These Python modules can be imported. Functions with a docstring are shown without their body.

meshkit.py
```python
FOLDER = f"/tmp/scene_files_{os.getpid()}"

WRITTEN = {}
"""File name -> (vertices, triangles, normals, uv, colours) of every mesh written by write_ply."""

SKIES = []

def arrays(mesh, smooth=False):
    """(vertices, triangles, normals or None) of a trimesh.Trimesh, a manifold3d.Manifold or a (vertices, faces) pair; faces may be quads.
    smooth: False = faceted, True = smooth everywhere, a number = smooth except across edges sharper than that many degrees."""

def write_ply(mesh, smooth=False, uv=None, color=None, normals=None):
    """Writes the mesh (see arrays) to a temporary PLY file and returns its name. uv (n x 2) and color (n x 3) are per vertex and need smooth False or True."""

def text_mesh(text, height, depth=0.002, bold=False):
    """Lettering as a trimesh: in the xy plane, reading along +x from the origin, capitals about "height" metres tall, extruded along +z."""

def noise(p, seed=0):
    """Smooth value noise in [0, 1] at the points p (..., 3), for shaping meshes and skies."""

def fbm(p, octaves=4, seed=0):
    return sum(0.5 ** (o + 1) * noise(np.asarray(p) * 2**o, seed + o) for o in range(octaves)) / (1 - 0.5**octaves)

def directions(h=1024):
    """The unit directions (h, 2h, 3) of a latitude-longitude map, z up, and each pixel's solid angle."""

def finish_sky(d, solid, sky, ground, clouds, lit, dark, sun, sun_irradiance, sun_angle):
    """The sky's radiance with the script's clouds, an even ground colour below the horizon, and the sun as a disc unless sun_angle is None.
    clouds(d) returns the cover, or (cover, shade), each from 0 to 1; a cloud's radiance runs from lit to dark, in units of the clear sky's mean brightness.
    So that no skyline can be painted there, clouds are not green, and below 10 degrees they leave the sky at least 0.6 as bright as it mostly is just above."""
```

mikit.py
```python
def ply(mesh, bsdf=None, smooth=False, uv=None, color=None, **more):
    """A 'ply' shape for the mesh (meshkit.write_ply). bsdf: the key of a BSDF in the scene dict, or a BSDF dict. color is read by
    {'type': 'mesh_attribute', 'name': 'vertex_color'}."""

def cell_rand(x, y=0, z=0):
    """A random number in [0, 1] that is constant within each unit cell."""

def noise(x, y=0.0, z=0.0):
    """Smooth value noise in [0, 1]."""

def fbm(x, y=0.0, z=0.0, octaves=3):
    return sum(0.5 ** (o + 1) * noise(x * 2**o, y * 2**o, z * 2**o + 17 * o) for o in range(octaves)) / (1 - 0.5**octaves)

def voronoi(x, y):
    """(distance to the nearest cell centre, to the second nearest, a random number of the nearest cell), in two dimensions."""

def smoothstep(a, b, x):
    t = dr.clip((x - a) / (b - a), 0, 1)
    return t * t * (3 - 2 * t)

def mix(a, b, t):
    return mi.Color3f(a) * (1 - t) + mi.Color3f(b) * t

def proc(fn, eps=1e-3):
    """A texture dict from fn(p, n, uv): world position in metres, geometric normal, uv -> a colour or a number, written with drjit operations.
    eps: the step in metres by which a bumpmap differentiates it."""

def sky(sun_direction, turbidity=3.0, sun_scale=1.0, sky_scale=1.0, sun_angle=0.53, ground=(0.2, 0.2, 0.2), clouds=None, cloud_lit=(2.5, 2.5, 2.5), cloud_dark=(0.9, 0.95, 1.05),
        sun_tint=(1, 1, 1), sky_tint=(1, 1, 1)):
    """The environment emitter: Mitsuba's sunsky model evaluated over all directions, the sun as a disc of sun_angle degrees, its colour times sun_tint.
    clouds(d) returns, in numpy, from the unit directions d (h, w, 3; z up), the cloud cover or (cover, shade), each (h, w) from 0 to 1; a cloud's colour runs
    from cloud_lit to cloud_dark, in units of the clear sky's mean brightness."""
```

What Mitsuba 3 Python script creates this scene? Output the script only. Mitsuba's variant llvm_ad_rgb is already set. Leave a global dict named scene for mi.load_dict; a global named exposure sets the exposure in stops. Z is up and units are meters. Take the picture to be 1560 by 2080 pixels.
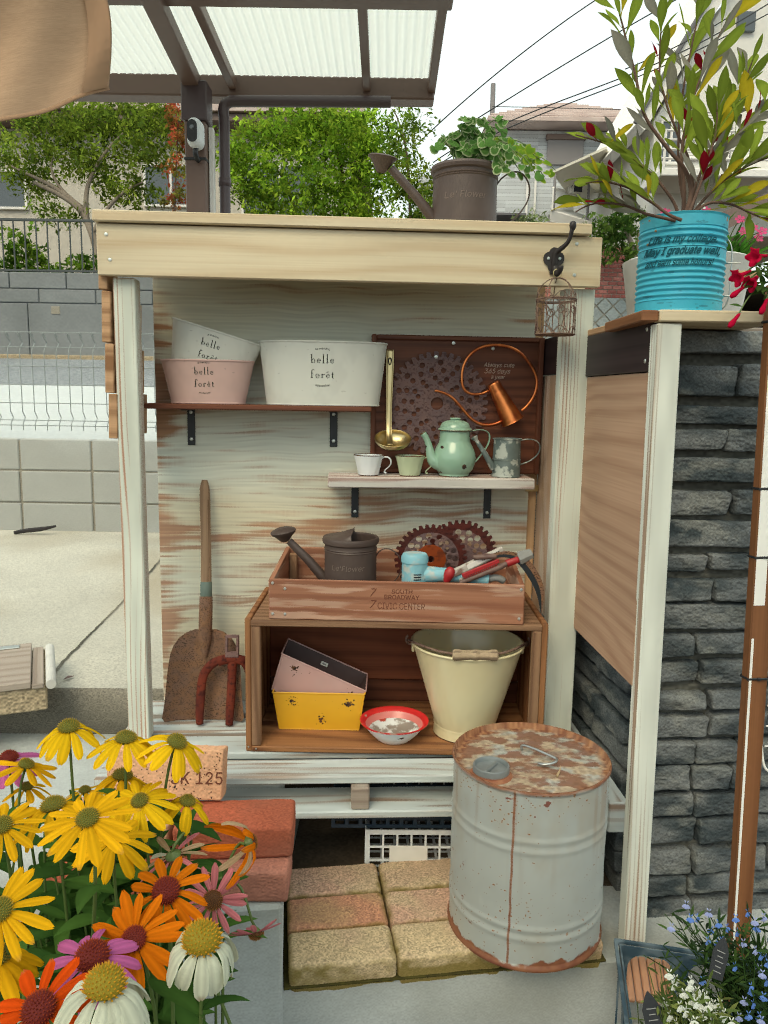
import math, random
import numpy as np, trimesh, manifold3d as m3, shapely
from shapely.geometry import Polygon, Point, LineString, box as sbox
from shapely import affinity
from shapely.ops import unary_union
import drjit as dr, mitsuba as mi, mikit, meshkit
from mikit import noise, fbm, voronoi, smoothstep, mix, cell_rand, proc

T = mi.ScalarTransform4f
scene, labels = {}, {}
PI = math.pi

# ---------------------------------------------------------------- camera, sky, exposure
PITCH, ROLL = math.radians(8.5), 0.0165
fwd = np.array([0, math.cos(PITCH), -math.sin(PITCH)])
up0 = np.array([0, math.sin(PITCH), math.cos(PITCH)])
up = up0 * math.cos(ROLL) - np.array([1.0, 0, 0]) * math.sin(ROLL)
eye = np.array([0, 0, 1.45])
scene['camera'] = {'type': 'perspective', 'fov': 53.03, 'fov_axis': 'x', 'near_clip': 0.05, 'far_clip': 900.0,
                   'to_world': T().look_at(origin=eye.tolist(), target=(eye + fwd).tolist(), up=up.tolist())}


def cloud_cover(d):
    c = meshkit.fbm(d * np.array([3.0, 3.0, 5.0]) + 7.3, 4)
    return np.clip(0.88 + 0.35 * (c - 0.5), 0, 1), np.clip(0.25 + 0.9 * (c - 0.5), 0, 1)


scene['sky'] = mikit.sky((-0.28, -0.72, 0.80), turbidity=4, sun_scale=0.31, sky_scale=1.0, sun_angle=32, ground=(0.25, 0.25, 0.23),
                         clouds=cloud_cover, cloud_lit=(2.45, 2.68, 2.48), cloud_dark=(1.7, 1.8, 1.72), sun_tint=(0.97, 1.0, 0.93))
exposure = 2.28

# ---------------------------------------------------------------- helpers
rnd = random.Random(11)
nrng = np.random.default_rng(11)


def fr(org, yaw=0.0, pitch=0.0, roll=0.0):
    """4x4 placing frame: yaw about z, then pitch about x, then roll about y."""
    cy, sy, cp, sp, cr, sr = math.cos(yaw), math.sin(yaw), math.cos(pitch), math.sin(pitch), math.cos(roll), math.sin(roll)
    Z = np.array([[cy, -sy, 0], [sy, cy, 0], [0, 0, 1]])
    X = np.array([[1, 0, 0], [0, cp, -sp], [0, sp, cp]])
    Yy = np.array([[cr, 0, sr], [0, 1, 0], [-sr, 0, cr]])
    m = np.eye(4)
    m[:3, :3], m[:3, 3] = Z @ X @ Yy, org
    return m


I4 = np.eye(4)
D2R = PI / 180
LF = fr((-0.08, 1.69, 0.66), 3.2 * D2R)           # the shed: x along its front, y inwards, z up from the pallet deck


def fresh(key):
    if key not in scene and key not in labels and not any(k.startswith(key + '__') for k in scene):
        return key
    i = 1
    while True:
        k = f'{key}_{i:03d}'
        if k not in scene and k not in labels and not any(q.startswith(k + '__') for q in scene):
            return k
        i += 1


COUNT = {}


def part(parent, name):
    """The next free key for a part called name under parent."""
    base = f'{parent}__{name}'
    n = COUNT.get(base, -1) + 1
    COUNT[base] = n
    return base if n == 0 else f'{base}_{n:03d}'


def tag(key, label, cat=None, group=None, kind=None):
    d = {'label': label}
    if cat:
        d['category'] = cat
    if group:
        d['group'] = group
    if kind:
        d['kind'] = kind
    labels[key] = {**labels.get(key, {}), **d}
    return key


def thing(name, label, cat, group=None):
    return tag(fresh(name), label, cat, group)


def raw(mesh):
    if isinstance(mesh, trimesh.Trimesh):
        return mesh
    if hasattr(mesh, 'to_mesh'):
        m = mesh.to_mesh()
        return trimesh.Trimesh(m.vert_properties[:, :3], m.tri_verts, process=False)
    return trimesh.Trimesh(np.asarray(mesh[0], float), np.asarray(mesh[1], int), process=False)


def moved(mesh, M):
    m = raw(mesh).copy()
    m.vertices = m.vertices @ M[:3, :3].T + M[:3, 3]
    if np.linalg.det(M[:3, :3]) < 0:
        m.faces = m.faces[:, ::-1]
    return m


def add(key, mesh, mat, M=I4, smooth=35, uv=None, color=None, **kw):
    scene[key] = mikit.ply(moved(mesh, M), mat, smooth=smooth, uv=uv, color=color, **kw)
    return key


def cat(ms):
    return trimesh.util.concatenate([raw(m) for m in ms])


def hullbox(lx, ly, lz, b=0.002):
    """A chamfered box centred at the origin."""
    b = min(b, lx / 3, ly / 3, lz / 3)
    h = np.array([lx, ly, lz]) / 2
    pts = []
    for s in np.ndindex(2, 2, 2):
        sg = np.array(s) * 2 - 1
        for k in range(3):
            q = sg * (h - b)
            q[k] = sg[k] * h[k]
            pts.append(q)
    return trimesh.convex.convex_hull(np.array(pts))


def rbox(lx, ly, lz, r, seg=6):
    s = m3.Manifold.sphere(r, 4 * ((seg + 1) // 2 * 1))
    hx, hy, hz = lx / 2 - r, ly / 2 - r, lz / 2 - r
    return m3.Manifold.batch_hull([s.translate((a * hx, b * hy, c * hz)) for a in (-1, 1) for b in (-1, 1) for c in (-1, 1)])


def boxuv(mesh, axis, rng=rnd):
    """Splits the faces and lays uv in metres: u along the grain (axis), v across; a random offset makes each plank its own."""
    m = raw(mesh)
    v = m.vertices[m.faces.ravel()]
    f = np.arange(len(v)).reshape(-1, 3)
    n = np.repeat(m.face_normals, 3, 0)
    o = [k for k in range(3) if k != axis]
    u = v[:, axis].copy()
    w = np.where(np.abs(n[:, o[0]]) > np.abs(n[:, o[1]]), v[:, o[1]] + 0.07, v[:, o[0]])
    end = np.abs(n[:, axis]) > 0.7
    u = np.where(end, v[:, o[0]] * 0.3 + 0.5, u)
    w = np.where(end, v[:, o[1]], w)
    a, b = rng.uniform(0, 20), rng.uniform(0, 20)
    return trimesh.Trimesh(v, f, process=False), np.stack([u + a, w + b], 1)


def plank(key, lo, hi, mat, M=LF, axis=None, b=0.002, tilt=None):
    lo, hi = np.array(lo, float), np.array(hi, float)
    s = hi - lo
    axis = int(np.argmax(s)) if axis is None else axis
    m, uv = boxuv(hullbox(*s, b), axis)
    c = (lo + hi) / 2
    N = np.eye(4)
    N[:3, 3] = c
    if tilt is not None:
        N = N @ tilt
    scene[key] = mikit.ply(moved(m, M @ N), mat, smooth=False, uv=uv)
    return key


def lathe(prof, n=48, closed=False):
    """Revolves [(r, z), ...] round z; radii of 0 close it."""
    p = np.array(prof, float)
    a = np.arange(n) * 2 * PI / n
    v = np.stack([p[:, None, 0] * np.cos(a), p[:, None, 0] * np.sin(a), np.repeat(p[:, 1:], n, 1)], -1).reshape(-1, 3)
    i, j = np.meshgrid(np.arange(len(p) - 1), np.arange(n), indexing='ij')
    q = np.stack([i * n + j, i * n + (j + 1) % n, (i + 1) * n + (j + 1) % n, (i + 1) * n + j], -1).reshape(-1, 4)
    m = trimesh.Trimesh(v, np.vstack([q[:, [0, 1, 2]], q[:, [0, 2, 3]]]), process=False)
    m.merge_vertices(digits_vertex=7)
    m.update_faces(m.nondegenerate_faces())
    return m


def smoothpath(pts, n=24):
    p = np.array(pts, float)
    if len(p) < 3:
        return p
    from scipy.interpolate import CubicSpline
    d = np.r_[0, np.cumsum(np.linalg.norm(np.diff(p, axis=0), axis=1) ** 0.7)]
    return CubicSpline(d, p)(np.linspace(0, d[-1], n))


def tube(pts, r, sides=10, cap=True, flat=1.0, nrm=None):
    """A swept tube; r a number or one radius per point. flat squashes it along the binormal."""
    p = np.array(pts, float)
    n = len(p)
    r = np.broadcast_to(np.asarray(r, float), (n,)) if np.ndim(r) == 0 or len(r) == n else np.interp(np.linspace(0, 1, n), np.linspace(0, 1, len(r)), r)
    t = np.gradient(p, axis=0)
    t /= np.linalg.norm(t, axis=1, keepdims=True) + 1e-12
    a = np.array(nrm, float) if nrm is not None else (np.array([0, 0, 1.0]) if abs(t[0, 2]) < 0.9 else np.array([1.0, 0, 0]))
    vs = []
    ang = np.arange(sides) * 2 * PI / sides
    for k in range(n):
        a = a - t[k] * (a @ t[k])
        a /= np.linalg.norm(a) + 1e-12
        b = np.cross(t[k], a)
        vs.append(p[k] + r[k] * (np.cos(ang)[:, None] * a + flat * np.sin(ang)[:, None] * b))
    v = np.vstack(vs)
    i, j = np.meshgrid(np.arange(n - 1), np.arange(sides), indexing='ij')
    q = np.stack([i * sides + j, i * sides + (j + 1) % sides, (i + 1) * sides + (j + 1) % sides, (i + 1) * sides + j], -1).reshape(-1, 4)
    f = np.vstack([q[:, [0, 1, 2]], q[:, [0, 2, 3]]])
    if cap:
        v = np.vstack([v, p[0], p[-1]])
        k = np.arange(sides)
        f = np.vstack([f, np.stack([k * 0 + n * sides, (k + 1) % sides, k], 1), np.stack([k * 0 + n * sides + 1, (n - 1) * sides + k, (n - 1) * sides + (k + 1) % sides], 1)])
    return trimesh.Trimesh(v, f, process=False)


def ring(c, rx, ry, r, n=40, sides=8):
    """A closed torus-like wire, elliptical, in the xy plane."""
    a = np.linspace(0, 2 * PI, n + 1)
    return tube(np.stack([c[0] + rx * np.cos(a), c[1] + ry * np.sin(a), a * 0 + c[2]], 1), r, sides, cap=False)


def slab(poly, h):
    g = [trimesh.creation.extrude_polygon(q, h, engine='earcut') for q in getattr(poly, 'geoms', [poly])]
    return cat(g)


def upright(mesh, c=(0, 0, 0)):
    """A flat extrusion from the xy plane stood up: x stays, y becomes z, its thickness goes to -y (towards the viewer)."""
    m = raw(mesh).copy()
    v = m.vertices
    m.vertices = np.stack([v[:, 0] + c[0], -v[:, 2] + c[1], v[:, 1] + c[2]], 1)
    return m


def text(s, h, depth=0.0006, shear=0.0, bold=False, sx=1.0, arc=None):
    """Lettering centred on the origin in the xy plane, optionally sheared, squeezed, or bent on an arc."""
    m = meshkit.text_mesh(s, h, depth, bold)
    v = m.vertices.copy()
    v[:, 0] -= (v[:, 0].min() + v[:, 0].max()) / 2
    v[:, 0] = v[:, 0] * sx + v[:, 1] * shear
    if arc:
        a = v[:, 0] / arc
        rr = arc + v[:, 1] if arc > 0 else arc + v[:, 1]
        v[:, 0], v[:, 1] = rr * np.sin(a), rr * np.cos(a) - arc
    m.vertices = v
    return m


def wrap(mesh, fn, edge=0.006):
    """Lays an upright text mesh (x, z; y = 0 towards the viewer) on the surface y = fn(x, z)."""
    m = raw(mesh)
    v, f = trimesh.remesh.subdivide_to_size(m.vertices, m.faces, edge, max_iter=12)
    v = np.array(v)
    v[:, 1] = v[:, 1] + fn(v[:, 0], v[:, 2])
    return trimesh.Trimesh(v, f, process=False)


def screw(parent, x, y, z, M=LF, r=0.0042, name='screw'):
    """A small cross-head screw whose head faces -y."""
    head = lathe([(0, 0.0012), (r * 0.35, 0.0012), (r * 0.4, 0.0016), (r * 0.8, 0.0013), (r, 0), (0, 0)], 14)
    return add(part(parent, name), upright(head, (x, y, z)), 'zinc', M, smooth=30)

# ---------------------------------------------------------------- materials
def tex(c):
    if callable(c):
        return proc(c)
    if isinstance(c, str):
        return {'type': 'mesh_attribute', 'name': 'vertex_color'}
    return {'type': 'rgb', 'value': list(map(float, c))}


def P(name, col, rough=0.6, metal=0.0, spec=0.5, bump=None, bscale=0.001, eps=1e-3, **kw):
    b = {'type': 'principled', 'base_color': tex(col), 'roughness': proc(rough) if callable(rough) else float(rough),
         'metallic': proc(metal) if callable(metal) else float(metal), 'specular': float(spec), **kw}
    b = {'type': 'twosided', 'bsdf': b}
    if bump:
        b = {'type': 'bumpmap', 'arbitrary': proc(bump, eps), 'scale': float(bscale), 'bsdf': b}
    scene[name] = b


def leafmat(name, col, trans=0.9, rough=0.45):
    scene[name] = {'type': 'principledthin', 'base_color': tex(col), 'roughness': float(rough), 'diff_trans': float(trans), 'spec_trans': 0.0, 'eta': 1.45}


def grain(u, v, rings, warp, fine=420.0):
    w = noise(u * warp[0], v * warp[1]) * warp[2] + noise(u * 4, v * 18) * 0.5
    g = dr.sin((v * rings + w) * 6.283) * 0.5 + 0.5
    return g, noise(u * 7, v * fine)


def wood(name, base, dark, rings=28, contrast=0.7, paint=None, pa=(0.4, 0.6), ps=(5, 40), wash=0.25, rough=0.7, knot=0.0, bump=0.0005, shade=0.35, bands=1.0, warp=(1.3, 7, 2.4)):
    def fn(p, n, uv):
        u, v = uv.x, uv.y
        g, s = grain(u, v, rings, warp)
        t = g * g * 0.62 * bands + s * 0.38
        if knot:
            d, _, r = voronoi(u * 2.3, v * 7)
            k = smoothstep(0.2, 0.05, d) * dr.select(r > 1 - knot, 1.0, 0.0)
            t = dr.maximum(t, k * 1.35)
        c = mix(base, dark, dr.clip(t * contrast, 0, 1))
        c = c * (1 - shade / 2 + shade * fbm(u * 2.2, v * 6))
        if paint is not None:
            m = smoothstep(pa[0], pa[1], fbm(u * ps[0], v * ps[1]) - wash * (g * g - 0.3) - 0.12 * (s - 0.5))
            c = mix(c, mi.Color3f(paint) * (0.86 + 0.28 * noise(u * 9, v * 60)), m)
        return c

    def h(p, n, uv):
        g, s = grain(uv.x, uv.y, rings, warp)
        return 0.5 * g + 0.5 * s
    P(name, fn, rough, spec=0.3, bump=h if bump else None, bscale=bump or 0.0)


wood('pine', (0.62, 0.545, 0.39), (0.44, 0.31, 0.17), 24, 0.66, rough=0.6, shade=0.40, warp=(1.1, 6, 3.0), knot=0.05)
wood('white_post', (0.50, 0.36, 0.28), (0.36, 0.20, 0.14), 120, 0.5, paint=(0.56, 0.60, 0.53), pa=(0.10, 0.46), ps=(1.3, 24), wash=0.30)
wood('white_grain', (0.46, 0.31, 0.23), (0.33, 0.17, 0.11), 105, 0.7, paint=(0.56, 0.60, 0.53), pa=(0.12, 0.46), ps=(1.2, 26), wash=0.42, warp=(2.2, 16, 2.2))
wood('white_rail', (0.36, 0.27, 0.20), (0.26, 0.17, 0.12), 110, 0.6, paint=(0.58, 0.61, 0.55), pa=(0.27, 0.50), ps=(0.9, 30), wash=0.12)
wood('pallet_wood', (0.36, 0.29, 0.235), (0.20, 0.145, 0.11), 40, 0.7, paint=(0.47, 0.525, 0.525), pa=(0.18, 0.52), ps=(4, 36), wash=0.16, knot=0.06)
wood('grey_wood', (0.36, 0.31, 0.26), (0.20, 0.15, 0.12), 26, 0.8, knot=0.06)
wood('shelf_wood', (0.40, 0.31, 0.28), (0.22, 0.14, 0.11), 30, 0.8, paint=(0.52, 0.51, 0.48), pa=(0.38, 0.60), ps=(4, 50), wash=0.25)
wood('dark_wood', (0.165, 0.058, 0.030), (0.065, 0.020, 0.011), 30, 0.85, rough=0.5)
wood('black_wood', (0.030, 0.020, 0.022), (0.012, 0.008, 0.010), 30, 0.7, rough=0.45)
wood('red_wood', (0.33, 0.155, 0.092), (0.16, 0.055, 0.030), 26, 0.75, paint=(0.40, 0.25, 0.18), pa=(0.5, 0.72), ps=(10, 90), wash=0.2)
wood('box_wood', (0.31, 0.145, 0.060), (0.10, 0.038, 0.018), 20, 0.85, knot=0.05)
wood('box_edge', (0.28, 0.165, 0.095), (0.11, 0.055, 0.03), 34, 0.9, knot=0.05)
wood('ply_wood', (0.41, 0.27, 0.185), (0.25, 0.14, 0.085), 24, 0.80, rough=0.7, shade=0.42, bands=0.8, warp=(2.6, 4.2, 3.8))
wood('raw_wood', (0.62, 0.42, 0.24), (0.40, 0.22, 0.10), 26, 0.7, knot=0.05)
wood('slat_wood', (0.48, 0.30, 0.17), (0.22, 0.11, 0.05), 26, 0.9, knot=0.14)
wood('brown_post', (0.22, 0.095, 0.040), (0.10, 0.038, 0.016), 26, 0.7, rough=0.5)
wood('tool_handle', (0.30, 0.20, 0.125), (0.13, 0.078, 0.045), 40, 0.9)
wood('grip_wood', (0.40, 0.31, 0.20), (0.14, 0.10, 0.07), 60, 1.0)


def panel_color(p, n, uv):
    """Back panel: brown ply under uneven brush strokes of off-white paint; u along x, v up, in metres from the lower left corner."""
    u, v = uv.x, uv.y
    w = v + 0.030 * noise(u * 2.6, v * 4) + 0.008 * noise(u * 11, v * 12)
    s = 0.42 * fbm(u * 3.2, w * 13, octaves=3) + 0.36 * fbm(u * 5.5 + 3, w * 52, octaves=2) + 0.22 * noise(u * 12, w * 150)
    br = noise(u * 9, w * 300)
    gr = noise(u * 330, v * 22)
    edge = smoothstep(0.09, 0.0, u) * (fbm(u * 8, v * 10) - 0.2) * 0.60
    patch = (fbm(u * 1.7 + 3.1, v * 2.6 + 1.7) - 0.5) * 0.40
    m = smoothstep(0.28, 0.55, s - edge + patch + 0.13 * (br - 0.5) + 0.03 * (gr - 0.5) + 0.115)
    under = mix((0.40, 0.225, 0.13), (0.34, 0.215, 0.15), noise(u * 3, v * 6)) * (0.85 + 0.3 * br)
    white = mix((0.60, 0.64, 0.56), (0.57, 0.55, 0.42), smoothstep(0.3, 0.7, fbm(u * 1.2 + 9, w * 6 + 2)))
    return mix(under, white * (0.90 + 0.2 * br), m * 0.94)


def panel_bump(p, n, uv):
    w = uv.y + 0.022 * noise(uv.x * 3, uv.y * 4)
    return 0.7 * fbm(uv.x * 2.1, w * 19) + 0.4 * noise(uv.x * 7, w * 260) + 0.15 * noise(uv.x * 240, uv.y * 14)


P('panel_paint', panel_color, 0.75, spec=0.25, bump=panel_bump, bscale=0.0014)


def concrete(name, col, var=0.25, scale=9.0, fine=260.0, grit=0.25, stain=None, sa=(0.55, 0.75), bump=0.0012):
    def fn(p, n, uv):
        a = fbm(p.x * scale, p.y * scale, p.z * scale, octaves=4)
        g = noise(p.x * fine, p.y * fine, p.z * fine)
        c = mi.Color3f(col) * (1 - var / 2 + var * a) * (1 - grit / 2 + grit * g)
        if stain is not None:
            c = mix(c, stain, 0.75 * smoothstep(sa[0], sa[1], fbm(p.x * scale * 0.37 + 5, p.y * scale * 0.37, p.z * scale * 0.22, octaves=4)))
        return c

    def h(p, n, uv):
        return noise(p.x * fine, p.y * fine, p.z * fine) + 0.8 * noise(p.x * fine / 5, p.y * fine / 5, p.z * fine / 5)
    P(name, fn, 0.85, spec=0.25, bump=h if bump else None, bscale=bump or 0)


concrete('ledge_concrete', (0.42, 0.455, 0.45), 0.5, 7, 320, 0.25, stain=(0.22, 0.225, 0.19), sa=(0.44, 0.74), bump=0.0006)
concrete('slab_concrete', (0.41, 0.40, 0.345), 0.42, 3.5, 240, 0.40, stain=(0.31, 0.27, 0.195), sa=(0.38, 0.66), bump=0.0018)
concrete('curb_concrete', (0.20, 0.185, 0.15), 0.5, 12, 340, 0.9, stain=(0.06, 0.06, 0.05), sa=(0.40, 0.68), bump=0.004)
concrete('block_concrete', (0.40, 0.425, 0.42), 0.42, 5, 230, 0.35, stain=(0.33, 0.335, 0.31), sa=(0.46, 0.72), bump=0.0012)
concrete('mortar', (0.27, 0.25, 0.205), 0.4, 14, 180, 0.35, bump=0.002)
concrete('road_concrete', (0.40, 0.43, 0.43), 0.16, 1.2, 60, 0.12, bump=None)
concrete('asphalt', (0.165, 0.18, 0.19), 0.35, 1.5, 45, 0.9, bump=None)
concrete('old_wall', (0.20, 0.215, 0.22), 0.5, 1.6, 40, 0.2, stain=(0.06, 0.065, 0.06), sa=(0.42, 0.72), bump=None)
concrete('pillar_mortar', (0.105, 0.105, 0.09), 0.6, 20, 150, 0.8, bump=0.004)
concrete('soil', (0.065, 0.05, 0.035), 0.6, 20, 200, 0.7, bump=0.003)
concrete('aggregate', (0.36, 0.29, 0.19), 0.3, 30, 210, 1.2, bump=0.004)
concrete('tan_brick', (0.56, 0.32, 0.19), 0.35, 22, 300, 0.45, stain=(0.50, 0.24, 0.12), sa=(0.5, 0.8), bump=0.0016)
concrete('red_brick', (0.36, 0.095, 0.050), 0.5, 16, 330, 0.5, stain=(0.22, 0.09, 0.06), sa=(0.52, 0.8), bump=0.0016)
concrete('pink_brick', (0.40, 0.17, 0.12), 0.5, 18, 330, 0.5, stain=(0.22, 0.10, 0.075), sa=(0.5, 0.75), bump=0.0016)
concrete('far_brick', (0.30, 0.10, 0.085), 0.9, 2.6, 60, 0.5, bump=None)
concrete('far_tile', (0.24, 0.27, 0.27), 0.5, 6, 60, 0.4, bump=None)
concrete('plaster', (0.50, 0.47, 0.41), 0.12, 0.6, 12, 0.1, bump=None)
concrete('white_wall', (0.66, 0.655, 0.62), 0.08, 0.7, 12, 0.06, bump=None)


def stone_color(p, n, uv):
    a = fbm(p.x * 11, p.y * 11, p.z * 19, octaves=3)
    g = noise(p.x * 330, p.y * 330, p.z * 330)
    h = noise(p.x * 900 + 3, p.y * 900, p.z * 900)
    lich = smoothstep(0.50, 0.74, fbm(p.x * 22 + 4, p.y * 22, p.z * 30, octaves=3))
    c = mix((0.046, 0.062, 0.070), (0.180, 0.195, 0.198), smoothstep(0.25, 0.72, a))
    c = mix(c, (0.25, 0.26, 0.24), 0.55 * lich)
    return c * (0.34 + 0.66 * g + 0.44 * h)


P('stone', stone_color, 0.85, spec=0.3, bump=lambda p, n, uv: noise(p.x * 210, p.y * 210, p.z * 210) + 1.4 * noise(p.x * 60, p.y * 60, p.z * 75), bscale=0.003)


def paver_fn(base, other):
    def fn(p, n, uv):
        g = noise(p.x * 380, p.y * 380, p.z * 380)
        b = fbm(p.x * 9, p.y * 13, p.z * 9, octaves=3)
        c = mix(base, other, smoothstep(0.35, 0.68, b)) * (0.50 + 0.80 * g)
        e = dr.maximum(dr.abs(uv.x), dr.abs(uv.y))
        moss = smoothstep(0.86, 1.06, e + 0.30 * (fbm(p.x * 40, p.y * 40, p.z * 40) - 0.5) + 0.10 * (fbm(p.x * 6 + 3, p.y * 6) - 0.5))
        return mix(c, (0.17, 0.13, 0.022), 0.85 * moss)
    return fn


PORE = lambda p, n, uv: noise(p.x * 300, p.y * 300, p.z * 300) + noise(p.x * 700, p.y * 700, p.z * 700)
P('paver_tan', paver_fn((0.56, 0.44, 0.27), (0.52, 0.38, 0.255)), 0.9, spec=0.2, bump=PORE, bscale=0.0022)
P('paver_pink', paver_fn((0.55, 0.35, 0.25), (0.53, 0.40, 0.26)), 0.9, spec=0.2, bump=PORE, bscale=0.0022)
P('paver_red', paver_fn((0.53, 0.265, 0.165), (0.47, 0.29, 0.165)), 0.9, spec=0.2, bump=PORE, bscale=0.0022)
P('moss', lambda p, n, uv: mix((0.085, 0.075, 0.018), (0.025, 0.022, 0.012), noise(p.x * 150, p.y * 150, p.z * 150)), 0.95, spec=0.1)

# ------ metals, enamel, paint
def rusty(name, a, b, c, sc=90.0, pit=0.45, bump=0.0009):
    def fn(p, n, uv):
        k = fbm(p.x * sc, p.y * sc, p.z * sc, octaves=3)
        q = fbm(p.x * sc * 0.14 + 2, p.y * sc * 0.14, p.z * sc * 0.14)
        col = mix(a, b, smoothstep(0.3, 0.7, q))
        return mix(col, c, smoothstep(pit, pit + 0.14, k))
    P(name, fn, 0.85, spec=0.25, bump=lambda p, n, uv: noise(p.x * sc * 2, p.y * sc * 2, p.z * sc * 2), bscale=bump)


rusty('blade_rust', (0.185, 0.115, 0.108), (0.150, 0.102, 0.106), (0.110, 0.068, 0.068), 210, 0.52)
rusty('shovel_rust', (0.185, 0.110, 0.078), (0.215, 0.115, 0.062), (0.045, 0.024, 0.017), 430, 0.53, 0.0011)
rusty('red_rust', (0.15, 0.028, 0.014), (0.085, 0.017, 0.012), (0.05, 0.010, 0.008), 160, 0.55)
rusty('tooth_rust', (0.085, 0.018, 0.014), (0.065, 0.020, 0.017), (0.035, 0.008, 0.008), 160, 0.55)
rusty('orange_rust', (0.33, 0.075, 0.012), (0.24, 0.045, 0.01), (0.14, 0.03, 0.01), 60, 0.5, 0.0003)
rusty('cage_rust', (0.24, 0.16, 0.12), (0.16, 0.10, 0.08), (0.09, 0.05, 0.04), 200, 0.55)
P('brown_metal', lambda p, n, uv: mix((0.078, 0.055, 0.047), (0.052, 0.035, 0.030), fbm(p.x * 30, p.y * 30, p.z * 30)), 0.5, spec=0.5)
P('copper', lambda p, n, uv: mix((0.80, 0.27, 0.085), (0.50, 0.13, 0.045), smoothstep(0.3, 0.75, fbm(p.x * 60, p.y * 60, p.z * 25))), 0.34, metal=0.95)
P('brass', (0.56, 0.46, 0.25), 0.33, metal=1.0)
P('zinc', (0.62, 0.66, 0.64), 0.35, metal=0.9)
P('zinc_dull', lambda p, n, uv: mix((0.30, 0.34, 0.35), (0.16, 0.18, 0.18), fbm(p.x * 60, p.y * 60, p.z * 60)), 0.45, metal=0.5)
P('steel', (0.45, 0.48, 0.48), 0.4, metal=0.9)
P('black_iron', (0.022, 0.018, 0.019), 0.5, spec=0.5)
P('bracket_black', (0.014, 0.019, 0.024), 0.4)
def grimy(col, k=0.07):
    return lambda p, n, uv: mi.Color3f(col) * (1 - k * smoothstep(0.45, 0.70, fbm(p.x * 26, p.y * 26, p.z * 14, octaves=4)) - 0.18 * smoothstep(0.78, 0.82, fbm(p.x * 130, p.y * 130, p.z * 130)))


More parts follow.
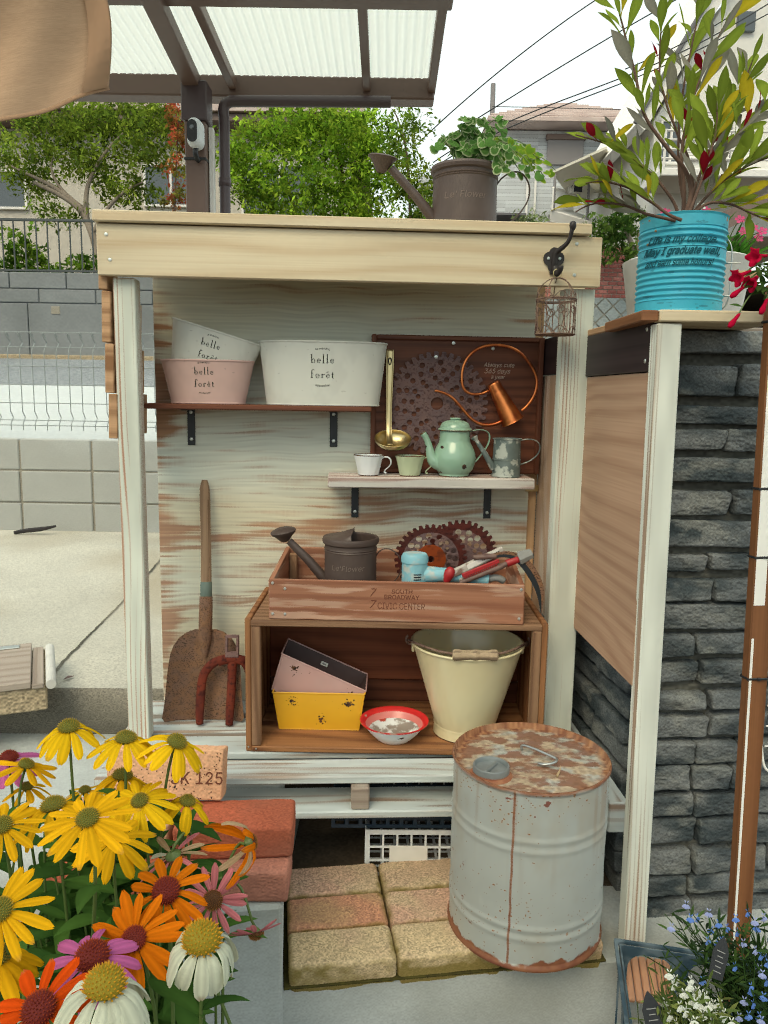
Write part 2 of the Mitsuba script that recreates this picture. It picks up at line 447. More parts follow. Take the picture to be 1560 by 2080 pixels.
P('tub_white', grimy((0.61, 0.63, 0.58)), 0.38)
P('tub_pink', grimy((0.59, 0.41, 0.37)), 0.38)
P('ink', (0.022, 0.03, 0.022), 0.7, spec=0.2)
P('fade_ink', (0.13, 0.050, 0.030), 0.8, spec=0.1)
P('pale_ink', (0.45, 0.36, 0.30), 0.8, spec=0.1)
P('blue_ink', (0.010, 0.07, 0.095), 0.8, spec=0.1)
P('emboss', (0.14, 0.105, 0.088), 0.5)


def chipped(name, base, var, chip, sc=26.0, th=0.735, rough=0.18, edge=None):
    def fn(p, n, uv):
        k = fbm(p.x * sc, p.y * sc, p.z * sc, octaves=4)
        c = mix(base, var, smoothstep(0.3, 0.7, fbm(p.x * 14 + 3, p.y * 14, p.z * 9)))
        c = mix(c, edge or chip, smoothstep(th - 0.03, th, k))
        return mix(c, chip, smoothstep(th, th + 0.012, k))
    P(name, fn, rough, spec=0.6, clearcoat=0.4, clearcoat_gloss=0.9)


chipped('enamel_green', (0.235, 0.40, 0.30), (0.26, 0.42, 0.32), (0.03, 0.015, 0.01), 30, 0.745)
chipped('enamel_pale', (0.46, 0.54, 0.37), (0.44, 0.51, 0.34), (0.16, 0.08, 0.03), 40, 0.78)
chipped('enamel_white', (0.72, 0.76, 0.78), (0.70, 0.75, 0.77), (0.04, 0.02, 0.015), 60, 0.79)
chipped('enamel_cream', (0.66, 0.60, 0.38), (0.63, 0.57, 0.36), (0.25, 0.12, 0.03), 42, 0.86)
chipped('enamel_brown', (0.05, 0.022, 0.014), (0.11, 0.05, 0.02), (0.02, 0.01, 0.008), 60, 0.62, 0.4)
chipped('enamel_red', (0.62, 0.028, 0.025), (0.55, 0.03, 0.03), (0.5, 0.3, 0.25), 60, 0.75)
chipped('tin_yellow', (0.72, 0.40, 0.018), (0.68, 0.37, 0.018), (0.09, 0.025, 0.01), 60, 0.83, 0.4)
chipped('tin_pink', (0.52, 0.315, 0.29), (0.50, 0.33, 0.31), (0.10, 0.035, 0.025), 60, 0.83, 0.45)
P('tin_dark', lambda p, n, uv: mix((0.060, 0.034, 0.034), (0.085, 0.052, 0.052), fbm(p.x * 20, p.y * 20, p.z * 20)), 0.5)
P('worn_basin', lambda p, n, uv: mix(mix((0.62, 0.66, 0.66), (0.25, 0.22, 0.19), smoothstep(0.42, 0.55, fbm(p.x * 45, p.y * 45, p.z * 45, octaves=4))), (0.40, 0.05, 0.03), smoothstep(0.62, 0.68, fbm(p.x * 30 + 9, p.y * 30, p.z * 30))), 0.5)
P('galvanised', lambda p, n, uv: mix(mix((0.075, 0.105, 0.105), (0.20, 0.25, 0.24), fbm(p.x * 40, p.y * 40, p.z * 40)), (0.42, 0.46, 0.42), smoothstep(0.52, 0.62, fbm(p.x * 60, p.y * 60, p.z * 40, octaves=4) + smoothstep(1.29, 1.26, p.z) * 0.10)), 0.5, metal=0.25)


def drum_side(p, n, uv):
    """uv.x: metres round the drum from its seam, uv.y: metres up."""
    k = fbm(p.x * 38, p.y * 38, p.z * 38, octaves=4)
    f = noise(p.x * 260, p.y * 260, p.z * 260)
    c = mix((0.305, 0.335, 0.325), (0.350, 0.375, 0.358), fbm(p.x * 7, p.y * 7, p.z * 11))
    c = mix(c, (0.30, 0.27, 0.21), 0.5 * smoothstep(0.48, 0.72, fbm(p.x * 14 + 4, p.y * 14, p.z * 7, octaves=5)))
    c = mix(c, (0.16, 0.045, 0.030), smoothstep(0.765, 0.785, k) * 0.9)
    c = mix(c, (0.25, 0.12, 0.06), smoothstep(0.80, 0.86, f * (0.6 + 0.6 * fbm(p.x * 9, p.y * 9, p.z * 9))))
    v = uv.y
    drip = smoothstep(0.56, 0.74, fbm(uv.x * 55, v * 3.5, octaves=3)) * smoothstep(0.10, 0.34, v)
    c = mix(c, (0.235, 0.155, 0.10), 0.42 * drip)
    low = smoothstep(0.014, 0.009, v + 0.045 * (fbm(p.x * 34, p.y * 34, p.z * 26, octaves=4) - 0.50))
    top = smoothstep(0.332, 0.341, v + 0.008 * (fbm(p.x * 34, p.y * 34) - 0.5))
    seam = smoothstep(0.0028, 0.0012, dr.abs(uv.x + 0.002 * (noise(v * 60) - 0.5)))
    rust = mix((0.13, 0.042, 0.027), (0.26, 0.115, 0.055), fbm(p.x * 70, p.y * 70, p.z * 70))
    return mix(c, rust, dr.maximum(dr.maximum(low, top), seam * (0.75 + 0.25 * f)))


P('drum_paint', drum_side, 0.5, spec=0.4)


def drum_top(p, n, uv):
    k = fbm(p.x * 42 + 1, p.y * 66, p.z * 30, octaves=5)
    f = noise(p.x * 180, p.y * 180)
    c = mix((0.31, 0.315, 0.285), (0.35, 0.28, 0.20), smoothstep(0.28, 0.56, fbm(p.x * 30, p.y * 44 + 5, octaves=5)))
    c = mix(c, mix((0.235, 0.115, 0.068), (0.13, 0.05, 0.032), f), smoothstep(0.40, 0.60, k) * 0.85)
    r = dr.sqrt(dr.square(uv.x) + dr.square(uv.y))
    return mix(c, mix((0.19, 0.065, 0.035), (0.28, 0.14, 0.065), f), smoothstep(0.120, 0.141, r + 0.03 * (k - 0.5)) * 0.85) * (0.70 + 0.6 * f)


P('drum_lid', drum_top, 0.8, spec=0.25, bump=lambda p, n, uv: fbm(p.x * 60, p.y * 60, p.z * 60, octaves=4), bscale=0.003)
P('rust_edge', lambda p, n, uv: mix((0.19, 0.055, 0.03), (0.32, 0.16, 0.08), fbm(p.x * 80, p.y * 80, p.z * 80)), 0.85)
P('can_blue', lambda p, n, uv: mix(mix(mix((0.020, 0.31, 0.46), (0.050, 0.39, 0.49), fbm(p.x * 14, p.y * 14, p.z * 30)), (0.015, 0.12, 0.17), 0.6 * smoothstep(0.68, 0.78, fbm(p.x * 70 + 3, p.y * 70, p.z * 160, octaves=3))), (0.30, 0.16, 0.06), smoothstep(0.735, 0.755, fbm(p.x * 50, p.y * 50, p.z * 50, octaves=4))), 0.5)
P('grinder_blue', lambda p, n, uv: mix((0.20, 0.44, 0.52), (0.40, 0.46, 0.44), smoothstep(0.50, 0.68, fbm(p.x * 55, p.y * 55, p.z * 55, octaves=4))), 0.55)
P('tool_red', (0.33, 0.016, 0.020), 0.45)
P('tool_white', lambda p, n, uv: mix((0.44, 0.42, 0.38), (0.20, 0.13, 0.10), smoothstep(0.52, 0.66, fbm(p.x * 70, p.y * 70, p.z * 70, octaves=4))), 0.55)
P('tool_brown', lambda p, n, uv: mix((0.10, 0.055, 0.048), (0.17, 0.11, 0.09), noise(p.x * 120, p.y * 120, p.z * 120)), 0.6)
P('tool_grey', (0.24, 0.25, 0.245), 0.5)
P('tape_green', (0.11, 0.155, 0.135), 0.6)
P('paper', (0.70, 0.70, 0.66), 0.7)
# ------ plastics and the like
P('white_plastic', (0.66, 0.70, 0.72), 0.4)
P('navy_plastic', (0.022, 0.045, 0.075), 0.4)
P('tray_plastic', lambda p, n, uv: mix((0.032, 0.062, 0.088), (0.16, 0.21, 0.24), 0.6 * smoothstep(0.4, 0.7, fbm(p.x * 30, p.y * 30, p.z * 30))), 0.45)
P('black_plastic', (0.015, 0.017, 0.02), 0.4)
P('white_wire', (0.74, 0.75, 0.72), 0.35)
P('fence_wire', (0.24, 0.27, 0.27), 0.4)
P('dark_rail', (0.045, 0.055, 0.055), 0.5)
P('frame_brown', (0.135, 0.085, 0.068), 0.4)
P('pipe_brown', (0.070, 0.050, 0.055), 0.4)
P('cloth', lambda p, n, uv: mix((0.46, 0.32, 0.215), (0.34, 0.225, 0.145), 0.6 * noise(uv.x * 40, uv.y * 420) + 0.4 * fbm(uv.x * 4, uv.y * 30)), 0.9, spec=0.1)
scene['clear_sheet'] = {'type': 'principledthin', 'base_color': {'type': 'rgb', 'value': [0.74, 0.78, 0.75]}, 'roughness': 0.4, 'diff_trans': 1.5, 'spec_trans': 0.0, 'eta': 1.4}
P('glass_dark', (0.06, 0.075, 0.085), 0.08, spec=0.8)
P('house_white', (0.70, 0.69, 0.66), 0.7)
P('house_grey', lambda p, n, uv: mi.Color3f(0.46, 0.49, 0.51) * (0.85 + 0.3 * cell_rand(dr.floor((p.x + p.y) * 1.4), 0, dr.floor(p.z * 9))) * dr.select((p.z * 9 - dr.floor(p.z * 9)) < 0.16, 0.72, 1.0), 0.8)
P('shutter_grey', (0.21, 0.20, 0.205), 0.6)
P('eave_brown', (0.15, 0.105, 0.09), 0.6)
P('roof_tile', lambda p, n, uv: mix((0.54, 0.455, 0.425), (0.42, 0.33, 0.31), noise(p.x * 3, p.y * 3, p.z * 3)), 0.8)
P('roof_dark', (0.12, 0.12, 0.13), 0.7)
P('cable', (0.03, 0.035, 0.04), 0.6)
P('terracotta', (0.46, 0.24, 0.14), 0.8)
P('pot_white', lambda p, n, uv: mix((0.56, 0.56, 0.53), (0.44, 0.44, 0.41), fbm(p.x * 30, p.y * 30, p.z * 30)), 0.8)
P('jute', lambda p, n, uv: mix((0.50, 0.38, 0.22), (0.28, 0.19, 0.10), noise(p.x * 300, p.y * 60, p.z * 300)), 0.9)
P('bark_pale', lambda p, n, uv: mix((0.30, 0.255, 0.205), (0.17, 0.135, 0.105), fbm(p.x * 14, p.y * 14, p.z * 5)), 0.9)
P('bark_brown', lambda p, n, uv: mix((0.14, 0.080, 0.055), (0.075, 0.042, 0.03), fbm(p.x * 90, p.y * 90, p.z * 30)), 0.8)
P('stem_green', (0.085, 0.135, 0.035), 0.5)
P('cone_vc', 'vc', 0.7, spec=0.2)
P('laundry_dark', (0.03, 0.03, 0.04), 0.9)
# ------ leaves and petals
leafmat('leaf_vc', 'vc', 0.9, 0.45)
leafmat('petal_vc', 'vc', 0.55, 0.5)
leafmat('petal_red', (0.50, 0.008, 0.045), 0.6, 0.5)
leafmat('petal_pink', (0.70, 0.10, 0.25), 0.6, 0.5)
leafmat('petal_blue', (0.14, 0.27, 0.72), 0.6, 0.5)
leafmat('petal_lilac', (0.36, 0.42, 0.74), 0.6, 0.5)
leafmat('petal_snow', (0.76, 0.80, 0.74), 0.6, 0.5)
wood('box_back', (0.24, 0.075, 0.034), (0.12, 0.034, 0.016), 16, 0.8, knot=0.04)
P('basin_pink', (0.60, 0.19, 0.17), 0.3)
concrete('far_brick_pale', (0.40, 0.155, 0.13), 0.6, 2.6, 60, 0.5, bump=None)
P('slat_far', (0.19, 0.155, 0.125), 0.7)
P('canopy_pale', (0.60, 0.58, 0.50), 0.6)
P('cloth_hem', (0.34, 0.215, 0.135), 0.9, spec=0.1)
wood('rear_panel', (0.46, 0.33, 0.235), (0.30, 0.19, 0.12), 14, 0.6, paint=(0.56, 0.52, 0.46), pa=(0.35, 0.65), ps=(2, 9), wash=0.1)

# ---------------------------------------------------------------- ground, step, slab, walls
def sheet(name, pts, z, mat, label):
    v = np.array([[x, y, z if np.isscalar(z) else zz] for (x, y), zz in zip(pts, z if not np.isscalar(z) else [z] * len(pts))])
    f = np.array([[0, i, i + 1] for i in range(1, len(pts) - 1)])
    add(name, (v, f), mat, smooth=False)
    tag(name, label, kind='structure')


sheet('ground', [(-400, -400), (400, -400), (400, 600), (-400, 600)], 0.0, 'soil', 'bare dark earth around and below the concrete steps')


def solid(name, lo, hi, mat, label=None, b=0.004, M=I4, kind='structure'):
    lo, hi = np.array(lo, float), np.array(hi, float)
    c = np.eye(4)
    c[:3, 3] = (lo + hi) / 2
    add(name, hullbox(*(hi - lo), b), mat, M @ c, smooth=False)
    if label:
        tag(name, label, kind=kind)


SF = fr((-0.157, 1.236, 0.40), 8.0 * D2R)            # the low step: x along its front edge, turned a little
solid('concrete_ledge', (-3.6, -0.010, -0.6), (-0.010, 1.3, 0.170), 'ledge_concrete', 'pale grey concrete ledge that carries the stacked bricks and the pallet', 0.006, fr((-0.157, 1.236, 0.40), 7.0 * D2R))
solid('concrete_step', (-0.22, 0.0, -0.6), (1.3, 0.80, 0.0), 'ledge_concrete', 'low grey concrete step in front of the pallet carrying the paver bricks', 0.006, SF)
solid('soil_bed', (-0.2, 1.545, 0.30), (0.62, 1.90, 0.402), 'soil', 'dark damp soil in the hollow under the pallet', 0.003)
solid('soil_bank', (-0.25, 1.84, 0.30), (0.62, 1.915, 0.640), 'soil', 'dark earth at the back of the hollow under the pallet', 0.01)
# driveway slab with a rounded pebbly kerb along its near edge
nx = 60
yy = np.array([0.010, 0.006, 0.0, -0.012, -0.030, -0.036, -0.040])
zz = np.array([0.0, 0.0, 0.0, -0.008, -0.026, -0.055, -0.135])
xs = np.linspace(-4.2, 1.6, nx)
kv = []
for k, (a, b) in enumerate(zip(yy, zz)):
    for x in xs:
        j = 0.006 * (meshkit.noise(np.array([x * 16, k * 0.7, 3.3])) - 0.5) * (k > 2)
        kv.append((x, 1.935 + a + j + (x + 0.7) * 0.02, 0.676 + b + j * 0.5))
kf = [(k * nx + i, k * nx + i + 1, (k + 1) * nx + i + 1, (k + 1) * nx + i) for k in range(len(yy) - 1) for i in range(nx - 1)]
kf = np.array(kf)[:, ::-1]
add('kerb', (np.array(kv), kf), 'curb_concrete', smooth=50)
tag('kerb', 'dark pebbly rounded kerb at the near edge of the driveway', kind='structure')
gx, gy = np.meshgrid(np.linspace(-4.2, 1.6, 30), np.linspace(0, 1, 24), indexing='ij')
gY = 1.945 + (gx + 0.7) * 0.02 + gy * (4.60 - 1.945)
gv = np.stack([gx, gY, 0.676 + 0.004 * (meshkit.noise(np.stack([gx * 1.5, gY * 1.5, gx * 0], -1)) - 0.5) * (gy > 0)], -1).reshape(-1, 3)
ii, jj = np.meshgrid(np.arange(29), np.arange(23), indexing='ij')
gf = np.stack([ii * 24 + jj, (ii + 1) * 24 + jj, (ii + 1) * 24 + jj + 1, ii * 24 + jj + 1], -1).reshape(-1, 4)
add('driveway', (gv, gf), 'slab_concrete', smooth=40)
tag('driveway', 'sunlit pale concrete driveway slab behind the shed', kind='structure')
# the crack across the slab: a thin dark seam lying in it
ck = []
crack = [(-0.905, 2.02), (-0.925, 2.20), (-0.955, 2.60), (-0.985, 2.95), (-1.02, 3.30), (-1.055, 3.62), (-1.10, 4.15)]
cp = smoothpath([(x, y, 0.679) for x, y in crack], 70)
cp[:, 0] += 0.008 * (meshkit.noise(cp * np.array([40, 40, 1])) - 0.5)
w = 0.0028 + 0.003 * meshkit.noise(cp * 23)
cv = np.vstack([cp - np.stack([w, w * 0, w * 0], 1), cp + np.stack([w, w * 0, w * 0], 1)])
n = len(cp)
add('driveway__crack', (cv, np.array([(i, n + i, n + i + 1, i + 1) for i in range(n - 1)])), 'curb_concrete', smooth=False)
# dry leaves and a twig on the slab
for i, (x, y, s, a) in enumerate([(-1.28, 2.28, 0.035, 0.3), (-0.86, 1.985, 0.02, 1.0), (-1.62, 3.9, 0.0, 0), (-1.45, 2.55, 0.02, 0.6), (-1.9, 2.9, 0.02, 0.2)]):
    if s:
        m = trimesh.Trimesh([(0, 0, 0.002), (s, 0.3 * s, 0.006), (2 * s, 0, 0.002), (s, -0.35 * s, 0.004)], [(0, 3, 1), (3, 2, 1)], process=False)
        k = fresh('dry_leaf')
        add(k, m, 'tool_brown', fr((x, y, 0.679), a))
        tag(k, ['brown dry leaf lying on the sunlit driveway behind the step board', 'tiny dry leaf on the driveway close to the kerb', '', 'small brown leaf in the middle of the driveway', 'dry scrap on the driveway left of the middle'][i], 'leaf')
tw = thing('twig', 'dark twig lying at the foot of the grey block wall', 'twig')
add(tw, tube(smoothpath([(-2.0, 4.10, 0.69), (-1.93, 4.13, 0.70), (-1.86, 4.12, 0.71), (-1.80, 4.16, 0.72)], 12), [0.010, 0.013, 0.012, 0.006], 6), 'black_iron')

# block wall: three courses of single blocks on mortar
BW = 4.26
bw = thing('block_wall', 'low grey concrete block wall carrying the wire mesh fence', 'wall')
solid(part(bw, 'mortar_core'), (-4.4, BW + 0.008, 0.5), (1.6, BW + 0.10, 1.180), 'mortar', b=0.002)
for r in range(3):
    z0, z1 = [(0.672, 0.830), (0.838, 1.010), (1.018, 1.188)][r]
    for c in range(-7, 9):
        x0 = -1.626 + c * 0.40
        j = 0.002 * rnd.uniform(-1, 1)
        solid(part(bw, 'block'), (x0 + 0.006, BW - 0.002 + j, z0), (x0 + 0.394 + j, BW + 0.114, z1), 'block_concrete', b=0.005)
# the mesh fence on the wall: vertical wires with a V bend near the top and the bottom
mf = thing('mesh_fence', 'light grey welded wire mesh fence standing on the block wall', 'fence')
FY = 4.30
for i in range(50):
    x = -2.55 + i * 0.067
    if x > 0.6:
        break
    p = [(x, FY + 0.03, 1.745), (x, FY, 1.765), (x, FY - 0.012, 1.76), (x, FY + 0.015, 1.735), (x, FY + 0.045, 1.715), (x, FY + 0.012, 1.685), (x, FY, 1.66), (x, FY, 1.34), (x, FY + 0.03, 1.305), (x, FY, 1.27), (x, FY, 1.235)]
    add(part(mf, 'wire'), tube(p, 0.0026, 5), 'fence_wire')
for z, dy in ((1.768, -0.008), (1.690, 0.012), (1.585, -0.003), (1.485, -0.003), (1.385, -0.003), (1.290, 0.006), (1.262, -0.003)):
    add(part(mf, 'rail_wire'), tube([(-2.6, FY + dy, z), (0.6, FY + dy, z)], 0.0026, 5), 'fence_wire')
for x in (-2.62, -1.19, 0.55):
    add(part(mf, 'post'), tube([(x, FY + 0.05, 1.2), (x, FY + 0.05, 1.72)], 0.022, 12), 'fence_wire')
# road beyond, rising away; old retaining wall; upper terrain
sheet('road_verge', [(-30, 4.36), (30, 4.36), (30, 7.6), (-30, 7.0)], [1.12, 1.12, 1.56, 1.47], 'road_concrete', 'bright pale concrete strip rising beyond the mesh fence')
sheet('road', [(-30, 6.98), (30, 7.58), (30, 11.2), (-30, 11.2)], [1.471, 1.561, 1.93, 1.93], 'asphalt', 'grey asphalt road in front of the old retaining wall')
rw = thing('retaining_wall', 'old stained concrete block retaining wall across the road', 'wall')
solid(part(rw, 'mortar_core'), (-30, 11.02, 1.6), (-2.0, 11.4, 3.06), 'old_wall', b=0.01)
for c in range(-9, 12):
    for r, (z0, z1) in enumerate(((2.67, 2.85), (2.86, 3.075))):
        x0 = -8.0 + c * 0.79 + (0.39 if r else 0)
        solid(part(rw, 'block'), (x0 + 0.008, 10.995 - 0.004 * r, z0), (x0 + 0.782, 11.3, z1), 'old_wall', b=0.008)
for c in range(-4, 6):
    x0 = -8.0 + c * 1.5
    solid(part(rw, 'panel'), (x0 + 0.006, 10.985, 1.82), (x0 + 1.494, 11.3, 2.655), 'old_wall', b=0.008)
solid(part(rw, 'drain_hole'), (-4.671, 10.975, 2.513), (-4.549, 11.0, 2.621), 'mortar', b=0.005)
solid(part(rw, 'base_strip'), (-30, 10.90, 1.85), (-2.0, 10.98, 1.955), 'aggregate', b=0.01)
sheet('terrain', [(-60, 11.1), (60, 11.1), (60, 120), (-60, 120)], [3.03, 3.03, 5.0, 5.0], 'soil', 'planted upper ground behind the retaining wall')
# dark railing on the retaining wall
rl = thing('railing', 'dark metal railing with thin upright bars on the retaining wall', 'railing')
for i in range(34):
    x = -8.2 + i * 0.157
    add(part(rl, 'bar'), hullbox(0.018, 0.018, 0.70, 0.003), 'dark_rail', fr((x, 11.15, 3.44)), smooth=False)
for z, t in ((3.80, 0.035), (3.12, 0.03)):
    add(part(rl, 'rail'), hullbox(6.2, 0.03, t, 0.003), 'dark_rail', fr((-5.6, 11.15, z)), smooth=False)
# weathered step board with white nosing at the left edge of the driveway
sb = thing('step_board', 'weathered wooden board on a pebbled block with white rounded edging, on the driveway', 'step')
BF = fr((-0.895, 1.995, 0.676), 24 * D2R)
add(part(sb, 'pebble_block'), hullbox(0.7, 0.30, 0.062, 0.004), 'aggregate', BF @ fr((-0.36, -0.06, 0.031)), smooth=False)
for k in range(3):
    add(part(sb, 'edging'), tube([(0.0, 0.082 - k * 0.1, 0.066), (0.0, -0.016 - k * 0.1, 0.066)], 0.012, 12), 'pot_white', BF)
plank(part(sb, 'board'), (-0.70, -0.22, 0.063), (-0.045, 0.10, 0.080), 'grey_wood', BF)
plank(part(sb, 'lath'), (-0.043, -0.22, 0.060), (-0.016, 0.08, 0.072), 'grey_wood', BF)
add(part(sb, 'metal_plate'), hullbox(0.09, 0.026, 0.003, 0.001), 'zinc', BF @ fr((-0.12, 0.070, 0.0822)), smooth=False)

# ---------------------------------------------------------------- the pallet
pl = thing('pallet', 'weathered whitewashed wooden pallet that the little shed stands on', 'pallet')
for y0, y1 in ((-0.172, -0.092), (-0.058, 0.030), (0.052, 0.132), (0.160, 0.245)):
    j = rnd.uniform(-0.004, 0.004)
    plank(part(pl, 'deck_slat'), (-0.525 + j, y0, -0.018), (0.50 + j, y1, 0.0), 'pallet_wood', b=0.003)
for x in (-0.47, 0.030, 0.44):
    plank(part(pl, 'stringer'), (x - 0.019, -0.188, -0.068), (x + 0.019, 0.245, -0.0183), 'grey_wood', b=0.003)
for y0, y1 in ((-0.192, -0.088), (0.0, 0.09), (0.15, 0.24)):
    plank(part(pl, 'base_slat'), (-0.515, y0, -0.085), (0.50, y1, -0.0683), 'pallet_wood', b=0.003)

# ---------------------------------------------------------------- the shed
sh = thing('garden_shed', 'small open-fronted garden shed of whitewashed boards on a pallet', 'shed')
plank(part(sh, 'post'), (-0.4965, 0.0, 0.001), (-0.4505, 0.044, 1.028), 'white_grain', tilt=fr((0, 0, 0), 0, 0, -0.001))
k = part(sh, 'post')
plank(k, (0.4635, 0.0, 0.001), (0.5305, 0.040, 1.028), 'white_post')
tag(k, 'wide whitewashed right front post')
k = part(sh, 'rear_post')
plank(k, (0.452, 0.2535, 0.001), (0.487, 0.295, 1.10), 'raw_wood')
tag(k, 'raw unpainted rear post')
plank(part(sh, 'fascia'), (-0.520, -0.0215, 1.0295), (0.533, -0.0005, 1.1315), 'pine', b=0.0015)
plank(part(sh, 'roof_board'), (-0.524, -0.034, 1.134), (0.506, 0.335, 1.156), 'pine', axis=0, b=0.002)
plank(part(sh, 'rail'), (-0.45, 0.0, 1.06), (0.46, 0.036, 1.13), 'pine')
plank(part(sh, 'roof_bearer'), (0.52, 0.30, 1.05), (0.60, 0.335, 1.09), 'pine', axis=0)
for x, z in ((-0.500, 1.110), (-0.494, 1.060), (0.478, 1.117), (0.476, 1.053)):
    screw(sh, x, -0.0218, z)
# back panel with its brush strokes
m, uv = boxuv(hullbox(0.934, 0.0115, 1.128, 0.0008), 0)
m.vertices += np.array([-0.004, 0.2462, 0.5655])
uv = np.stack([m.vertices[:, 0] + 0.471, m.vertices[:, 2]], 1)
scene[part(sh, 'back_panel')] = mikit.ply(moved(m, LF), 'panel_paint', smooth=False, uv=uv)
# lapped slats of the left side, seen along their ends
for z0, z1, dx in ((0.692, 0.787, 0.003), (0.789, 0.892, -0.001), (0.895, 1.000, -0.004), (1.003, 1.040, -0.008)):
    plank(part(sh, 'side_slat'), (-0.5165 + dx, -0.004, z0), (-0.4985 + dx, 0.252, z1), 'slat_wood', tilt=fr((0, 0, 0), 0, 0, 0.03), b=0.0015)
plank(part(sh, 'side_panel'), (0.4885, 0.042, 0.26), (0.4975, 0.255, 0.848), 'rear_panel', axis=2, b=0.0005)
plank(part(sh, 'side_top_board'), (0.484, 0.042, 0.850), (0.497, 0.255, 0.938), 'black_wood', axis=1, b=0.001)
# small brackets
add(part(sh, 'angle_bracket'), cat([moved(hullbox(0.020, 0.0025, 0.045, 0.0006), fr((-0.452, 0.2385, 0.030))), moved(hullbox(0.020, 0.026, 0.0025, 0.0006), fr((-0.452, 0.227, 0.0015)))]), 'zinc', LF, smooth=False)
screw(sh, -0.452, 0.237, 0.042, r=0.003)
add(part(sh, 'strap_bracket'), hullbox(0.034, 0.004, 0.017, 0.001), 'brass', LF @ fr((0.470, 0.236, 0.566)), smooth=False)
screw(sh, 0.462, 0.2335, 0.566, r=0.0032)

# ---------------------------------------------------------------- wooden screen on the right, running towards the viewer
RW = 3.2 * D2R
RF = fr((0.462, 1.36, 0.0), RW)                     # x outwards to the right, y inwards along the screen
sc = thing('side_screen', 'plywood side screen with a dark top board between the shed and the stone pillar', 'screen')
for k, (a, b) in enumerate(((0.0, 0.0045), (0.0045, 0.009), (0.009, 0.0135))):
    plank(part(sc, 'plywood_sheet'), (a + 0.0003, 0.0 if k == 0 else 0.0012 * k, 0.930), (b, 0.40, 1.500), 'ply_wood', RF, axis=1, b=0.0004)
dkb = plank(part(sc, 'top_board'), (-0.004, 0.002, 1.502), (0.016, 0.40, 1.588), 'black_wood', RF, axis=1, b=0.001)
tag(dkb, 'dark brown stained top board')
plank(part(sc, 'batten'), (0.0165, -0.002, 1.503), (0.034, 0.030, 1.590), 'raw_wood', RF, axis=2)
plank(part(sc, 'rough_edge_strip'), (-0.004, 0.030, 1.5885), (0.020, 0.40, 1.602), 'slat_wood', RF, axis=1, tilt=fr((0, 0, 0), 0.0, 0.0, 0))
plank(part(sc, 'post'), (0.004, -0.034, 0.40), (0.046, -0.002, 1.581), 'white_rail', fr((0.459, 1.368, 0), 5 * D2R, 0, 0), tilt=fr((0, 0, 0), 0, 0, -0.013))
plank(part(sc, 'inner_post'), (0.0155, 0.004, 0.41), (0.034, 0.034, 1.500), 'box_edge', RF, tilt=fr((0, 0, 0), 0, 0, -0.008))
for z in (1.575, 1.52):
    hd = lathe([(0, 0.0012), (0.003, 0.0013), (0.0042, 0), (0, 0)], 12)
    add(part(sc, 'screw'), hd, 'zinc', RF @ fr((-0.0042, 0.025, z)) @ np.array([[0, 0, -1, 0], [0, 1, 0, 0], [1, 0, 0, 0], [0, 0, 0, 1.0]]), smooth=30)
sr = thing('side_rail', 'weathered timber rail running along the foot of the plywood screen', 'timber')
plank(sr, (0.0, 0.0, 0.0), (0.040, 0.44, 0.066), 'pallet_wood', fr((0.460, 1.436, 0.590), 3 * D2R), b=0.003)

# ---------------------------------------------------------------- stone pillar of stacked walling stones
def walling_stone(lx, ly, lz, seed):
    r = min(0.0045, lz * 0.2)
    s = m3.Manifold.sphere(r, 8)
    q = np.random.default_rng(seed)
    hx, hy, hz = lx / 2 - r, ly / 2 - r, lz / 2 - r
    pts = [s.translate((a * hx + q.uniform(-.003, .003), b * hy + q.uniform(-.006, .006), c * hz * q.uniform(0.86, 1.0))) for a in (-1, 1) for b in (-1, 1) for c in (-1, 1)]
    m = raw(m3.Manifold.batch_hull(pts).refine_to_length(0.0115))
    d = meshkit.fbm(m.vertices * 60 + seed * 3.1, 4, seed) - 0.5
    m.vertices += m.vertex_normals * (d * 0.0075)[:, None]
    return m


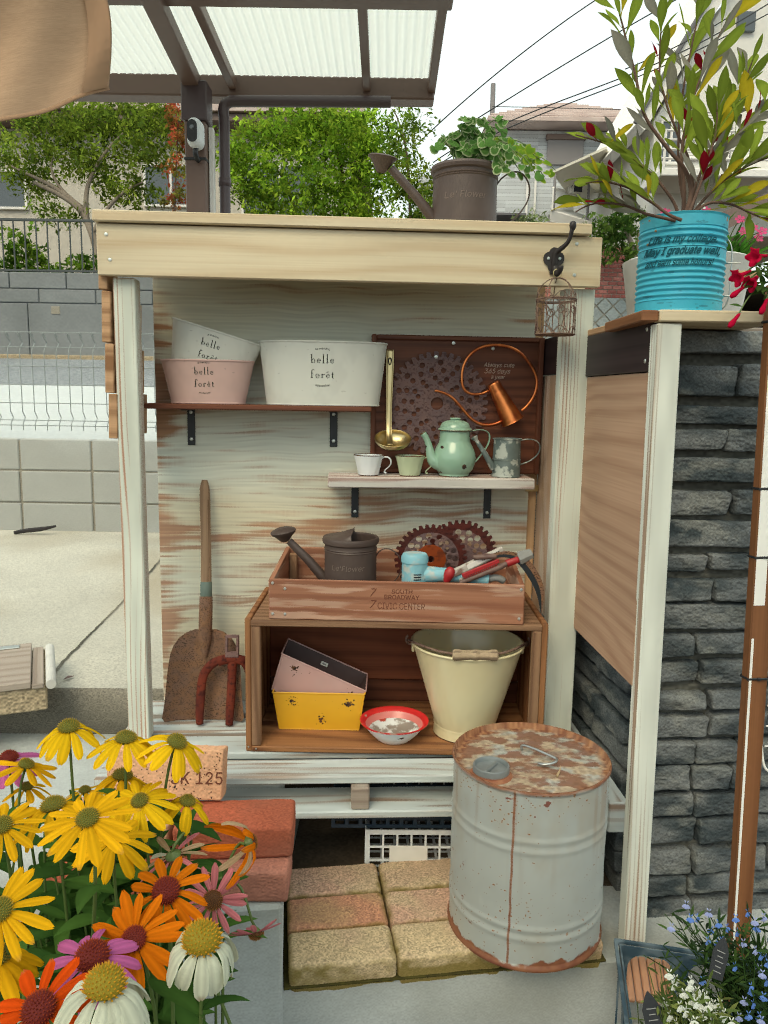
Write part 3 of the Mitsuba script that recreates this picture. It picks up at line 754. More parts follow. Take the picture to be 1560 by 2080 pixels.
PF = fr((0.535, 1.452, 0.0), 6.0 * D2R)
sp = thing('stone_pillar', 'dark pillar wall of stacked rough grey walling stones', 'wall')
add(part(sp, 'mortar_core'), hullbox(0.64, 1.4, 1.30, 0.004), 'pillar_mortar', PF @ fr((0.336, 0.718, 0.92)), smooth=False)
rows = [(1.543, 1.581), (1.463, 1.520), (1.409, 1.441), (1.360, 1.397), (1.298, 1.344), (1.237, 1.283), (1.175, 1.221), (1.128, 1.158), (1.068, 1.110), (1.010, 1.060), (0.958, 0.998), (0.899, 0.942),
        (0.847, 0.880), (0.787, 0.832), (0.735, 0.776), (0.678, 0.726), (0.618, 0.664), (0.556, 0.608), (0.494, 0.543), (0.445, 0.486), (0.381, 0.431), (0.322, 0.372)]
for i, (z0, z1) in enumerate(rows):
    lz = z1 - z0 + 0.004
    x = rnd.uniform(-0.012, 0.004)
    cuts = [x]
    while cuts[-1] < 0.58:
        cuts.append(cuts[-1] + (0.30 if i in (0, 2, 4, 6, 9) and len(cuts) == 1 else rnd.uniform(0.075, 0.135)))
    for a, b in zip(cuts[:-1], cuts[1:]):
        L_ = b - a - 0.004
        add(part(sp, 'stone'), walling_stone(L_, 0.085, lz * rnd.uniform(0.93, 1.06), i * 17 + int(a * 100)), 'stone', PF @ fr(((a + b) / 2, 0.036 + rnd.uniform(-0.008, 0.006), (z0 + z1) / 2 + rnd.uniform(-.002, .002)), rnd.uniform(-.04, .04), 0, rnd.uniform(-.02, .02)), smooth=40)
    if z0 < 1.0:                                    # the return that runs back behind the plywood
        y = 0.075
        while y < 0.95:
            L_ = rnd.uniform(0.12, 0.26)
            add(part(sp, 'stone'), walling_stone(0.085, L_ - 0.008, lz, i * 31 + int(y * 100)), 'stone', PF @ fr((0.030 + rnd.uniform(-.010, .008), y + L_ / 2, (z0 + z1) / 2)), smooth=40)
            y += L_

# ---------------------------------------------------------------- plant stand in front of the pillar
st = thing('plant_stand', 'timber plant stand with a pale top rail and a brown post before the stones', 'stand')
plank(part(st, 'top_board'), (0.459, 1.330, 1.5835), (0.66, 1.56, 1.603), 'pine', fr((0, 0, 0)), axis=0)
plank(part(st, 'end_board'), (0.430, 1.335, 1.584), (0.4585, 1.56, 1.6025), 'brown_post', fr((0, 0, 0)), axis=1)
BP = fr((0.669, 1.310, 0.30), 4 * D2R, 0, -0.028)
k = part(st, 'post')
plank(k, (0.0, 0.0, 0.0), (0.037, 0.022, 1.345), 'brown_post', BP)
tag(k, 'brown stained upright post with a strip of white paint')
plank(part(st, 'white_edge'), (0.002, -0.0012, 0.80), (0.022, -0.0002, 1.32), 'white_wire', BP, b=0.0002)
plank(part(st, 'white_edge'), (0.002, -0.0012, 0.10), (0.0065, -0.0002, 0.74), 'white_wire', BP, b=0.0002)
for z, ln in ((1.285, 1), (1.005, 1), (0.885, 1), (0.665, 0)):
    t = smoothpath([(-0.001, -0.002, z), (0.02, -0.0035, z + 0.001), (0.038, -0.002, z + 0.001), (0.0385, 0.012, z), (0.037, 0.0235, z), (0.0, 0.0235, z), (-0.0015, 0.012, z), (-0.001, -0.002, z)], 40)
    add(part(st, 'cable_tie'), tube(t, 0.0022, 6, flat=0.6), 'black_plastic', BP)
add(part(st, 'tie_head'), hullbox(0.006, 0.005, 0.006, 0.001), 'black_plastic', BP @ fr((0.018, -0.004, 0.666)), smooth=False)
# white wire grid tied to the post
gp = thing('wire_grid', 'white coated wire grid panel tied to the brown post', 'grid')
GF = BP @ fr((0.0405, 0.004, 0.0))
add(part(gp, 'frame_wire'), tube(smoothpath([(0.006, 0, 1.28), (0.002, 0, 0.9), (0.002, 0, 0.50), (0.006, 0, 0.492), (0.20, 0, 0.492)], 60), 0.0024, 8), 'white_wire', GF)
for z in np.arange(0.535, 0.93, 0.0385):
    add(part(gp, 'wire'), tube([(0.002, 0.001, z), (0.2, 0.001, z)], 0.0017, 6), 'white_wire', GF)

# ---------------------------------------------------------------- shelves and the picture board on the back panel
def wall_shelf(label, lo, hi, mat, xs, depth):
    t = thing('wall_shelf', label, 'shelf', 'shelves on the back panel')
    plank(part(t, 'board'), lo, hi, mat, b=0.0025, axis=0)
    z = lo[2]
    for x in xs:
        b = part(t, 'bracket')
        add(b, cat([moved(hullbox(0.0185, 0.0035, 0.088, 0.001), fr((x, 0.2375, z - 0.046))), moved(hullbox(0.0185, depth, 0.003, 0.001), fr((x, 0.2375 - depth / 2, z - 0.002)))]), 'bracket_black', LF, smooth=False)
        for dz in (-0.009, -0.075):
            screw(b, x, 0.2354, z + dz, r=0.0045)
    return t


wall_shelf('dark brown upper shelf holding the three tin tubs', (-0.468, 0.112, 0.7545), (0.054, 0.2395, 0.767), 'dark_wood', (-0.3855, -0.0355), 0.08)
wall_shelf('grey washed lower shelf holding the cups, teapot and small galvanised can', (-0.047, 0.110, 0.577), (0.446, 0.2395, 0.602), 'shelf_wood', (0.0195, 0.357), 0.08)
pb = thing('picture_board', 'dark brown framed wooden board with a short slogan, hung on the back panel', 'board')
plank(part(pb, 'board'), (0.062, 0.229, 0.608), (0.476, 0.2395, 0.936), 'dark_wood', axis=0)
for lo, hi in (((0.056, 0.218, 0.603), (0.068, 0.2395, 0.941)), ((0.470, 0.218, 0.603), (0.482, 0.2395, 0.941)), ((0.0685, 0.219, 0.929), (0.4695, 0.2392, 0.9405)), ((0.0685, 0.219, 0.6035), (0.4695, 0.2392, 0.615))):
    plank(part(pb, 'frame_strip'), lo, hi, 'dark_wood')
for px_, s, h in (((0.372, 0.873), 'Always cute', 0.0105), ((0.368, 0.858), '365 days', 0.0115), ((0.370, 0.844), 'a year', 0.0095)):
    add(part(pb, 'lettering'), upright(text(s, h, 0.0004, shear=0.22, sx=0.92), (px_[0], 0.2289, px_[1] - h / 2)), 'pale_ink', LF, smooth=False)
for x, z in ((0.256, 0.923), (0.354, 0.912), (0.214, 0.889)):
    e = lathe([(0.0018, 0.0), (0.0042, 0.001), (0.0042, 0.003), (0.0016, 0.0035), (0.0012, 0.006), (0, 0.006)], 14)
    add(part(pb, 'hook_screw'), upright(e, (x, 0.222, z)), 'zinc', LF)

# ---------------------------------------------------------------- perforated cutter blades
def blade_shape(r, teeth, hole_rings, hub, seed):
    q = random.Random(seed)
    pts = []
    for i in range(teeth):
        a0 = 2 * PI * i / teeth
        d = 2 * PI / teeth
        for f, rr in ((0.0, 1.005), (0.30, 1.02), (0.50, 1.01), (0.58, 0.925), (0.76, 0.905), (0.94, 0.935)):
            pts.append((rr * r * math.cos(a0 + f * d), rr * r * math.sin(a0 + f * d)))
    s = Polygon(pts)
    cut = [Point(0, 0).buffer(hub, 24)]
    for rr, n, hr in hole_rings:
        for k in range(n):
            a = 2 * PI * (k + q.random() * 0.15) / n + rr * 40
            cut.append(Point(rr * r * math.cos(a), rr * r * math.sin(a)).buffer(hr * r, 8))
    return s.difference(unary_union(cut))


def saw_blade(label, M, r, teeth, rings, hub, mats, seed, hubr=0.3, rimr=0.80, group=None):
    t = thing('saw_blade', label, 'saw blade', group)
    s = blade_shape(r, teeth, rings, hub, seed)
    inner = Point(0, 0).buffer(rimr * r, 48)
    add(part(t, 'toothed_rim'), upright(slab(s.difference(inner), 0.0022)), mats[0], M, smooth=False)
    add(part(t, 'disc'), upright(slab(s.intersection(inner), 0.0018)), mats[1], M, smooth=False)
    h = Point(0, 0).buffer(hubr * r, 40).difference(Point(0, 0).buffer(hub, 24))
    add(part(t, 'hub'), upright(slab(h, 0.0035)), mats[2], M, smooth=False)
    return t


saw_blade('large rusty perforated saw blade hung on the dark picture board', LF @ fr((0.2195, 0.2245, 0.776), 0, 0.012), 0.125, 40, [(0.80, 14, 0.055), (0.655, 19, 0.052), (0.50, 13, 0.05), (0.40, 9, 0.045)], 0.0155, ('blade_rust', 'blade_rust', 'blade_rust'), 3, 0.26, 0.86, 'perforated saw blades')

# ---------------------------------------------------------------- ladle
ld = thing('ladle', 'shiny brass soup ladle hanging before the left edge of the picture board', 'ladle')
hp = smoothpath([(0.1005, 0.214, 0.9035), (0.1000, 0.210, 0.86), (0.0995, 0.204, 0.78), (0.0995, 0.196, 0.715), (0.1005, 0.182, 0.690), (0.102, 0.166, 0.676)], 40)
add(part(ld, 'handle'), tube(hp, [0.0090, 0.0098, 0.0080, 0.0062, 0.0060, 0.0062, 0.0075], 12, flat=0.32, nrm=(1, 0, 0)), 'brass', LF, smooth=True)
for s in (-1, 1):
    q = hp.copy()
    q[:, 0] += s * np.interp(np.linspace(0, 1, 40), [0, 0.15, 0.5, 0.8, 1], [0.0075, 0.0085, 0.0062, 0.0055, 0.006])
    q[:, 1] -= 0.0015
    add(part(ld, 'handle_edge'), tube(q, 0.0018, 8), 'brass', LF, smooth=True)
e = ring((0.100, 0.2075, 0.877), 0.0048, 0.0001, 0.0016, 24, 8)
add(part(ld, 'hanging_hole'), tube(smoothpath([(0.1, 0.2055, 0.884), (0.1035, 0.2055, 0.876), (0.1, 0.2055, 0.868), (0.0965, 0.2055, 0.876), (0.1, 0.2055, 0.884)], 24), 0.0014, 6), 'black_iron', LF)
bp, n = [], 40
for k in range(9):
    a = (PI / 2) * k / 8
    bp.append((math.cos(a), -math.sin(a)))
prof = [(1.0, 0.0)] + bp[1:]
outer = lathe([(r, z) for r, z in prof] , 48)
inner = lathe([(r * 0.965, z * 0.955 + 0.003) for r, z in prof], 48)
inner.faces = inner.faces[:, ::-1]
lip = ring((0, 0, 0.0), 0.985, 0.985, 0.022, 48, 8)
bw_ = cat([outer, inner, lip])
bw_.vertices *= np.array([0.0445, 0.036, 0.026])
add(part(ld, 'bowl'), bw_, 'brass', LF @ fr((0.108, 0.166, 0.692), 0, 33 * D2R, 0), smooth=50)

# ---------------------------------------------------------------- copper watering can on the board
cc = thing('watering_can', 'small shiny copper watering can with a long looped handle hung on the picture board', 'watering can')
A_, B_ = np.array([0.353, 0.200, 0.828]), np.array([0.405, 0.196, 0.735])
ax = (B_ - A_) / np.linalg.norm(B_ - A_)
sx_ = np.array([0, 1.0, 0])
sy_ = np.cross(ax, sx_)
N = np.eye(4)
N[:3, 0], N[:3, 1], N[:3, 2], N[:3, 3] = sx_, sy_, ax, A_
L_ = np.linalg.norm(B_ - A_)
add(part(cc, 'body'), lathe([(0, 0.002), (0.010, 0.002), (0.0145, 0), (0.0165, 0.004), (0.0165, 0.022), (0.0178, 0.024), (0.0195, 0.038), (0.0192, 0.040), (0.0270, L_ - 0.004), (0.0285, L_), (0.027, L_ + 0.001), (0, L_ - 0.004)], 40), 'copper', LF @ N, smooth=35)
add(part(cc, 'handle'), tube(smoothpath([(0.342, 0.2, 0.81), (0.31, 0.2, 0.8), (0.285, 0.2, 0.809), (0.276, 0.2, 0.838), (0.285, 0.2, 0.882), (0.318, 0.2, 0.912), (0.367, 0.2, 0.919), (0.411, 0.2, 0.906), (0.444, 0.2, 0.873), (0.461, 0.2, 0.837), (0.454, 0.2, 0.796), (0.426, 0.2, 0.762)], 70), 0.0034, 10), 'copper', LF, smooth=True)
add(part(cc, 'spout'), tube(smoothpath([(0.377, 0.196, 0.736), (0.336, 0.196, 0.726), (0.305, 0.196, 0.738), (0.277, 0.196, 0.767), (0.25, 0.196, 0.793), (0.227, 0.196, 0.804), (0.21, 0.196, 0.807)], 50), [0.0048, 0.0040, 0.0036, 0.0034, 0.003], 10), 'copper', LF, smooth=True)

# ---------------------------------------------------------------- oval tin tubs with lettering
def serif_word(w, h):
    """Roman lettering drawn with thick and thin strokes; x-height 0.46 of the ascender height h."""
    xh, s, th = 0.47, 0.105, 0.05
    def stem(x, y0, y1, foot=True, flag=True):
        q = [sbox(x - s / 2, y0, x + s / 2, y1)]
        if foot:
            q.append(sbox(x - 0.12, y0, x + 0.12, y0 + th))
        if flag:
            q.append(Polygon([(x - 0.13, y1 - 0.045), (x + s / 2, y1 + 0.02), (x + s / 2, y1 - 0.05), (x - s / 2, y1 - 0.06)]))
        return q
    def bowl(cx, cy, rx, ry, a0=0, a1=360, w=0.045):
        e = affinity.scale(Point(cx, cy).buffer(1, 40), rx, ry)
        i = affinity.scale(Point(cx, cy).buffer(1, 40), rx - 0.09, ry - 0.042)
        r_ = e.difference(i)
        if a1 - a0 < 360:
            a = np.radians(np.linspace(a0, a1, 40))
            r_ = r_.intersection(Polygon([(cx, cy)] + [(cx + 2 * math.cos(t), cy + 2 * math.sin(t)) for t in a]))
        return [r_]
    G = {'l': (stem(0.15, 0, 0.98), 0.36), 'b': (stem(0.13, 0.03, 0.98, foot=False) + bowl(0.31, xh / 2, 0.21, xh / 2 + 0.01), 0.62),
         'e': (bowl(0.25, xh / 2, 0.20, xh / 2 + 0.01, 0, 322) + [sbox(0.09, 0.25, 0.42, 0.285)], 0.54),
         'f': (stem(0.16, 0, 0.80, flag=False) + bowl(0.28, 0.80, 0.16, 0.19, 20, 180) + [sbox(0.03, xh - 0.035, 0.33, xh)] + [Point(0.41, 0.87).buffer(0.05)], 0.46),
         'o': (bowl(0.26, xh / 2, 0.22, xh / 2 + 0.01), 0.58),
         'r': (stem(0.13, 0, xh) + bowl(0.29, xh - 0.17, 0.16, 0.17, 60, 160) + [Point(0.37, xh - 0.055).buffer(0.055)], 0.47),
         't': (stem(0.15, 0.04, 0.66, foot=False, flag=False) + [sbox(0.03, xh - 0.035, 0.33, xh)] + bowl(0.25, 0.12, 0.14, 0.13, 190, 320), 0.40)}
    G['ê'] = (G['e'][0] + [Polygon([(0.10, 0.58), (0.25, 0.76), (0.40, 0.58), (0.36, 0.58), (0.25, 0.68), (0.14, 0.58)])], 0.54)
    x, out = 0, []
    for ch in w:
        g, adv = G[ch]
        out += [affinity.translate(p_, x, 0) for p_ in g]
        x += adv + 0.07
    shp = affinity.scale(affinity.translate(unary_union(out), -x / 2 + 0.035, 0), h, h, origin=(0, 0))
    return slab(shp, 0.0004)


def tin_tub(label, M, rx, ry, bx, by, h, mat, ts, tz, lift=0.0):
    t = thing('tin_tub', label, 'tub', 'oval tin tubs on the upper shelf')
    a = np.arange(64) * 2 * PI / 64

    def loop(fx, z):
        ex, ey = bx + (rx - bx) * fx, by + (ry - by) * fx
        return np.stack([ex * np.sign(np.cos(a)) * np.abs(np.cos(a)) ** 0.85, ey * np.sign(np.sin(a)) * np.abs(np.sin(a)) ** 0.85, a * 0 + z], 1)
    L0 = [loop(0, 0), loop(0.0, 0.002), loop(1, h), loop(0.985, h), loop(0.0, 0.009)]
    v = np.vstack(L0 + [[[0, 0, 0.0]], [[0, 0, 0.009]]])
    f = []
    for k in range(4):
        for i in range(64):
            j = (i + 1) % 64
            f += [(k * 64 + i, k * 64 + j, k * 64 + 64 + j), (k * 64 + i, k * 64 + 64 + j, k * 64 + 64 + i)]
    for i in range(64):
        j = (i + 1) % 64
        f += [(320, j, i), (321, 256 + i, 256 + j)]
    add(part(t, 'body'), (v, np.array(f)), mat, M, smooth=40)
    for nm, fx, z, r in (('rolled_rim', 1.0, h, 0.0024), ('foot_rim', 0.0, 0.002, 0.0016)):
        l = loop(fx, z)
        add(part(t, nm), tube(np.vstack([l, l[:1]]), r, 8, cap=False), mat, M, smooth=True)

    def front(x, z):
        fx = np.clip(z / h, 0, 1)
        ex, ey = bx + (rx - bx) * fx, by + (ry - by) * fx
        c = np.clip(np.abs(x) / ex, 0, 0.999) ** (1 / 0.85)
        return -ey * np.sqrt(1 - c ** 2) ** 0.85 - 0.0006
    for w_, z, hh in (('belle', tz + ts * 0.85, ts), ('forêt', tz - ts * 0.80, ts)):
        m = serif_word(w_, hh)
        add(part(t, 'lettering'), wrap(upright(m, (0, 0, z)), front), 'ink', M, smooth=False)
    m = text('la marche', ts * 0.22, 0.0003, sx=1.15, arc=ts * 3.2)
    add(part(t, 'small_lettering'), wrap(upright(m, (0, 0, tz + ts * 2.35)), front), 'ink', M, smooth=False)
    m = text('ensemble', ts * 0.22, 0.0003, sx=1.15)
    m.vertices[:, 1] += 0.18 / ts * m.vertices[:, 0] ** 2
    add(part(t, 'small_lettering'), wrap(upright(m, (0, 0, tz - ts * 1.75)), front), 'ink', M, smooth=False)
    return t


tin_tub('pale pink oval tin tub with printed words, under a tilted white tub', LF @ fr((-0.331, 0.173, 0.7675)), 0.1075, 0.062, 0.086, 0.048, 0.0985, 'tub_pink', 0.0168, 0.0525)
tin_tub('white oval tin tub stacked askew inside the pink tub', LF @ fr((-0.334, 0.174, 0.838), 0, 0, 16.5 * D2R), 0.1075, 0.058, 0.086, 0.045, 0.0985, 'tub_white', 0.0168, 0.046)
tin_tub('largest white oval tin tub, at the right end of the upper shelf', LF @ fr((-0.0605, 0.175, 0.7675)), 0.151, 0.068, 0.134, 0.056, 0.1455, 'tub_white', 0.0205, 0.0795)

# ---------------------------------------------------------------- cups, teapot, small can on the lower shelf
def strap(pts, r, flat, mat, key, M, n=40, nrm=None):
    add(key, tube(smoothpath(pts, n), r, 10, flat=flat, nrm=nrm), mat, M, smooth=True)


def enamel_cup(label, x, y, mat, hx):
    t = thing('enamel_cup', label, 'cup', 'enamel cups on the lower shelf')
    M = LF @ fr((x, y, 0.6025))
    cup = lathe([(0, 0.001), (0.0235, 0), (0.0250, 0.0025), (0.0285, 0.016), (0.0330, 0.036), (0.0362, 0.0485), (0.0350, 0.0485), (0.0318, 0.036), (0.0272, 0.016), (0.0235, 0.004), (0, 0.003)], 40)
    th = np.arctan2(cup.vertices[:, 1], cup.vertices[:, 0])
    k = 1 - 0.035 * np.abs(np.cos(th * 5)) * smooth01((cup.vertices[:, 2] - 0.006) / 0.01) * (1 - smooth01((cup.vertices[:, 2] - 0.036) / 0.012))
    cup.vertices[:, :2] *= k[:, None]
    add(part(t, 'body'), cup, mat, M, smooth=40)
    add(part(t, 'rim'), ring((0, 0, 0.0487), 0.0358, 0.0358, 0.0011, 48, 6), 'enamel_brown', M, smooth=True)
    add(part(t, 'foot_ring'), ring((0, 0, 0.0012), 0.0240, 0.0240, 0.0011, 40, 6), 'enamel_brown', M, smooth=True)
    h0 = [(0.0335, -0.004, 0.041), (0.046, -0.008, 0.0445), (0.0535, -0.009, 0.036), (0.051, -0.008, 0.024), (0.041, -0.006, 0.014), (0.0385, -0.005, 0.009), (0.0435, -0.006, 0.0065)]
    strap(h0, 0.0042, 0.30, mat, part(t, 'handle'), M, nrm=(0, 1, 0))
    return t


def smooth01(x):
    x = np.clip(x, 0, 1)
    return x * x * (3 - 2 * x)


enamel_cup('white enamel cup with a dark rim at the left end of the lower shelf', 0.050, 0.163, 'enamel_white', 1)
enamel_cup('pale green enamel cup with a rusty rim, left of the teapot', 0.150, 0.163, 'enamel_pale', 1)

tp = thing('teapot', 'chipped light green enamel teapot with a domed lid on the lower shelf', 'teapot')
TM = LF @ fr((0.259, 0.172, 0.6022))
add(part(tp, 'body'), lathe([(0, 0.0015), (0.034, 0.0), (0.0365, 0.002), (0.0365, 0.006), (0.045, 0.016), (0.0505, 0.030), (0.0520, 0.044), (0.0500, 0.058), (0.0435, 0.072), (0.0385, 0.081), (0.0370, 0.088), (0.0365, 0.107), (0.0372, 0.110), (0.034, 0.110), (0.034, 0.09), (0, 0.09)], 56), 'enamel_green', TM, smooth=40)
ldk = part(tp, 'lid')
add(ldk, lathe([(0.0405, 0.1105), (0.0412, 0.1125), (0.040, 0.1150), (0.0368, 0.1165), (0.0355, 0.122), (0.031, 0.129), (0.022, 0.1335), (0.0125, 0.1350), (0.0105, 0.1362), (0.0135, 0.1385), (0.012, 0.1408), (0, 0.1415)], 56), 'enamel_green', TM, smooth=40)
add(part(tp, 'rust_rim'), ring((0, 0, 0.1108), 0.0400, 0.0400, 0.0013, 48, 6), 'enamel_brown', TM, smooth=True)
add(part(tp, 'foot_ring'), ring((0, 0, 0.001), 0.0358, 0.0358, 0.0012, 48, 6), 'enamel_brown', TM, smooth=True)
add(part(tp, 'spout'), tube(smoothpath([(-0.036, -0.012, 0.028), (-0.056, -0.014, 0.043), (-0.063, -0.015, 0.066), (-0.069, -0.016, 0.086), (-0.080, -0.018, 0.1035)], 40), [0.0150, 0.0145, 0.0110, 0.0085, 0.0072, 0.0075], 14), 'enamel_green', TM, smooth=True)
add(part(tp, 'spout_rim'), moved(ring((0, 0, 0), 0.0068, 0.0068, 0.0011, 24, 6), fr((-0.0803, -0.018, 0.1040), 0, 0.1, -0.6)), 'enamel_brown', TM, smooth=True)
strap([(0.036, 0.004, 0.106), (0.062, 0.006, 0.1125), (0.083, 0.007, 0.105), (0.0855, 0.007, 0.085), (0.074, 0.006, 0.062), (0.058, 0.004, 0.041), (0.047, 0.003, 0.030)], 0.0065, 0.24, 'enamel_green', part(tp, 'handle'), TM, nrm=(0, 1, 0))
for x, z, rx_, rz_ in ((0.018, 0.026, 0.0055, 0.0058), (-0.034, 0.071, 0.0034, 0.0034), (-0.036, 0.010, 0.004, 0.0018)):
    pr_ = np.interp(z, [0.006, 0.016, 0.030, 0.044, 0.058, 0.072], [0.0365, 0.045, 0.0505, 0.052, 0.050, 0.0435])
    c_ = slab(affinity.scale(Point(0, 0).buffer(1, 10), rx_, rz_), 0.0004)
    add(part(tp, 'enamel_chip'), wrap(upright(c_, (x, 0, z)), lambda X, Z: -np.sqrt(np.maximum(np.interp(Z, [0.006, 0.016, 0.030, 0.044, 0.058, 0.072], [0.0365, 0.045, 0.0505, 0.052, 0.050, 0.0435]) ** 2 - X ** 2, 1e-8)) - 0.0004, 0.002), 'enamel_brown', TM, smooth=False)

gc = thing('watering_can', 'small worn galvanised watering can with flaking white paint on the lower shelf', 'watering can')
GM = LF @ fr((0.386, 0.163, 0.6022))
add(part(gc, 'body'), lathe([(0, 0.001), (0.0345, 0), (0.0355, 0.003), (0.0340, 0.008), (0.0335, 0.040), (0.0350, 0.042), (0.0335, 0.044), (0.0325, 0.088), (0.0350, 0.0925), (0.0335, 0.093), (0.031, 0.088), (0.031, 0.01), (0, 0.01)], 44), 'galvanised', GM, smooth=35)
add(part(gc, 'top_rim'), ring((0, 0, 0.0925), 0.0345, 0.0345, 0.0013, 44, 6), 'galvanised', GM, smooth=True)
add(part(gc, 'spout'), tube([(-0.032, -0.005, 0.020), (-0.055, -0.008, 0.056), (-0.078, -0.010, 0.089)], [0.0085, 0.0065, 0.0045], 12), 'galvanised', GM, smooth=True)
add(part(gc, 'rose'), moved(lathe([(0, -0.004), (0.005, -0.003), (0.0085, 0.004), (0.009, 0.006), (0, 0.008)], 20), fr((-0.0795, -0.010, 0.0915), 0, 0, -35 * D2R)), 'galvanised', GM, smooth=35)
strap([(0.032, 0.0, 0.088), (0.055, -0.002, 0.092), (0.076, -0.003, 0.084), (0.0795, -0.003, 0.066), (0.066, -0.002, 0.046), (0.033, 0.0, 0.030)], 0.0062, 0.22, 'galvanised', part(gc, 'handle'), GM, nrm=(0, 1, 0))

# ---------------------------------------------------------------- wooden fruit box lying on its side on the pallet
BXF = LF @ fr((-0.2235, -0.056, 0.001), -3.5 * D2R)
ab = thing('fruit_box', 'brown wooden fruit box lying on its side on the pallet, open to the front', 'box')
W_, H_, DP = 0.662, 0.303, 0.285
plank(part(ab, 'bottom_board'), (0.013, 0.0, 0.0), (0.649, 0.140, 0.013), 'box_wood', BXF)
plank(part(ab, 'bottom_board'), (0.013, 0.142, 0.0), (0.649, DP, 0.013), 'box_wood', BXF)
for y0, y1 in ((0.0, 0.095), (0.098, 0.190), (0.193, DP)):
    plank(part(ab, 'top_board'), (0.013, y0, H_ - 0.013), (0.649, y1, H_), 'box_edge', BXF)
for x0, x1 in ((0.0, 0.0125), (0.6495, 0.662)):
    plank(part(ab, 'end_board'), (x0, 0.002, 0.0), (x1, 0.141, H_ + 0.004), 'box_wood', BXF, axis=2)
    plank(part(ab, 'end_board'), (x0, 0.1425, 0.0), (x1, DP, H_ + 0.004), 'box_wood', BXF, axis=2)
for x0, x1 in ((0.0135, 0.033), (0.629, 0.6485)):
    plank(part(ab, 'corner_batten'), (x0, 0.001, 0.0135), (x1, 0.022, H_ - 0.0135), 'box_edge', BXF, axis=2)
for z0, z1 in ((0.014, 0.070), (0.072, 0.289)):
    plank(part(ab, 'back_board'), (0.013, DP - 0.012, z0), (0.649, DP - 0.001, z1), 'dark_wood' if z0 < 0.05 else 'box_back', BXF, axis=0)
for x, z in ((0.0065, 0.012), (0.023, 0.008), (0.64, 0.009)):
    screw(ab, x, -0.0005, z, BXF, 0.002, 'nail')

# ---------------------------------------------------------------- shallow tray on top of it
tr = thing('wooden_tray', 'shallow reddish wooden tray with stencilled lettering on top of the fruit box', 'tray')
TRF = BXF @ fr((0.051, 0.012, H_ + 0.0008), -1.3 * D2R)
TL = 0.556
plank(part(tr, 'front_board'), (0.0, 0.0, 0.0), (TL, 0.010, 0.089), 'red_wood', TRF)
plank(part(tr, 'back_board'), (0.0, 0.243, 0.0), (TL, 0.253, 0.113), 'red_wood', TRF)
for x0 in (0.0, TL - 0.010):
    s = Polygon([(0.0105, 0.0), (0.2425, 0.0), (0.2425, 0.112), (0.0105, 0.088)])
    m = slab(s, 0.010)
    v = m.vertices
    m.vertices = np.stack([v[:, 2] + x0, v[:, 0], v[:, 1]], 1)
    m.fix_normals()
    m, uv = boxuv(m, 1)
    scene[part(tr, 'side_board')] = mikit.ply(moved(m, TRF), 'red_wood', smooth=False, uv=uv)
plank(part(tr, 'base_board'), (0.0105, 0.0105, 0.0), (TL - 0.0105, 0.2425, 0.008), 'box_wood', TRF, axis=0)
for y0, h in ((0.215, 0.03),):
    plank(part(tr, 'inner_batten'), (0.011, 0.222, 0.010), (0.030, 0.242, 0.100), 'box_edge', TRF, axis=2)
for x, z in ((0.009, 0.081), (0.036, 0.069), (0.009, 0.012), (0.036, 0.012), (TL - 0.008, 0.079), (TL - 0.010, 0.014)):
    screw(tr, x, -0.0003, z, TRF, 0.0036)
for s, h, z, x, sx in (('SOUTH', 0.0095, 0.0635, 0.291, 1.0), ('BROADWAY', 0.0095, 0.0510, 0.291, 1.02), ('CIVIC CENTER', 0.0145, 0.0285, 0.290, 0.72)):
    add(part(tr, 'lettering'), upright(text(s, h, 0.0003, sx=sx, bold=h < 0.01), (x, -0.0002, z)), 'fade_ink', TRF, smooth=False)
for z in (0.056, 0.030):
    add(part(tr, 'lettering'), upright(text('7', 0.018, 0.0003, shear=0.25), (0.226, -0.0002, z)), 'fade_ink', TRF, smooth=False)

# ---------------------------------------------------------------- brown watering cans (one in the tray, one on the roof)
def brown_can(label, M, r, h, kind):
    t = thing('watering_can', label, 'watering can')
    bt = 0.0035
    add(part(t, 'body'), lathe([(0, 0.002), (r * 0.98, 0), (r, 0.003), (r * 0.985, 0.008), (r * 0.965, h * 0.80), (r * 0.99, h * 0.815), (r * 0.965, h * 0.83), (r * 0.99, h * 0.845), (r * 0.965, h * 0.86), (r * 0.97, h * 0.90), (r * 1.04, h * 0.92), (r * 1.06, h * 0.965), (r * 1.03, h), (r * 0.97, h), (r * 0.93, h * 0.97), (r * 0.92, 0.02), (0, 0.02)], 56), 'brown_metal', M, smooth=35)
    if kind == 'lid':                               # a half cover that rises to a lip, beside the filling opening
        a = np.linspace(PI * 0.47, PI * 1.53, 40)
        g = []
        for f in np.linspace(0, 1, 8):
            zc = h + 0.011 * smooth01(f)
            g.append(np.stack([np.cos(a) * r * 0.98 * (1 - f) + f * 0.004, np.sin(a) * r * 0.98 * (1 - f * 0.16), a * 0 + zc], 1))
        v = np.vstack(g)
        f = [(k * 40 + i, k * 40 + i + 1, k * 40 + 41 + i, k * 40 + 40 + i) for k in range(7) for i in range(39)]
        f = np.array(f)
        add(part(t, 'half_cover'), (v, np.vstack([f, f[:, ::-1]])), 'brown_metal', M, smooth=50)
        add(part(t, 'cover_lip'), tube(g[-1][::3], 0.0015, 6), 'brown_metal', M, smooth=True)
    return t


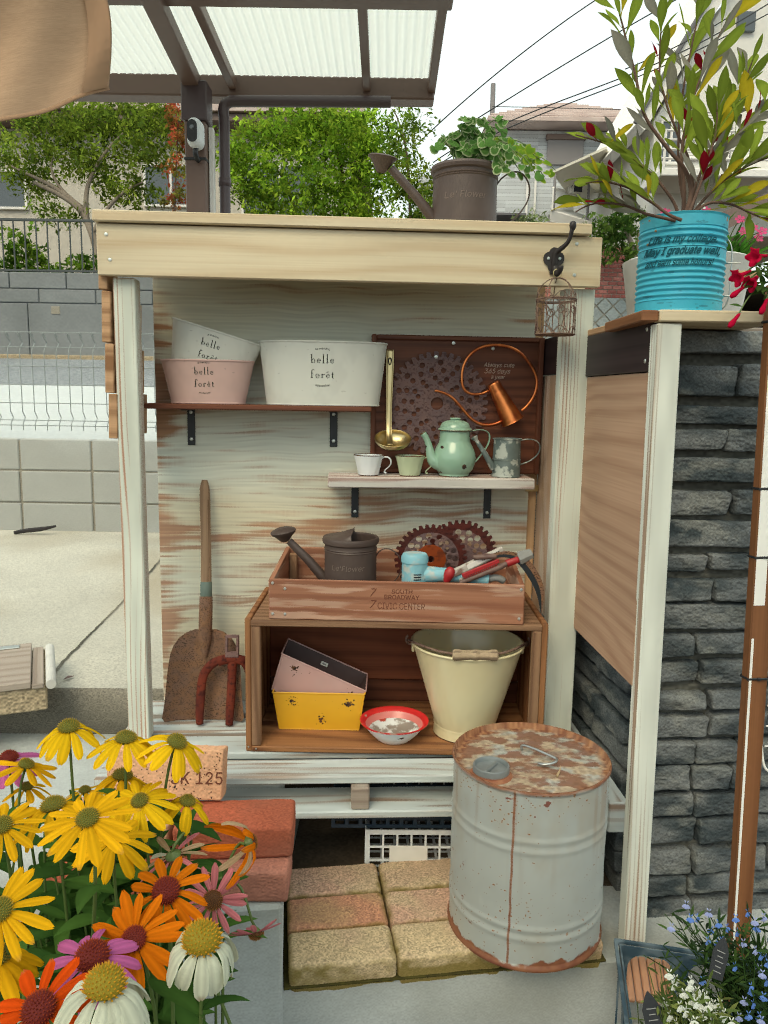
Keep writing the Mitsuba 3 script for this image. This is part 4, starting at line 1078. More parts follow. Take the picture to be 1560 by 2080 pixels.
wc = brown_can('brown metal watering can with a half-covered top standing in the wooden tray', TRF @ fr((0.172, 0.092, 0.0085)), 0.0610, 0.162, 'lid')
WM = TRF @ fr((0.172, 0.092, 0.0085))
add(part(wc, 'spout'), tube([(-0.050, -0.002, 0.052), (-0.094, -0.004, 0.104), (-0.140, -0.006, 0.150)], [0.0125, 0.0105, 0.0085], 14), 'brown_metal', WM, smooth=True)
add(part(wc, 'rose'), moved(lathe([(0.0075, -0.018), (0.012, -0.014), (0.021, -0.004), (0.0275, 0.001), (0.0295, 0.006), (0.026, 0.010), (0.014, 0.0145), (0, 0.0165)], 32), fr((-0.152, -0.006, 0.166), 0, 4 * D2R, -10 * D2R)), 'brown_metal', WM, smooth=35)
hp = smoothpath([(0.058, 0.0, 0.118), (0.084, -0.002, 0.136), (0.108, -0.003, 0.122), (0.116, -0.003, 0.092), (0.098, -0.002, 0.058), (0.060, 0.0, 0.036)], 50)
add(part(wc, 'handle'), tube(hp, 0.0042, 10, flat=0.3, nrm=(0, 1, 0)), 'brown_metal', WM, smooth=True)
sf = lambda R_: (lambda X, Z: -np.sqrt(np.maximum(R_ ** 2 - X ** 2, 1e-8)) - 0.0004)
add(part(wc, 'lettering'), wrap(upright(text("Le'Flower", 0.0115, 0.0006, shear=0.15), (-0.002, 0, 0.094)), sf(0.0592)), 'emboss', WM, smooth=False)

rc = brown_can('large brown metal watering can planted with variegated ivy on the shed roof', LF @ fr((0.262, 0.150, 1.1565)), 0.0755, 0.152, 'open')
RM = LF @ fr((0.262, 0.150, 1.1565))
add(part(rc, 'spout'), tube([(-0.066, -0.002, 0.034), (-0.115, -0.004, 0.090), (-0.171, -0.006, 0.146)], [0.0135, 0.0105, 0.0095], 16), 'brown_metal', RM, smooth=True)
add(part(rc, 'rose'), moved(lathe([(0.0085, -0.030), (0.012, -0.026), (0.025, -0.006), (0.0325, 0.002), (0.0330, 0.005), (0.029, 0.007), (0.015, 0.0095), (0, 0.0105)], 36), fr((-0.190, -0.006, 0.1655), 0, 10 * D2R, 7 * D2R)), 'brown_metal', RM, smooth=35)
hp = smoothpath([(0.074, 0.0, 0.120), (0.098, -0.002, 0.143), (0.126, -0.003, 0.146), (0.147, -0.004, 0.120), (0.144, -0.004, 0.082), (0.117, -0.003, 0.046), (0.090, -0.001, 0.020), (0.0825, 0.0, 0.006), (0.0885, 0, 0.0055), (0.0905, 0, 0.0125), (0.0855, 0, 0.014)], 80)
add(part(rc, 'handle'), tube(hp, 0.0046, 10, flat=0.38, nrm=(0, 1, 0)), 'brown_metal', RM, smooth=True)
add(part(rc, 'lettering'), wrap(upright(text("Le' Flower", 0.0135, 0.0006, shear=0.15), (-0.008, 0, 0.073)), sf(0.0733)), 'emboss', RM, smooth=False)
soil = lathe([(0.068, 0.0), (0.04, 0.008), (0, 0.012)], 24)
add(part(rc, 'soil'), soil, 'soil', RM @ fr((0, 0, 0.135)), smooth=True)

# ---------------------------------------------------------------- tools in the tray
SB = [(0.68, 15, 0.085), (0.53, 14, 0.075), (0.415, 12, 0.06)]
saw_blade('red-rimmed perforated saw blade with an orange centre, the front one of two in the tray', BXF @ fr((0.413, 0.190, 0.407), 0, 9 * D2R), 0.086, 34, SB, 0.0085, ('tooth_rust', 'blade_rust', 'orange_rust'), 5, 0.42, 0.78, 'perforated saw blades')
saw_blade('dull rusty saw blade behind the red-rimmed one in the tray', BXF @ fr((0.486, 0.222, 0.408), 0, 5 * D2R), 0.090, 34, SB, 0.0085, ('tooth_rust', 'blade_rust', 'blade_rust'), 6, 0.38, 0.74, 'perforated saw blades')

gr = thing('angle_grinder', 'old light blue angle grinder with flaking paint in the wooden tray', 'grinder')
GRM = BXF @ fr((0.3705, 0.075, 0.312))
add(part(gr, 'gear_head'), lathe([(0, 0), (0.027, 0), (0.029, 0.004), (0.0285, 0.110), (0.0305, 0.112), (0.0305, 0.124), (0.0265, 0.131), (0.010, 0.133), (0, 0.133)], 40), 'grinder_blue', GRM, smooth=35)
add(part(gr, 'neck'), tube([(0.018, 0.0, 0.083), (0.060, -0.004, 0.084), (0.105, -0.010, 0.083), (0.165, -0.016, 0.078)], [0.021, 0.0165, 0.0155, 0.015], 18), 'grinder_blue', GRM, smooth=True)
for k in range(4):
    add(part(gr, 'vent'), wrap(upright(slab(sbox(-0.0085, -0.0013, 0.0085, 0.0013), 0.0004), (0.006, 0, 0.071 + k * 0.0058)), sf(0.0289), 0.004), 'bracket_black', GRM, smooth=False)
add(part(gr, 'cord_end'), tube(smoothpath([(0.165, -0.016, 0.078), (0.182, -0.016, 0.082), (0.199, -0.012, 0.074)], 14), 0.008, 10), 'tool_grey', GRM, smooth=True)

jk = thing('caulking_gun', 'worn white and red hand tool with a red knob lying across the grinder', 'hand tool')
P0, P1 = np.array([0.450, 0.048, 0.402]), np.array([0.572, 0.075, 0.456])
JA = fr(P0, math.atan2(P1[1] - P0[1], P1[0] - P0[0]), 0, -math.atan2(P1[2] - P0[2], P1[0] - P0[0]))
add(part(jk, 'bar'), hullbox(0.132, 0.012, 0.0165, 0.002), 'tool_white', BXF @ JA @ fr((0.066, 0, 0)), smooth=False)
add(part(jk, 'label'), hullbox(0.080, 0.0005, 0.0115, 0.0002), 'paper', BXF @ JA @ fr((0.080, -0.0064, 0.001)), smooth=False)
for k in range(11):
    add(part(jk, 'print'), hullbox(0.0022 + 0.0016 * (k % 3), 0.0004, 0.004 + 0.0012 * (k % 2), 0.0001), 'ink', BXF @ JA @ fr((0.078 + k * 0.0040, -0.0068, 0.0018)), smooth=False)
add(part(jk, 'knob'), lathe([(0, -0.021), (0.0062, -0.020), (0.0085, -0.013), (0.0115, -0.004), (0.0118, 0.004), (0.009, 0.012), (0.0045, 0.0155), (0, 0.016)], 24), 'tool_red', BXF @ fr((0.446, 0.042, 0.405), 0, 0, 0.32), smooth=40)
add(part(jk, 'lever'), hullbox(0.10, 0.006, 0.010, 0.002), 'tool_white', BXF @ JA @ fr((0.062, -0.008, -0.0185), 0, 0, -0.03), smooth=False)
tl = thing('pruning_tool', 'dark rod tool with a red toothed bar and grey ferrule in the tray', 'hand tool')
P0, P1 = np.array([0.470, 0.036, 0.386]), np.array([0.606, 0.052, 0.441])
TA = fr(P0, math.atan2(P1[1] - P0[1], P1[0] - P0[0]), 0, -math.atan2(P1[2] - P0[2], P1[0] - P0[0]))
add(part(tl, 'rod'), tube([(0, 0, 0), (0.10, 0, 0), (0.11, 0, 0.001), (0.150, 0, 0.001)], [0.0055, 0.0068, 0.0055, 0.0055], 12), 'tool_brown', BXF @ TA, smooth=True)
add(part(tl, 'rack_bar'), cat([moved(hullbox(0.088, 0.006, 0.009, 0.001), fr((0.054, -0.002, 0.0145)))] + [moved(hullbox(0.0024, 0.006, 0.0045, 0.0006), fr((0.014 + k * 0.0047, -0.002, 0.0078))) for k in range(17)]), 'tool_red', BXF @ TA, smooth=False)
add(part(tl, 'red_sleeve'), tube([(0.112, 0, 0.001), (0.140, 0, 0.001)], 0.0085, 12), 'tool_red', BXF @ TA, smooth=True)
add(part(tl, 'ferrule'), moved(lathe([(0, 0), (0.0145, 0), (0.0160, 0.004), (0.0150, 0.008), (0.0115, 0.032), (0.009, 0.033), (0, 0.033)], 8), fr((0.140, 0, 0.0015)) @ np.array([[0, 0, 1, 0], [0, 1, 0, 0], [-1, 0, 0, 0], [0, 0, 0, 1.0]])), 'tool_grey', BXF @ TA, smooth=30)
sk = thing('sickle', 'rusty sickle with a dark curved blade hanging over the right end of the tray', 'sickle')
def band(o, i):
    return Polygon(list(o) + list(i)[::-1])
oc = smoothpath([(0.545, 0, 0.452), (0.580, 0, 0.456), (0.612, 0, 0.446), (0.638, 0, 0.418), (0.655, 0, 0.384), (0.658, 0, 0.350), (0.6545, 0, 0.314)], 40)[:, [0, 2]]
ic = smoothpath([(0.545, 0, 0.440), (0.580, 0, 0.441), (0.602, 0, 0.425), (0.624, 0, 0.396), (0.640, 0, 0.366), (0.648, 0, 0.340), (0.6545, 0, 0.314)], 40)[:, [0, 2]]
mc = oc * 0.52 + ic * 0.48
add(part(sk, 'back'), upright(slab(band(oc, mc), 0.0030), (0, 0.0492, 0)), 'shovel_rust', BXF, smooth=False)
add(part(sk, 'blade'), upright(slab(band(mc, ic), 0.0018), (0, 0.0485, 0)), 'bracket_black', BXF, smooth=False)
add(part(sk, 'tang'), tube([(0.500, 0.055, 0.440), (0.550, 0.050, 0.446)], 0.006, 10), 'tool_brown', BXF, smooth=True)

# ---------------------------------------------------------------- inside the fruit box
def tin_planter(label, M, mat, chips, sticker=False, dd=0.0):
    t = thing('tin_planter', label, 'planter', 'rectangular tin planters in the fruit box')
    h, w0, d0, w1, d1 = 0.0945, 0.188, 0.098 - dd, 0.214, 0.122 - dd
    def rect(w, d, z):
        return [(-w / 2, -d / 2, z), (w / 2, -d / 2, z), (w / 2, d / 2, z), (-w / 2, d / 2, z)]
    A, B = rect(w0, d0, 0), rect(w1, d1, h)
    f = [(0, 1, 5, 4), (1, 2, 6, 5), (2, 3, 7, 6), (3, 0, 4, 7), (3, 2, 1, 0)]
    add(part(t, 'shell'), (np.array(A + B), np.array(f)), mat, M, smooth=False)
    A, B = rect(w0 - 0.0026, d0 - 0.0026, 0.0015), rect(w1 - 0.003, d1 - 0.003, h - 0.0005)
    f = [(4, 5, 1, 0), (5, 6, 2, 1), (6, 7, 3, 2), (7, 4, 0, 3), (0, 1, 2, 3)]
    add(part(t, 'lining'), (np.array(A + B), np.array(f)), 'tin_dark', M, smooth=False)
    p = rect(w1, d1, h)
    for i in range(4):
        add(part(t, 'rolled_rim'), tube([p[i], p[(i + 1) % 4]], 0.0019, 8), mat, M, smooth=True)
    p = rect(w0 - 0.001, d0 - 0.001, 0.0012)
    add(part(t, 'foot_bead'), tube([p[0], p[1]], 0.0013, 6), mat, M, smooth=True)
    for s in (-1, 1):
        add(part(t, 'seam'), tube([(s * (w0 / 2 - 0.004), -d0 / 2 - 0.0003, 0.003), (s * (w1 / 2 - 0.004), -d1 / 2 - 0.0003, h - 0.003)], 0.0008, 6), mat, M, smooth=True)
    q = random.Random(len(label))
    fy = lambda X, Z: -(d0 / 2 + (d1 - d0) / 2 * np.clip(Z / h, 0, 1)) - 0.0004 + 0 * X
    for cx, cz, r in chips:                         # clusters of rust where the paint has flaked
        blobs = []
        for _ in range(26):
            rr = r * abs(q.gauss(0, 0.55))
            a = q.uniform(0, 2 * PI)
            s = r * q.uniform(0.05, 0.20) * (1.25 - min(1, rr / r))
            pts = [(cx + rr * math.cos(a) + s * q.uniform(0.5, 1.3) * math.cos(b), cz + rr * math.sin(a) + s * q.uniform(0.5, 1.3) * math.sin(b)) for b in np.linspace(0, 2 * PI, 9)[:-1]]
            blobs.append(Polygon(pts).buffer(0))
        u = unary_union(blobs).intersection(sbox(-w0 / 2, 0.004, w1 / 2, h - 0.004))
        add(part(t, 'rust_patch'), wrap(upright(slab(u, 0.0002)), fy, 0.05), 'enamel_brown', M, smooth=False)
    if sticker:
        add(part(t, 'sticker'), hullbox(0.018, 0.0006, 0.0095, 0.0002), 'paper', M @ fr((0.0, d1 / 2 - 0.004, h - 0.020), 0, -7 * D2R), smooth=False)
        add(part(t, 'sticker_print'), hullbox(0.010, 0.0004, 0.0035, 0.0001), 'tool_grey', M @ fr((0.0, d1 / 2 - 0.0047, h - 0.020), 0, -7 * D2R), smooth=False)
    return t


tin_planter('yellow rectangular tin planter with rusty chips standing in the fruit box', BXF @ fr((0.1555, 0.140, 0.0135)), 'tin_yellow', [(-0.062, 0.073, 0.017), (0.070, 0.068, 0.021), (0.004, 0.027, 0.018)])
tin_planter('pink rectangular tin planter tipped askew into the yellow one', BXF @ fr((0.1285, 0.141, 0.0700), 0, 0, 24.0 * D2R), 'tin_pink', [(-0.066, 0.073, 0.021), (0.076, 0.070, 0.017)], True, 0.010)

bs = thing('basin', 'small worn white enamel basin with a red rim standing in the fruit box', 'basin')
BM = BXF @ fr((0.331, 0.056, 0.0135))
add(part(bs, 'outer_bowl'), lathe([(0, 0.002), (0.037, 0.0), (0.041, 0.003), (0.050, 0.012), (0.0555, 0.018), (0.0575, 0.020), (0.0640, 0.029), (0.0695, 0.0395)], 64), 'enamel_white', BM, smooth=40)
add(part(bs, 'red_rim'), lathe([(0.0695, 0.0392), (0.0755, 0.0415), (0.0785, 0.0425), (0.0788, 0.0445), (0.0760, 0.0448), (0.0705, 0.0420), (0.0655, 0.0365)], 64), 'enamel_red', BM, smooth=40)
add(part(bs, 'pink_band'), lathe([(0.0655, 0.0365), (0.0570, 0.0235)], 64), 'basin_pink', BM, smooth=40)
add(part(bs, 'worn_inside'), lathe([(0.0570, 0.0235), (0.0465, 0.012), (0.036, 0.005), (0, 0.004)], 64), 'worn_basin', BM, smooth=40)

bk = thing('bucket', 'tall cream enamel bucket with a wooden grip standing in the fruit box', 'bucket')
KM = BXF @ fr((0.498, 0.102, 0.0135))
kh = 0.218
add(part(bk, 'body'), lathe([(0, 0.004), (0.070, 0.004), (0.0725, 0.0), (0.0745, 0.002), (0.0720, 0.020), (0.0735, 0.0235), (0.0720, 0.027), (0.1265, kh - 0.004), (0.1295, kh), (0.1265, kh + 0.001), (0.1235, kh - 0.004), (0.0700, 0.030), (0, 0.028)], 72), 'enamel_cream', KM, smooth=40)
add(part(bk, 'rolled_rim'), ring((0, 0, kh), 0.1290, 0.1290, 0.0030, 72, 8), 'enamel_cream', KM, smooth=True)
add(part(bk, 'foot_rust'), ring((0, 0, 0.0008), 0.0732, 0.0732, 0.0014, 60, 6), 'enamel_brown', KM, smooth=True)
for s in (-1, 1):
    e = part(bk, 'ear')
    add(e, moved(hullbox(0.006, 0.030, 0.026, 0.002), fr((s * 0.1265, 0, kh - 0.010))), 'enamel_cream', KM, smooth=False)
    add(part(e, 'wire_eye'), tube(smoothpath([(s * 0.128, 0, kh - 0.008), (s * 0.1385, 0, kh - 0.006), (s * 0.1425, -0.004, kh + 0.004), (s * 0.138, -0.006, kh + 0.014)], 16), 0.0026, 8), 'cage_rust', KM, smooth=True)
bail = smoothpath([(-0.138, -0.002, kh + 0.002), (-0.128, -0.028, kh + 0.006), (-0.102, -0.068, kh + 0.008), (-0.060, -0.108, kh + 0.009), (0.0, -0.124, kh + 0.009), (0.060, -0.108, kh + 0.009), (0.102, -0.068, kh + 0.008), (0.128, -0.028, kh + 0.006), (0.138, -0.002, kh + 0.002)], 60)
add(part(bk, 'bail'), tube(bail, 0.0029, 10), 'cage_rust', KM, smooth=True)
gp_ = lathe([(0, -0.049), (0.0095, -0.049), (0.0125, -0.045), (0.0125, -0.036), (0.0110, -0.028), (0.0105, -0.010), (0.0125, 0.0), (0.0105, 0.010), (0.0110, 0.030), (0.0125, 0.036), (0.0125, 0.046), (0.0095, 0.049), (0, 0.049)], 28)
gp_.vertices = gp_.vertices[:, [2, 1, 0]] * np.array([1, 1, -1])
m, uv = boxuv(gp_, 0)
scene[part(bk, 'wooden_grip')] = mikit.ply(moved(m, KM @ fr((0.004, -0.1245, kh + 0.010), 0.03)), 'grip_wood', smooth=False, uv=uv)

# ---------------------------------------------------------------- shovel and fork leaning on the panel
sv = thing('shovel', 'old rusty shovel with a wooden handle leaning against the back panel', 'shovel')
SHM = LF @ fr((-0.3445, 0.118, 0.0005), 0, -10.5 * D2R)
half = [(0.0, 0.222), (0.026, 0.2215), (0.045, 0.215), (0.062, 0.203), (0.075, 0.184), (0.083, 0.160), (0.088, 0.120), (0.092, 0.060), (0.096, 0.024), (0.098, 0.010), (0.092, 0.0), (0.06, 0.002), (0.0, 0.001)]
bs_ = Polygon(half + [(-x, y) for x, y in half[::-1]]).buffer(0.003).buffer(-0.003)
gx_, gz_ = np.meshgrid(np.linspace(-0.1, 0.1, 41), np.linspace(0, 0.224, 45), indexing='ij')
m = slab(bs_, 0.0022)
v, f = trimesh.remesh.subdivide_to_size(m.vertices, m.faces, 0.014, max_iter=10)
m = upright(trimesh.Trimesh(v, f, process=False))
X, Z = m.vertices[:, 0], m.vertices[:, 2]
m.vertices[:, 1] += -0.055 * (X / 0.1) ** 2 * 0.42 - 0.010 * np.exp(-(X / 0.016) ** 2) * smooth01((Z - 0.05) / 0.14)
m.merge_vertices()
add(part(sv, 'blade'), m, 'shovel_rust', SHM, smooth=50)
add(part(sv, 'socket'), tube([(0.0, -0.010, 0.155), (0.0, -0.012, 0.20), (0.0, -0.008, 0.245), (0.0, -0.006, 0.302)], [0.006, 0.0155, 0.0165, 0.0160], 20), 'shovel_rust', SHM, smooth=True)
add(part(sv, 'tape'), tube([(0.0, -0.006, 0.300), (-0.0005, -0.006, 0.338)], 0.0142, 20), 'tape_green', SHM, smooth=True)
hm = tube(smoothpath([(-0.0005, -0.006, 0.336), (-0.003, -0.006, 0.45), (-0.007, -0.008, 0.570), (-0.0075, -0.008, 0.588)], 24), [0.0132, 0.0130, 0.0125, 0.0122, 0.0125, 0.0130, 0.0130, 0.0118, 0.007], 20)
m, uv = boxuv(hm, 2)
scene[part(sv, 'handle')] = mikit.ply(moved(m, SHM), 'tool_handle', smooth=True, uv=uv)

fk = thing('garden_fork', 'rusty red three-tined fork head leaning in front of the shovel blade', 'fork')
FM = LF @ fr((-0.279, 0.085, 0.001), 0, -9 * D2R)
def flatbar(pts, w, th, n=30):
    return tube(smoothpath(pts, n), w, 10, flat=th, nrm=(1, 0, 0))
add(part(fk, 'tine'), tube(smoothpath([(-0.012, 0, 0.158), (-0.040, 0, 0.150), (-0.062, -0.001, 0.124), (-0.069, -0.004, 0.080), (-0.071, -0.006, 0.035), (-0.071, -0.004, 0.004)], 40), [0.0105, 0.0105, 0.0105, 0.0105, 0.0108, 0.010, 0.0085], 10, flat=0.6, nrm=(0, 0, 1)), 'red_rust', FM, smooth=True)
add(part(fk, 'crossbar'), tube(smoothpath([(-0.030, 0, 0.153), (0.004, 0, 0.160), (0.034, 0.002, 0.153)], 12), 0.0118, 10, flat=0.7, nrm=(0, 0, 1)), 'red_rust', FM, smooth=True)
add(part(fk, 'tine'), tube(smoothpath([(0.004, 0, 0.158), (0.004, -0.001, 0.120), (0.002, -0.005, 0.060), (-0.001, -0.006, 0.002)], 30), [0.0115, 0.0105, 0.0105, 0.009], 10, flat=0.6, nrm=(1, 0, 0)), 'red_rust', FM, smooth=True)
add(part(fk, 'tine'), tube(smoothpath([(0.010, 0, 0.158), (0.030, 0, 0.154), (0.045, 0.01, 0.124), (0.0475, 0.012, 0.060), (0.0475, 0.012, 0.004)], 40), [0.0105, 0.0105, 0.0105, 0.009], 10, flat=0.6, nrm=(0, 0, 1)), 'red_rust', FM, smooth=True)
sq = sbox(-0.0155, 0, 0.0155, 0.052).difference(sbox(-0.0105, 0.012, 0.0105, 0.046))
add(part(fk, 'socket'), upright(slab(sq, 0.018), (0.004, 0.009, 0.165)), 'blade_rust', FM, smooth=False)

# ---------------------------------------------------------------- hook and hanging cage on the fascia
hk = thing('coat_hook', 'black cast iron hook screwed to the right end of the fascia', 'hook')
HM = LF @ fr((0.430, -0.0222, 1.083))
pl_ = unary_union([affinity.scale(Point(-0.012, 0.002).buffer(1, 20), 0.0105, 0.0135), affinity.scale(Point(0.011, 0.002).buffer(1, 20), 0.0105, 0.0135), affinity.scale(Point(0, 0.012).buffer(1, 20), 0.011, 0.013), affinity.scale(Point(0.0, -0.014).buffer(1, 20), 0.0125, 0.012), sbox(-0.008, -0.03, 0.008, 0.01)])
add(part(hk, 'back_plate'), upright(slab(pl_.buffer(-0.001).buffer(0.001), 0.004)), 'black_iron', HM, smooth=False)
add(part(hk, 'upper_arm'), tube(smoothpath([(0, -0.002, -0.022), (0.0, -0.007, -0.005), (0.002, -0.012, 0.012), (0.010, -0.022, 0.020), (0.0205, -0.034, 0.033), (0.0235, -0.040, 0.049), (0.025, -0.041, 0.056)], 40), [0.0055, 0.0060, 0.0060, 0.0052, 0.0045, 0.0042, 0.0050], 14), 'black_iron', HM, smooth=True)
add(part(hk, 'finial'), lathe([(0, -0.009), (0.0045, -0.008), (0.0073, -0.001), (0.0065, 0.006), (0.0035, 0.009), (0, 0.0095)], 20), 'black_iron', HM @ fr((0.0255, -0.0415, 0.061)), smooth=True)
add(part(hk, 'lower_arm'), tube(smoothpath([(0.0, -0.004, -0.010), (0.0015, -0.010, -0.024), (0.003, -0.020, -0.032), (0.006, -0.028, -0.026), (0.007, -0.030, -0.018)], 24), [0.0055, 0.006, 0.006, 0.0055, 0.0068], 14), 'black_iron', HM, smooth=True)
for x in (-0.0125, 0.0115):
    screw(hk, x, -0.0045, 0.002, HM, 0.0036)
cg = thing('birdcage', 'small rusty wire birdcage lantern hanging from the black hook', 'birdcage')
CM = LF @ fr((0.434, -0.044, 0.9265))
R0, Zb, Zd = 0.0415, 0.0, 0.072
add(part(cg, 'hanging_ring'), moved(ring((0, 0, 0), 0.0092, 0.0092, 0.0010, 30, 6), fr((0, 0, 0.1255), 0, PI / 2 - 0.1)), 'brass', CM, smooth=True)
for z, r in ((Zb, 0.0013), (Zd, 0.0016), (Zd - 0.003, 0.0011)):
    add(part(cg, 'hoop'), ring((0, 0, z), R0, R0, r, 40, 6), 'cage_rust', CM, smooth=True)
add(part(cg, 'base'), lathe([(0, 0.001), (R0, 0.001), (R0, -0.001), (0, -0.001)], 32), 'cage_rust', CM, smooth=False)
for k in range(10):
    a = 2 * PI * k / 10 + 0.2
    c, s = math.cos(a), math.sin(a)
    p = [(R0 * c, R0 * s, Zb), (R0 * c, R0 * s, Zd), (R0 * 0.95 * c, R0 * 0.95 * s, Zd + 0.014), (R0 * 0.76 * c, R0 * 0.76 * s, Zd + 0.030), (R0 * 0.42 * c, R0 * 0.42 * s, Zd + 0.041), (0, 0, Zd + 0.0445)]
    if k % 2:
        p = [p[0]] + [p[1]]
        add(part(cg, 'bar'), tube(p, 0.0008, 6), 'cage_rust', CM, smooth=True)
    else:
        add(part(cg, 'bar'), tube(np.vstack([p[:1], smoothpath(p[1:], 14)]), 0.0011, 6), 'cage_rust', CM, smooth=True)
for k in range(8):                                  # scrolls worked between the bars
    a0 = 2 * PI * k / 8
    pts = []
    for t in np.linspace(0, 1, 40):
        q = 3.2 * PI * t
        u, w_ = 0.010 * (1 - 0.72 * t) * math.sin(q), 0.010 * (1 - 0.72 * t) * math.cos(q)
        a = a0 + (u - 0.002) / R0
        pts.append((R0 * math.cos(a), R0 * math.sin(a), 0.047 + w_ + 0.008 * t))
    pts = [(R0 * math.cos(a0 + 0.32), R0 * math.sin(a0 + 0.32), 0.004), (R0 * math.cos(a0 + 0.15), R0 * math.sin(a0 + 0.15), 0.030)] + pts
    add(part(cg, 'scroll'), tube(pts, 0.0008, 5), 'cage_rust', CM, smooth=True)
    lo = [(R0 * math.cos(a0 + u), R0 * math.sin(a0 + u), 0.001 + 0.015 * math.sin((u + 0.36) / 0.72 * PI)) for u in np.linspace(-0.36, 0.36, 16)]
    add(part(cg, 'arch'), tube(lo, 0.0009, 5), 'cage_rust', CM, smooth=True)
    up_ = [(R0 * 0.97 * math.cos(a0 + u), R0 * 0.97 * math.sin(a0 + u), Zd + 0.002 + 0.012 * math.sin((u + 0.36) / 0.72 * PI)) for u in np.linspace(-0.36, 0.36, 16)]
    add(part(cg, 'arch'), tube(up_, 0.0008, 5), 'cage_rust', CM, smooth=True)

# ---------------------------------------------------------------- drum
DM = fr((0.287, 1.382, 0.4405), -1.94)
dr_ = thing('oil_drum', 'dented grey oil drum with rusty rims and a rusty lid standing on the pavers', 'drum')
Rd, Hd = 0.1455, 0.341
prof = [(Rd + 0.0025, 0.0), (Rd + 0.0035, 0.003), (Rd + 0.0025, 0.007), (Rd, 0.010)]
for z in np.linspace(0.012, Hd - 0.012, 90):
    b = 0.0019 * sum(math.exp(-((z - c) / 0.0052) ** 2) for c in (0.060, 0.080, 0.228, 0.248))
    prof.append((Rd + b - 0.0006 * math.exp(-((z - 0.07) / 0.004) ** 2), z))
prof += [(Rd, Hd - 0.009), (Rd + 0.0025, Hd - 0.006), (Rd + 0.0035, Hd - 0.003), (Rd + 0.002, Hd)]
n = 120
m = lathe(prof, n)
# lay uv: x metres round from the seam, y metres up; dent the sheet a little
p = np.array(prof)
a = np.linspace(0, 2 * PI, n + 1)
gv = np.stack([p[:, None, 0] * np.cos(a), p[:, None, 0] * np.sin(a), np.repeat(p[:, 1:], n + 1, 1)], -1)
d = (meshkit.fbm(gv * np.array([9, 9, 11]) + 4.2, 3) - 0.5) * 0.0035
mid = smooth01((gv[..., 2] - 0.01) / 0.03) * smooth01((Hd - 0.01 - gv[..., 2]) / 0.03)
k = 1 + d * mid / Rd
gv[..., 0] *= k
gv[..., 1] *= k
uv = np.stack([np.repeat(((a + PI) % (2 * PI) - PI)[None] * Rd, len(p), 0), gv[..., 2]], -1).reshape(-1, 2)
i, j = np.meshgrid(np.arange(len(p) - 1), np.arange(n), indexing='ij')
q = np.stack([i * (n + 1) + j, i * (n + 1) + j + 1, (i + 1) * (n + 1) + j + 1, (i + 1) * (n + 1) + j], -1).reshape(-1, 4)
scene[part(dr_, 'shell')] = mikit.ply(moved((gv.reshape(-1, 3), np.vstack([q[:, [0, 1, 2]], q[:, [0, 2, 3]]])), DM), 'drum_paint', smooth=True, uv=uv)
lid = lathe([(Rd + 0.002, Hd), (Rd - 0.0005, Hd), (Rd - 0.0025, Hd - 0.010), (Rd - 0.012, Hd - 0.0105)] + [(r, Hd - 0.0105) for r in np.linspace(Rd - 0.02, 0.01, 16)] + [(0, Hd - 0.0105)], 72)
lid.vertices[:, 2] += 0.002 * (meshkit.fbm(lid.vertices * 30, 3) - 0.5) * (lid.vertices[:, 2] < Hd - 0.01)
scene[part(dr_, 'lid')] = mikit.ply(moved(lid, DM), 'drum_lid', smooth=True, uv=lid.vertices[:, :2])
cp_ = part(dr_, 'cap')
CMx = fr((0.203, 1.320, 0.4405 + Hd - 0.011))
add(cp_, lathe([(0.040, 0.0005), (0.036, 0.004), (0.0335, 0.006), (0.0335, 0.009), (0, 0.009)], 40), 'rust_edge', CMx, smooth=35)
add(part(cp_, 'zinc_ring'), lathe([(0.0335, 0.008), (0.0335, 0.0185), (0.0325, 0.0205), (0.0300, 0.0205), (0.0290, 0.018), (0.0285, 0.0130), (0, 0.0125)], 40), 'zinc_dull', CMx, smooth=30)
add(part(cp_, 'cross_bar'), hullbox(0.050, 0.007, 0.006, 0.002), 'zinc_dull', CMx @ fr((0, 0, 0.015), 1.0), smooth=False)
hb = smoothpath([(-0.048, 0.013, 0.001), (-0.050, 0.012, 0.012), (-0.042, 0.009, 0.0155), (0.0, 0.0, 0.016), (0.034, -0.012, 0.0155), (0.0415, -0.020, 0.014)], 40)
HDm = fr((0.318, 1.380, 0.4405 + Hd - 0.010), -0.35)
add(part(dr_, 'wire_handle'), tube(smoothpath([(-0.052, 0.022, 0.002), (-0.052, 0.022, 0.010), (-0.044, 0.018, 0.013), (0.012, -0.010, 0.013), (0.020, -0.016, 0.012), (0.016, -0.026, 0.010), (-0.012, -0.030, 0.005)], 50), 0.0027, 8), 'steel', HDm, smooth=True)
add(part(dr_, 'dry_bract'), tube([(0.0, 0, 0.002), (0.006, 0.014, 0.004), (0.010, 0.028, 0.008)], [0.0045, 0.0035, 0.001], 6, flat=0.4), 'jute', fr((0.322, 1.312, 0.4405 + Hd - 0.009), -0.1), smooth=True)

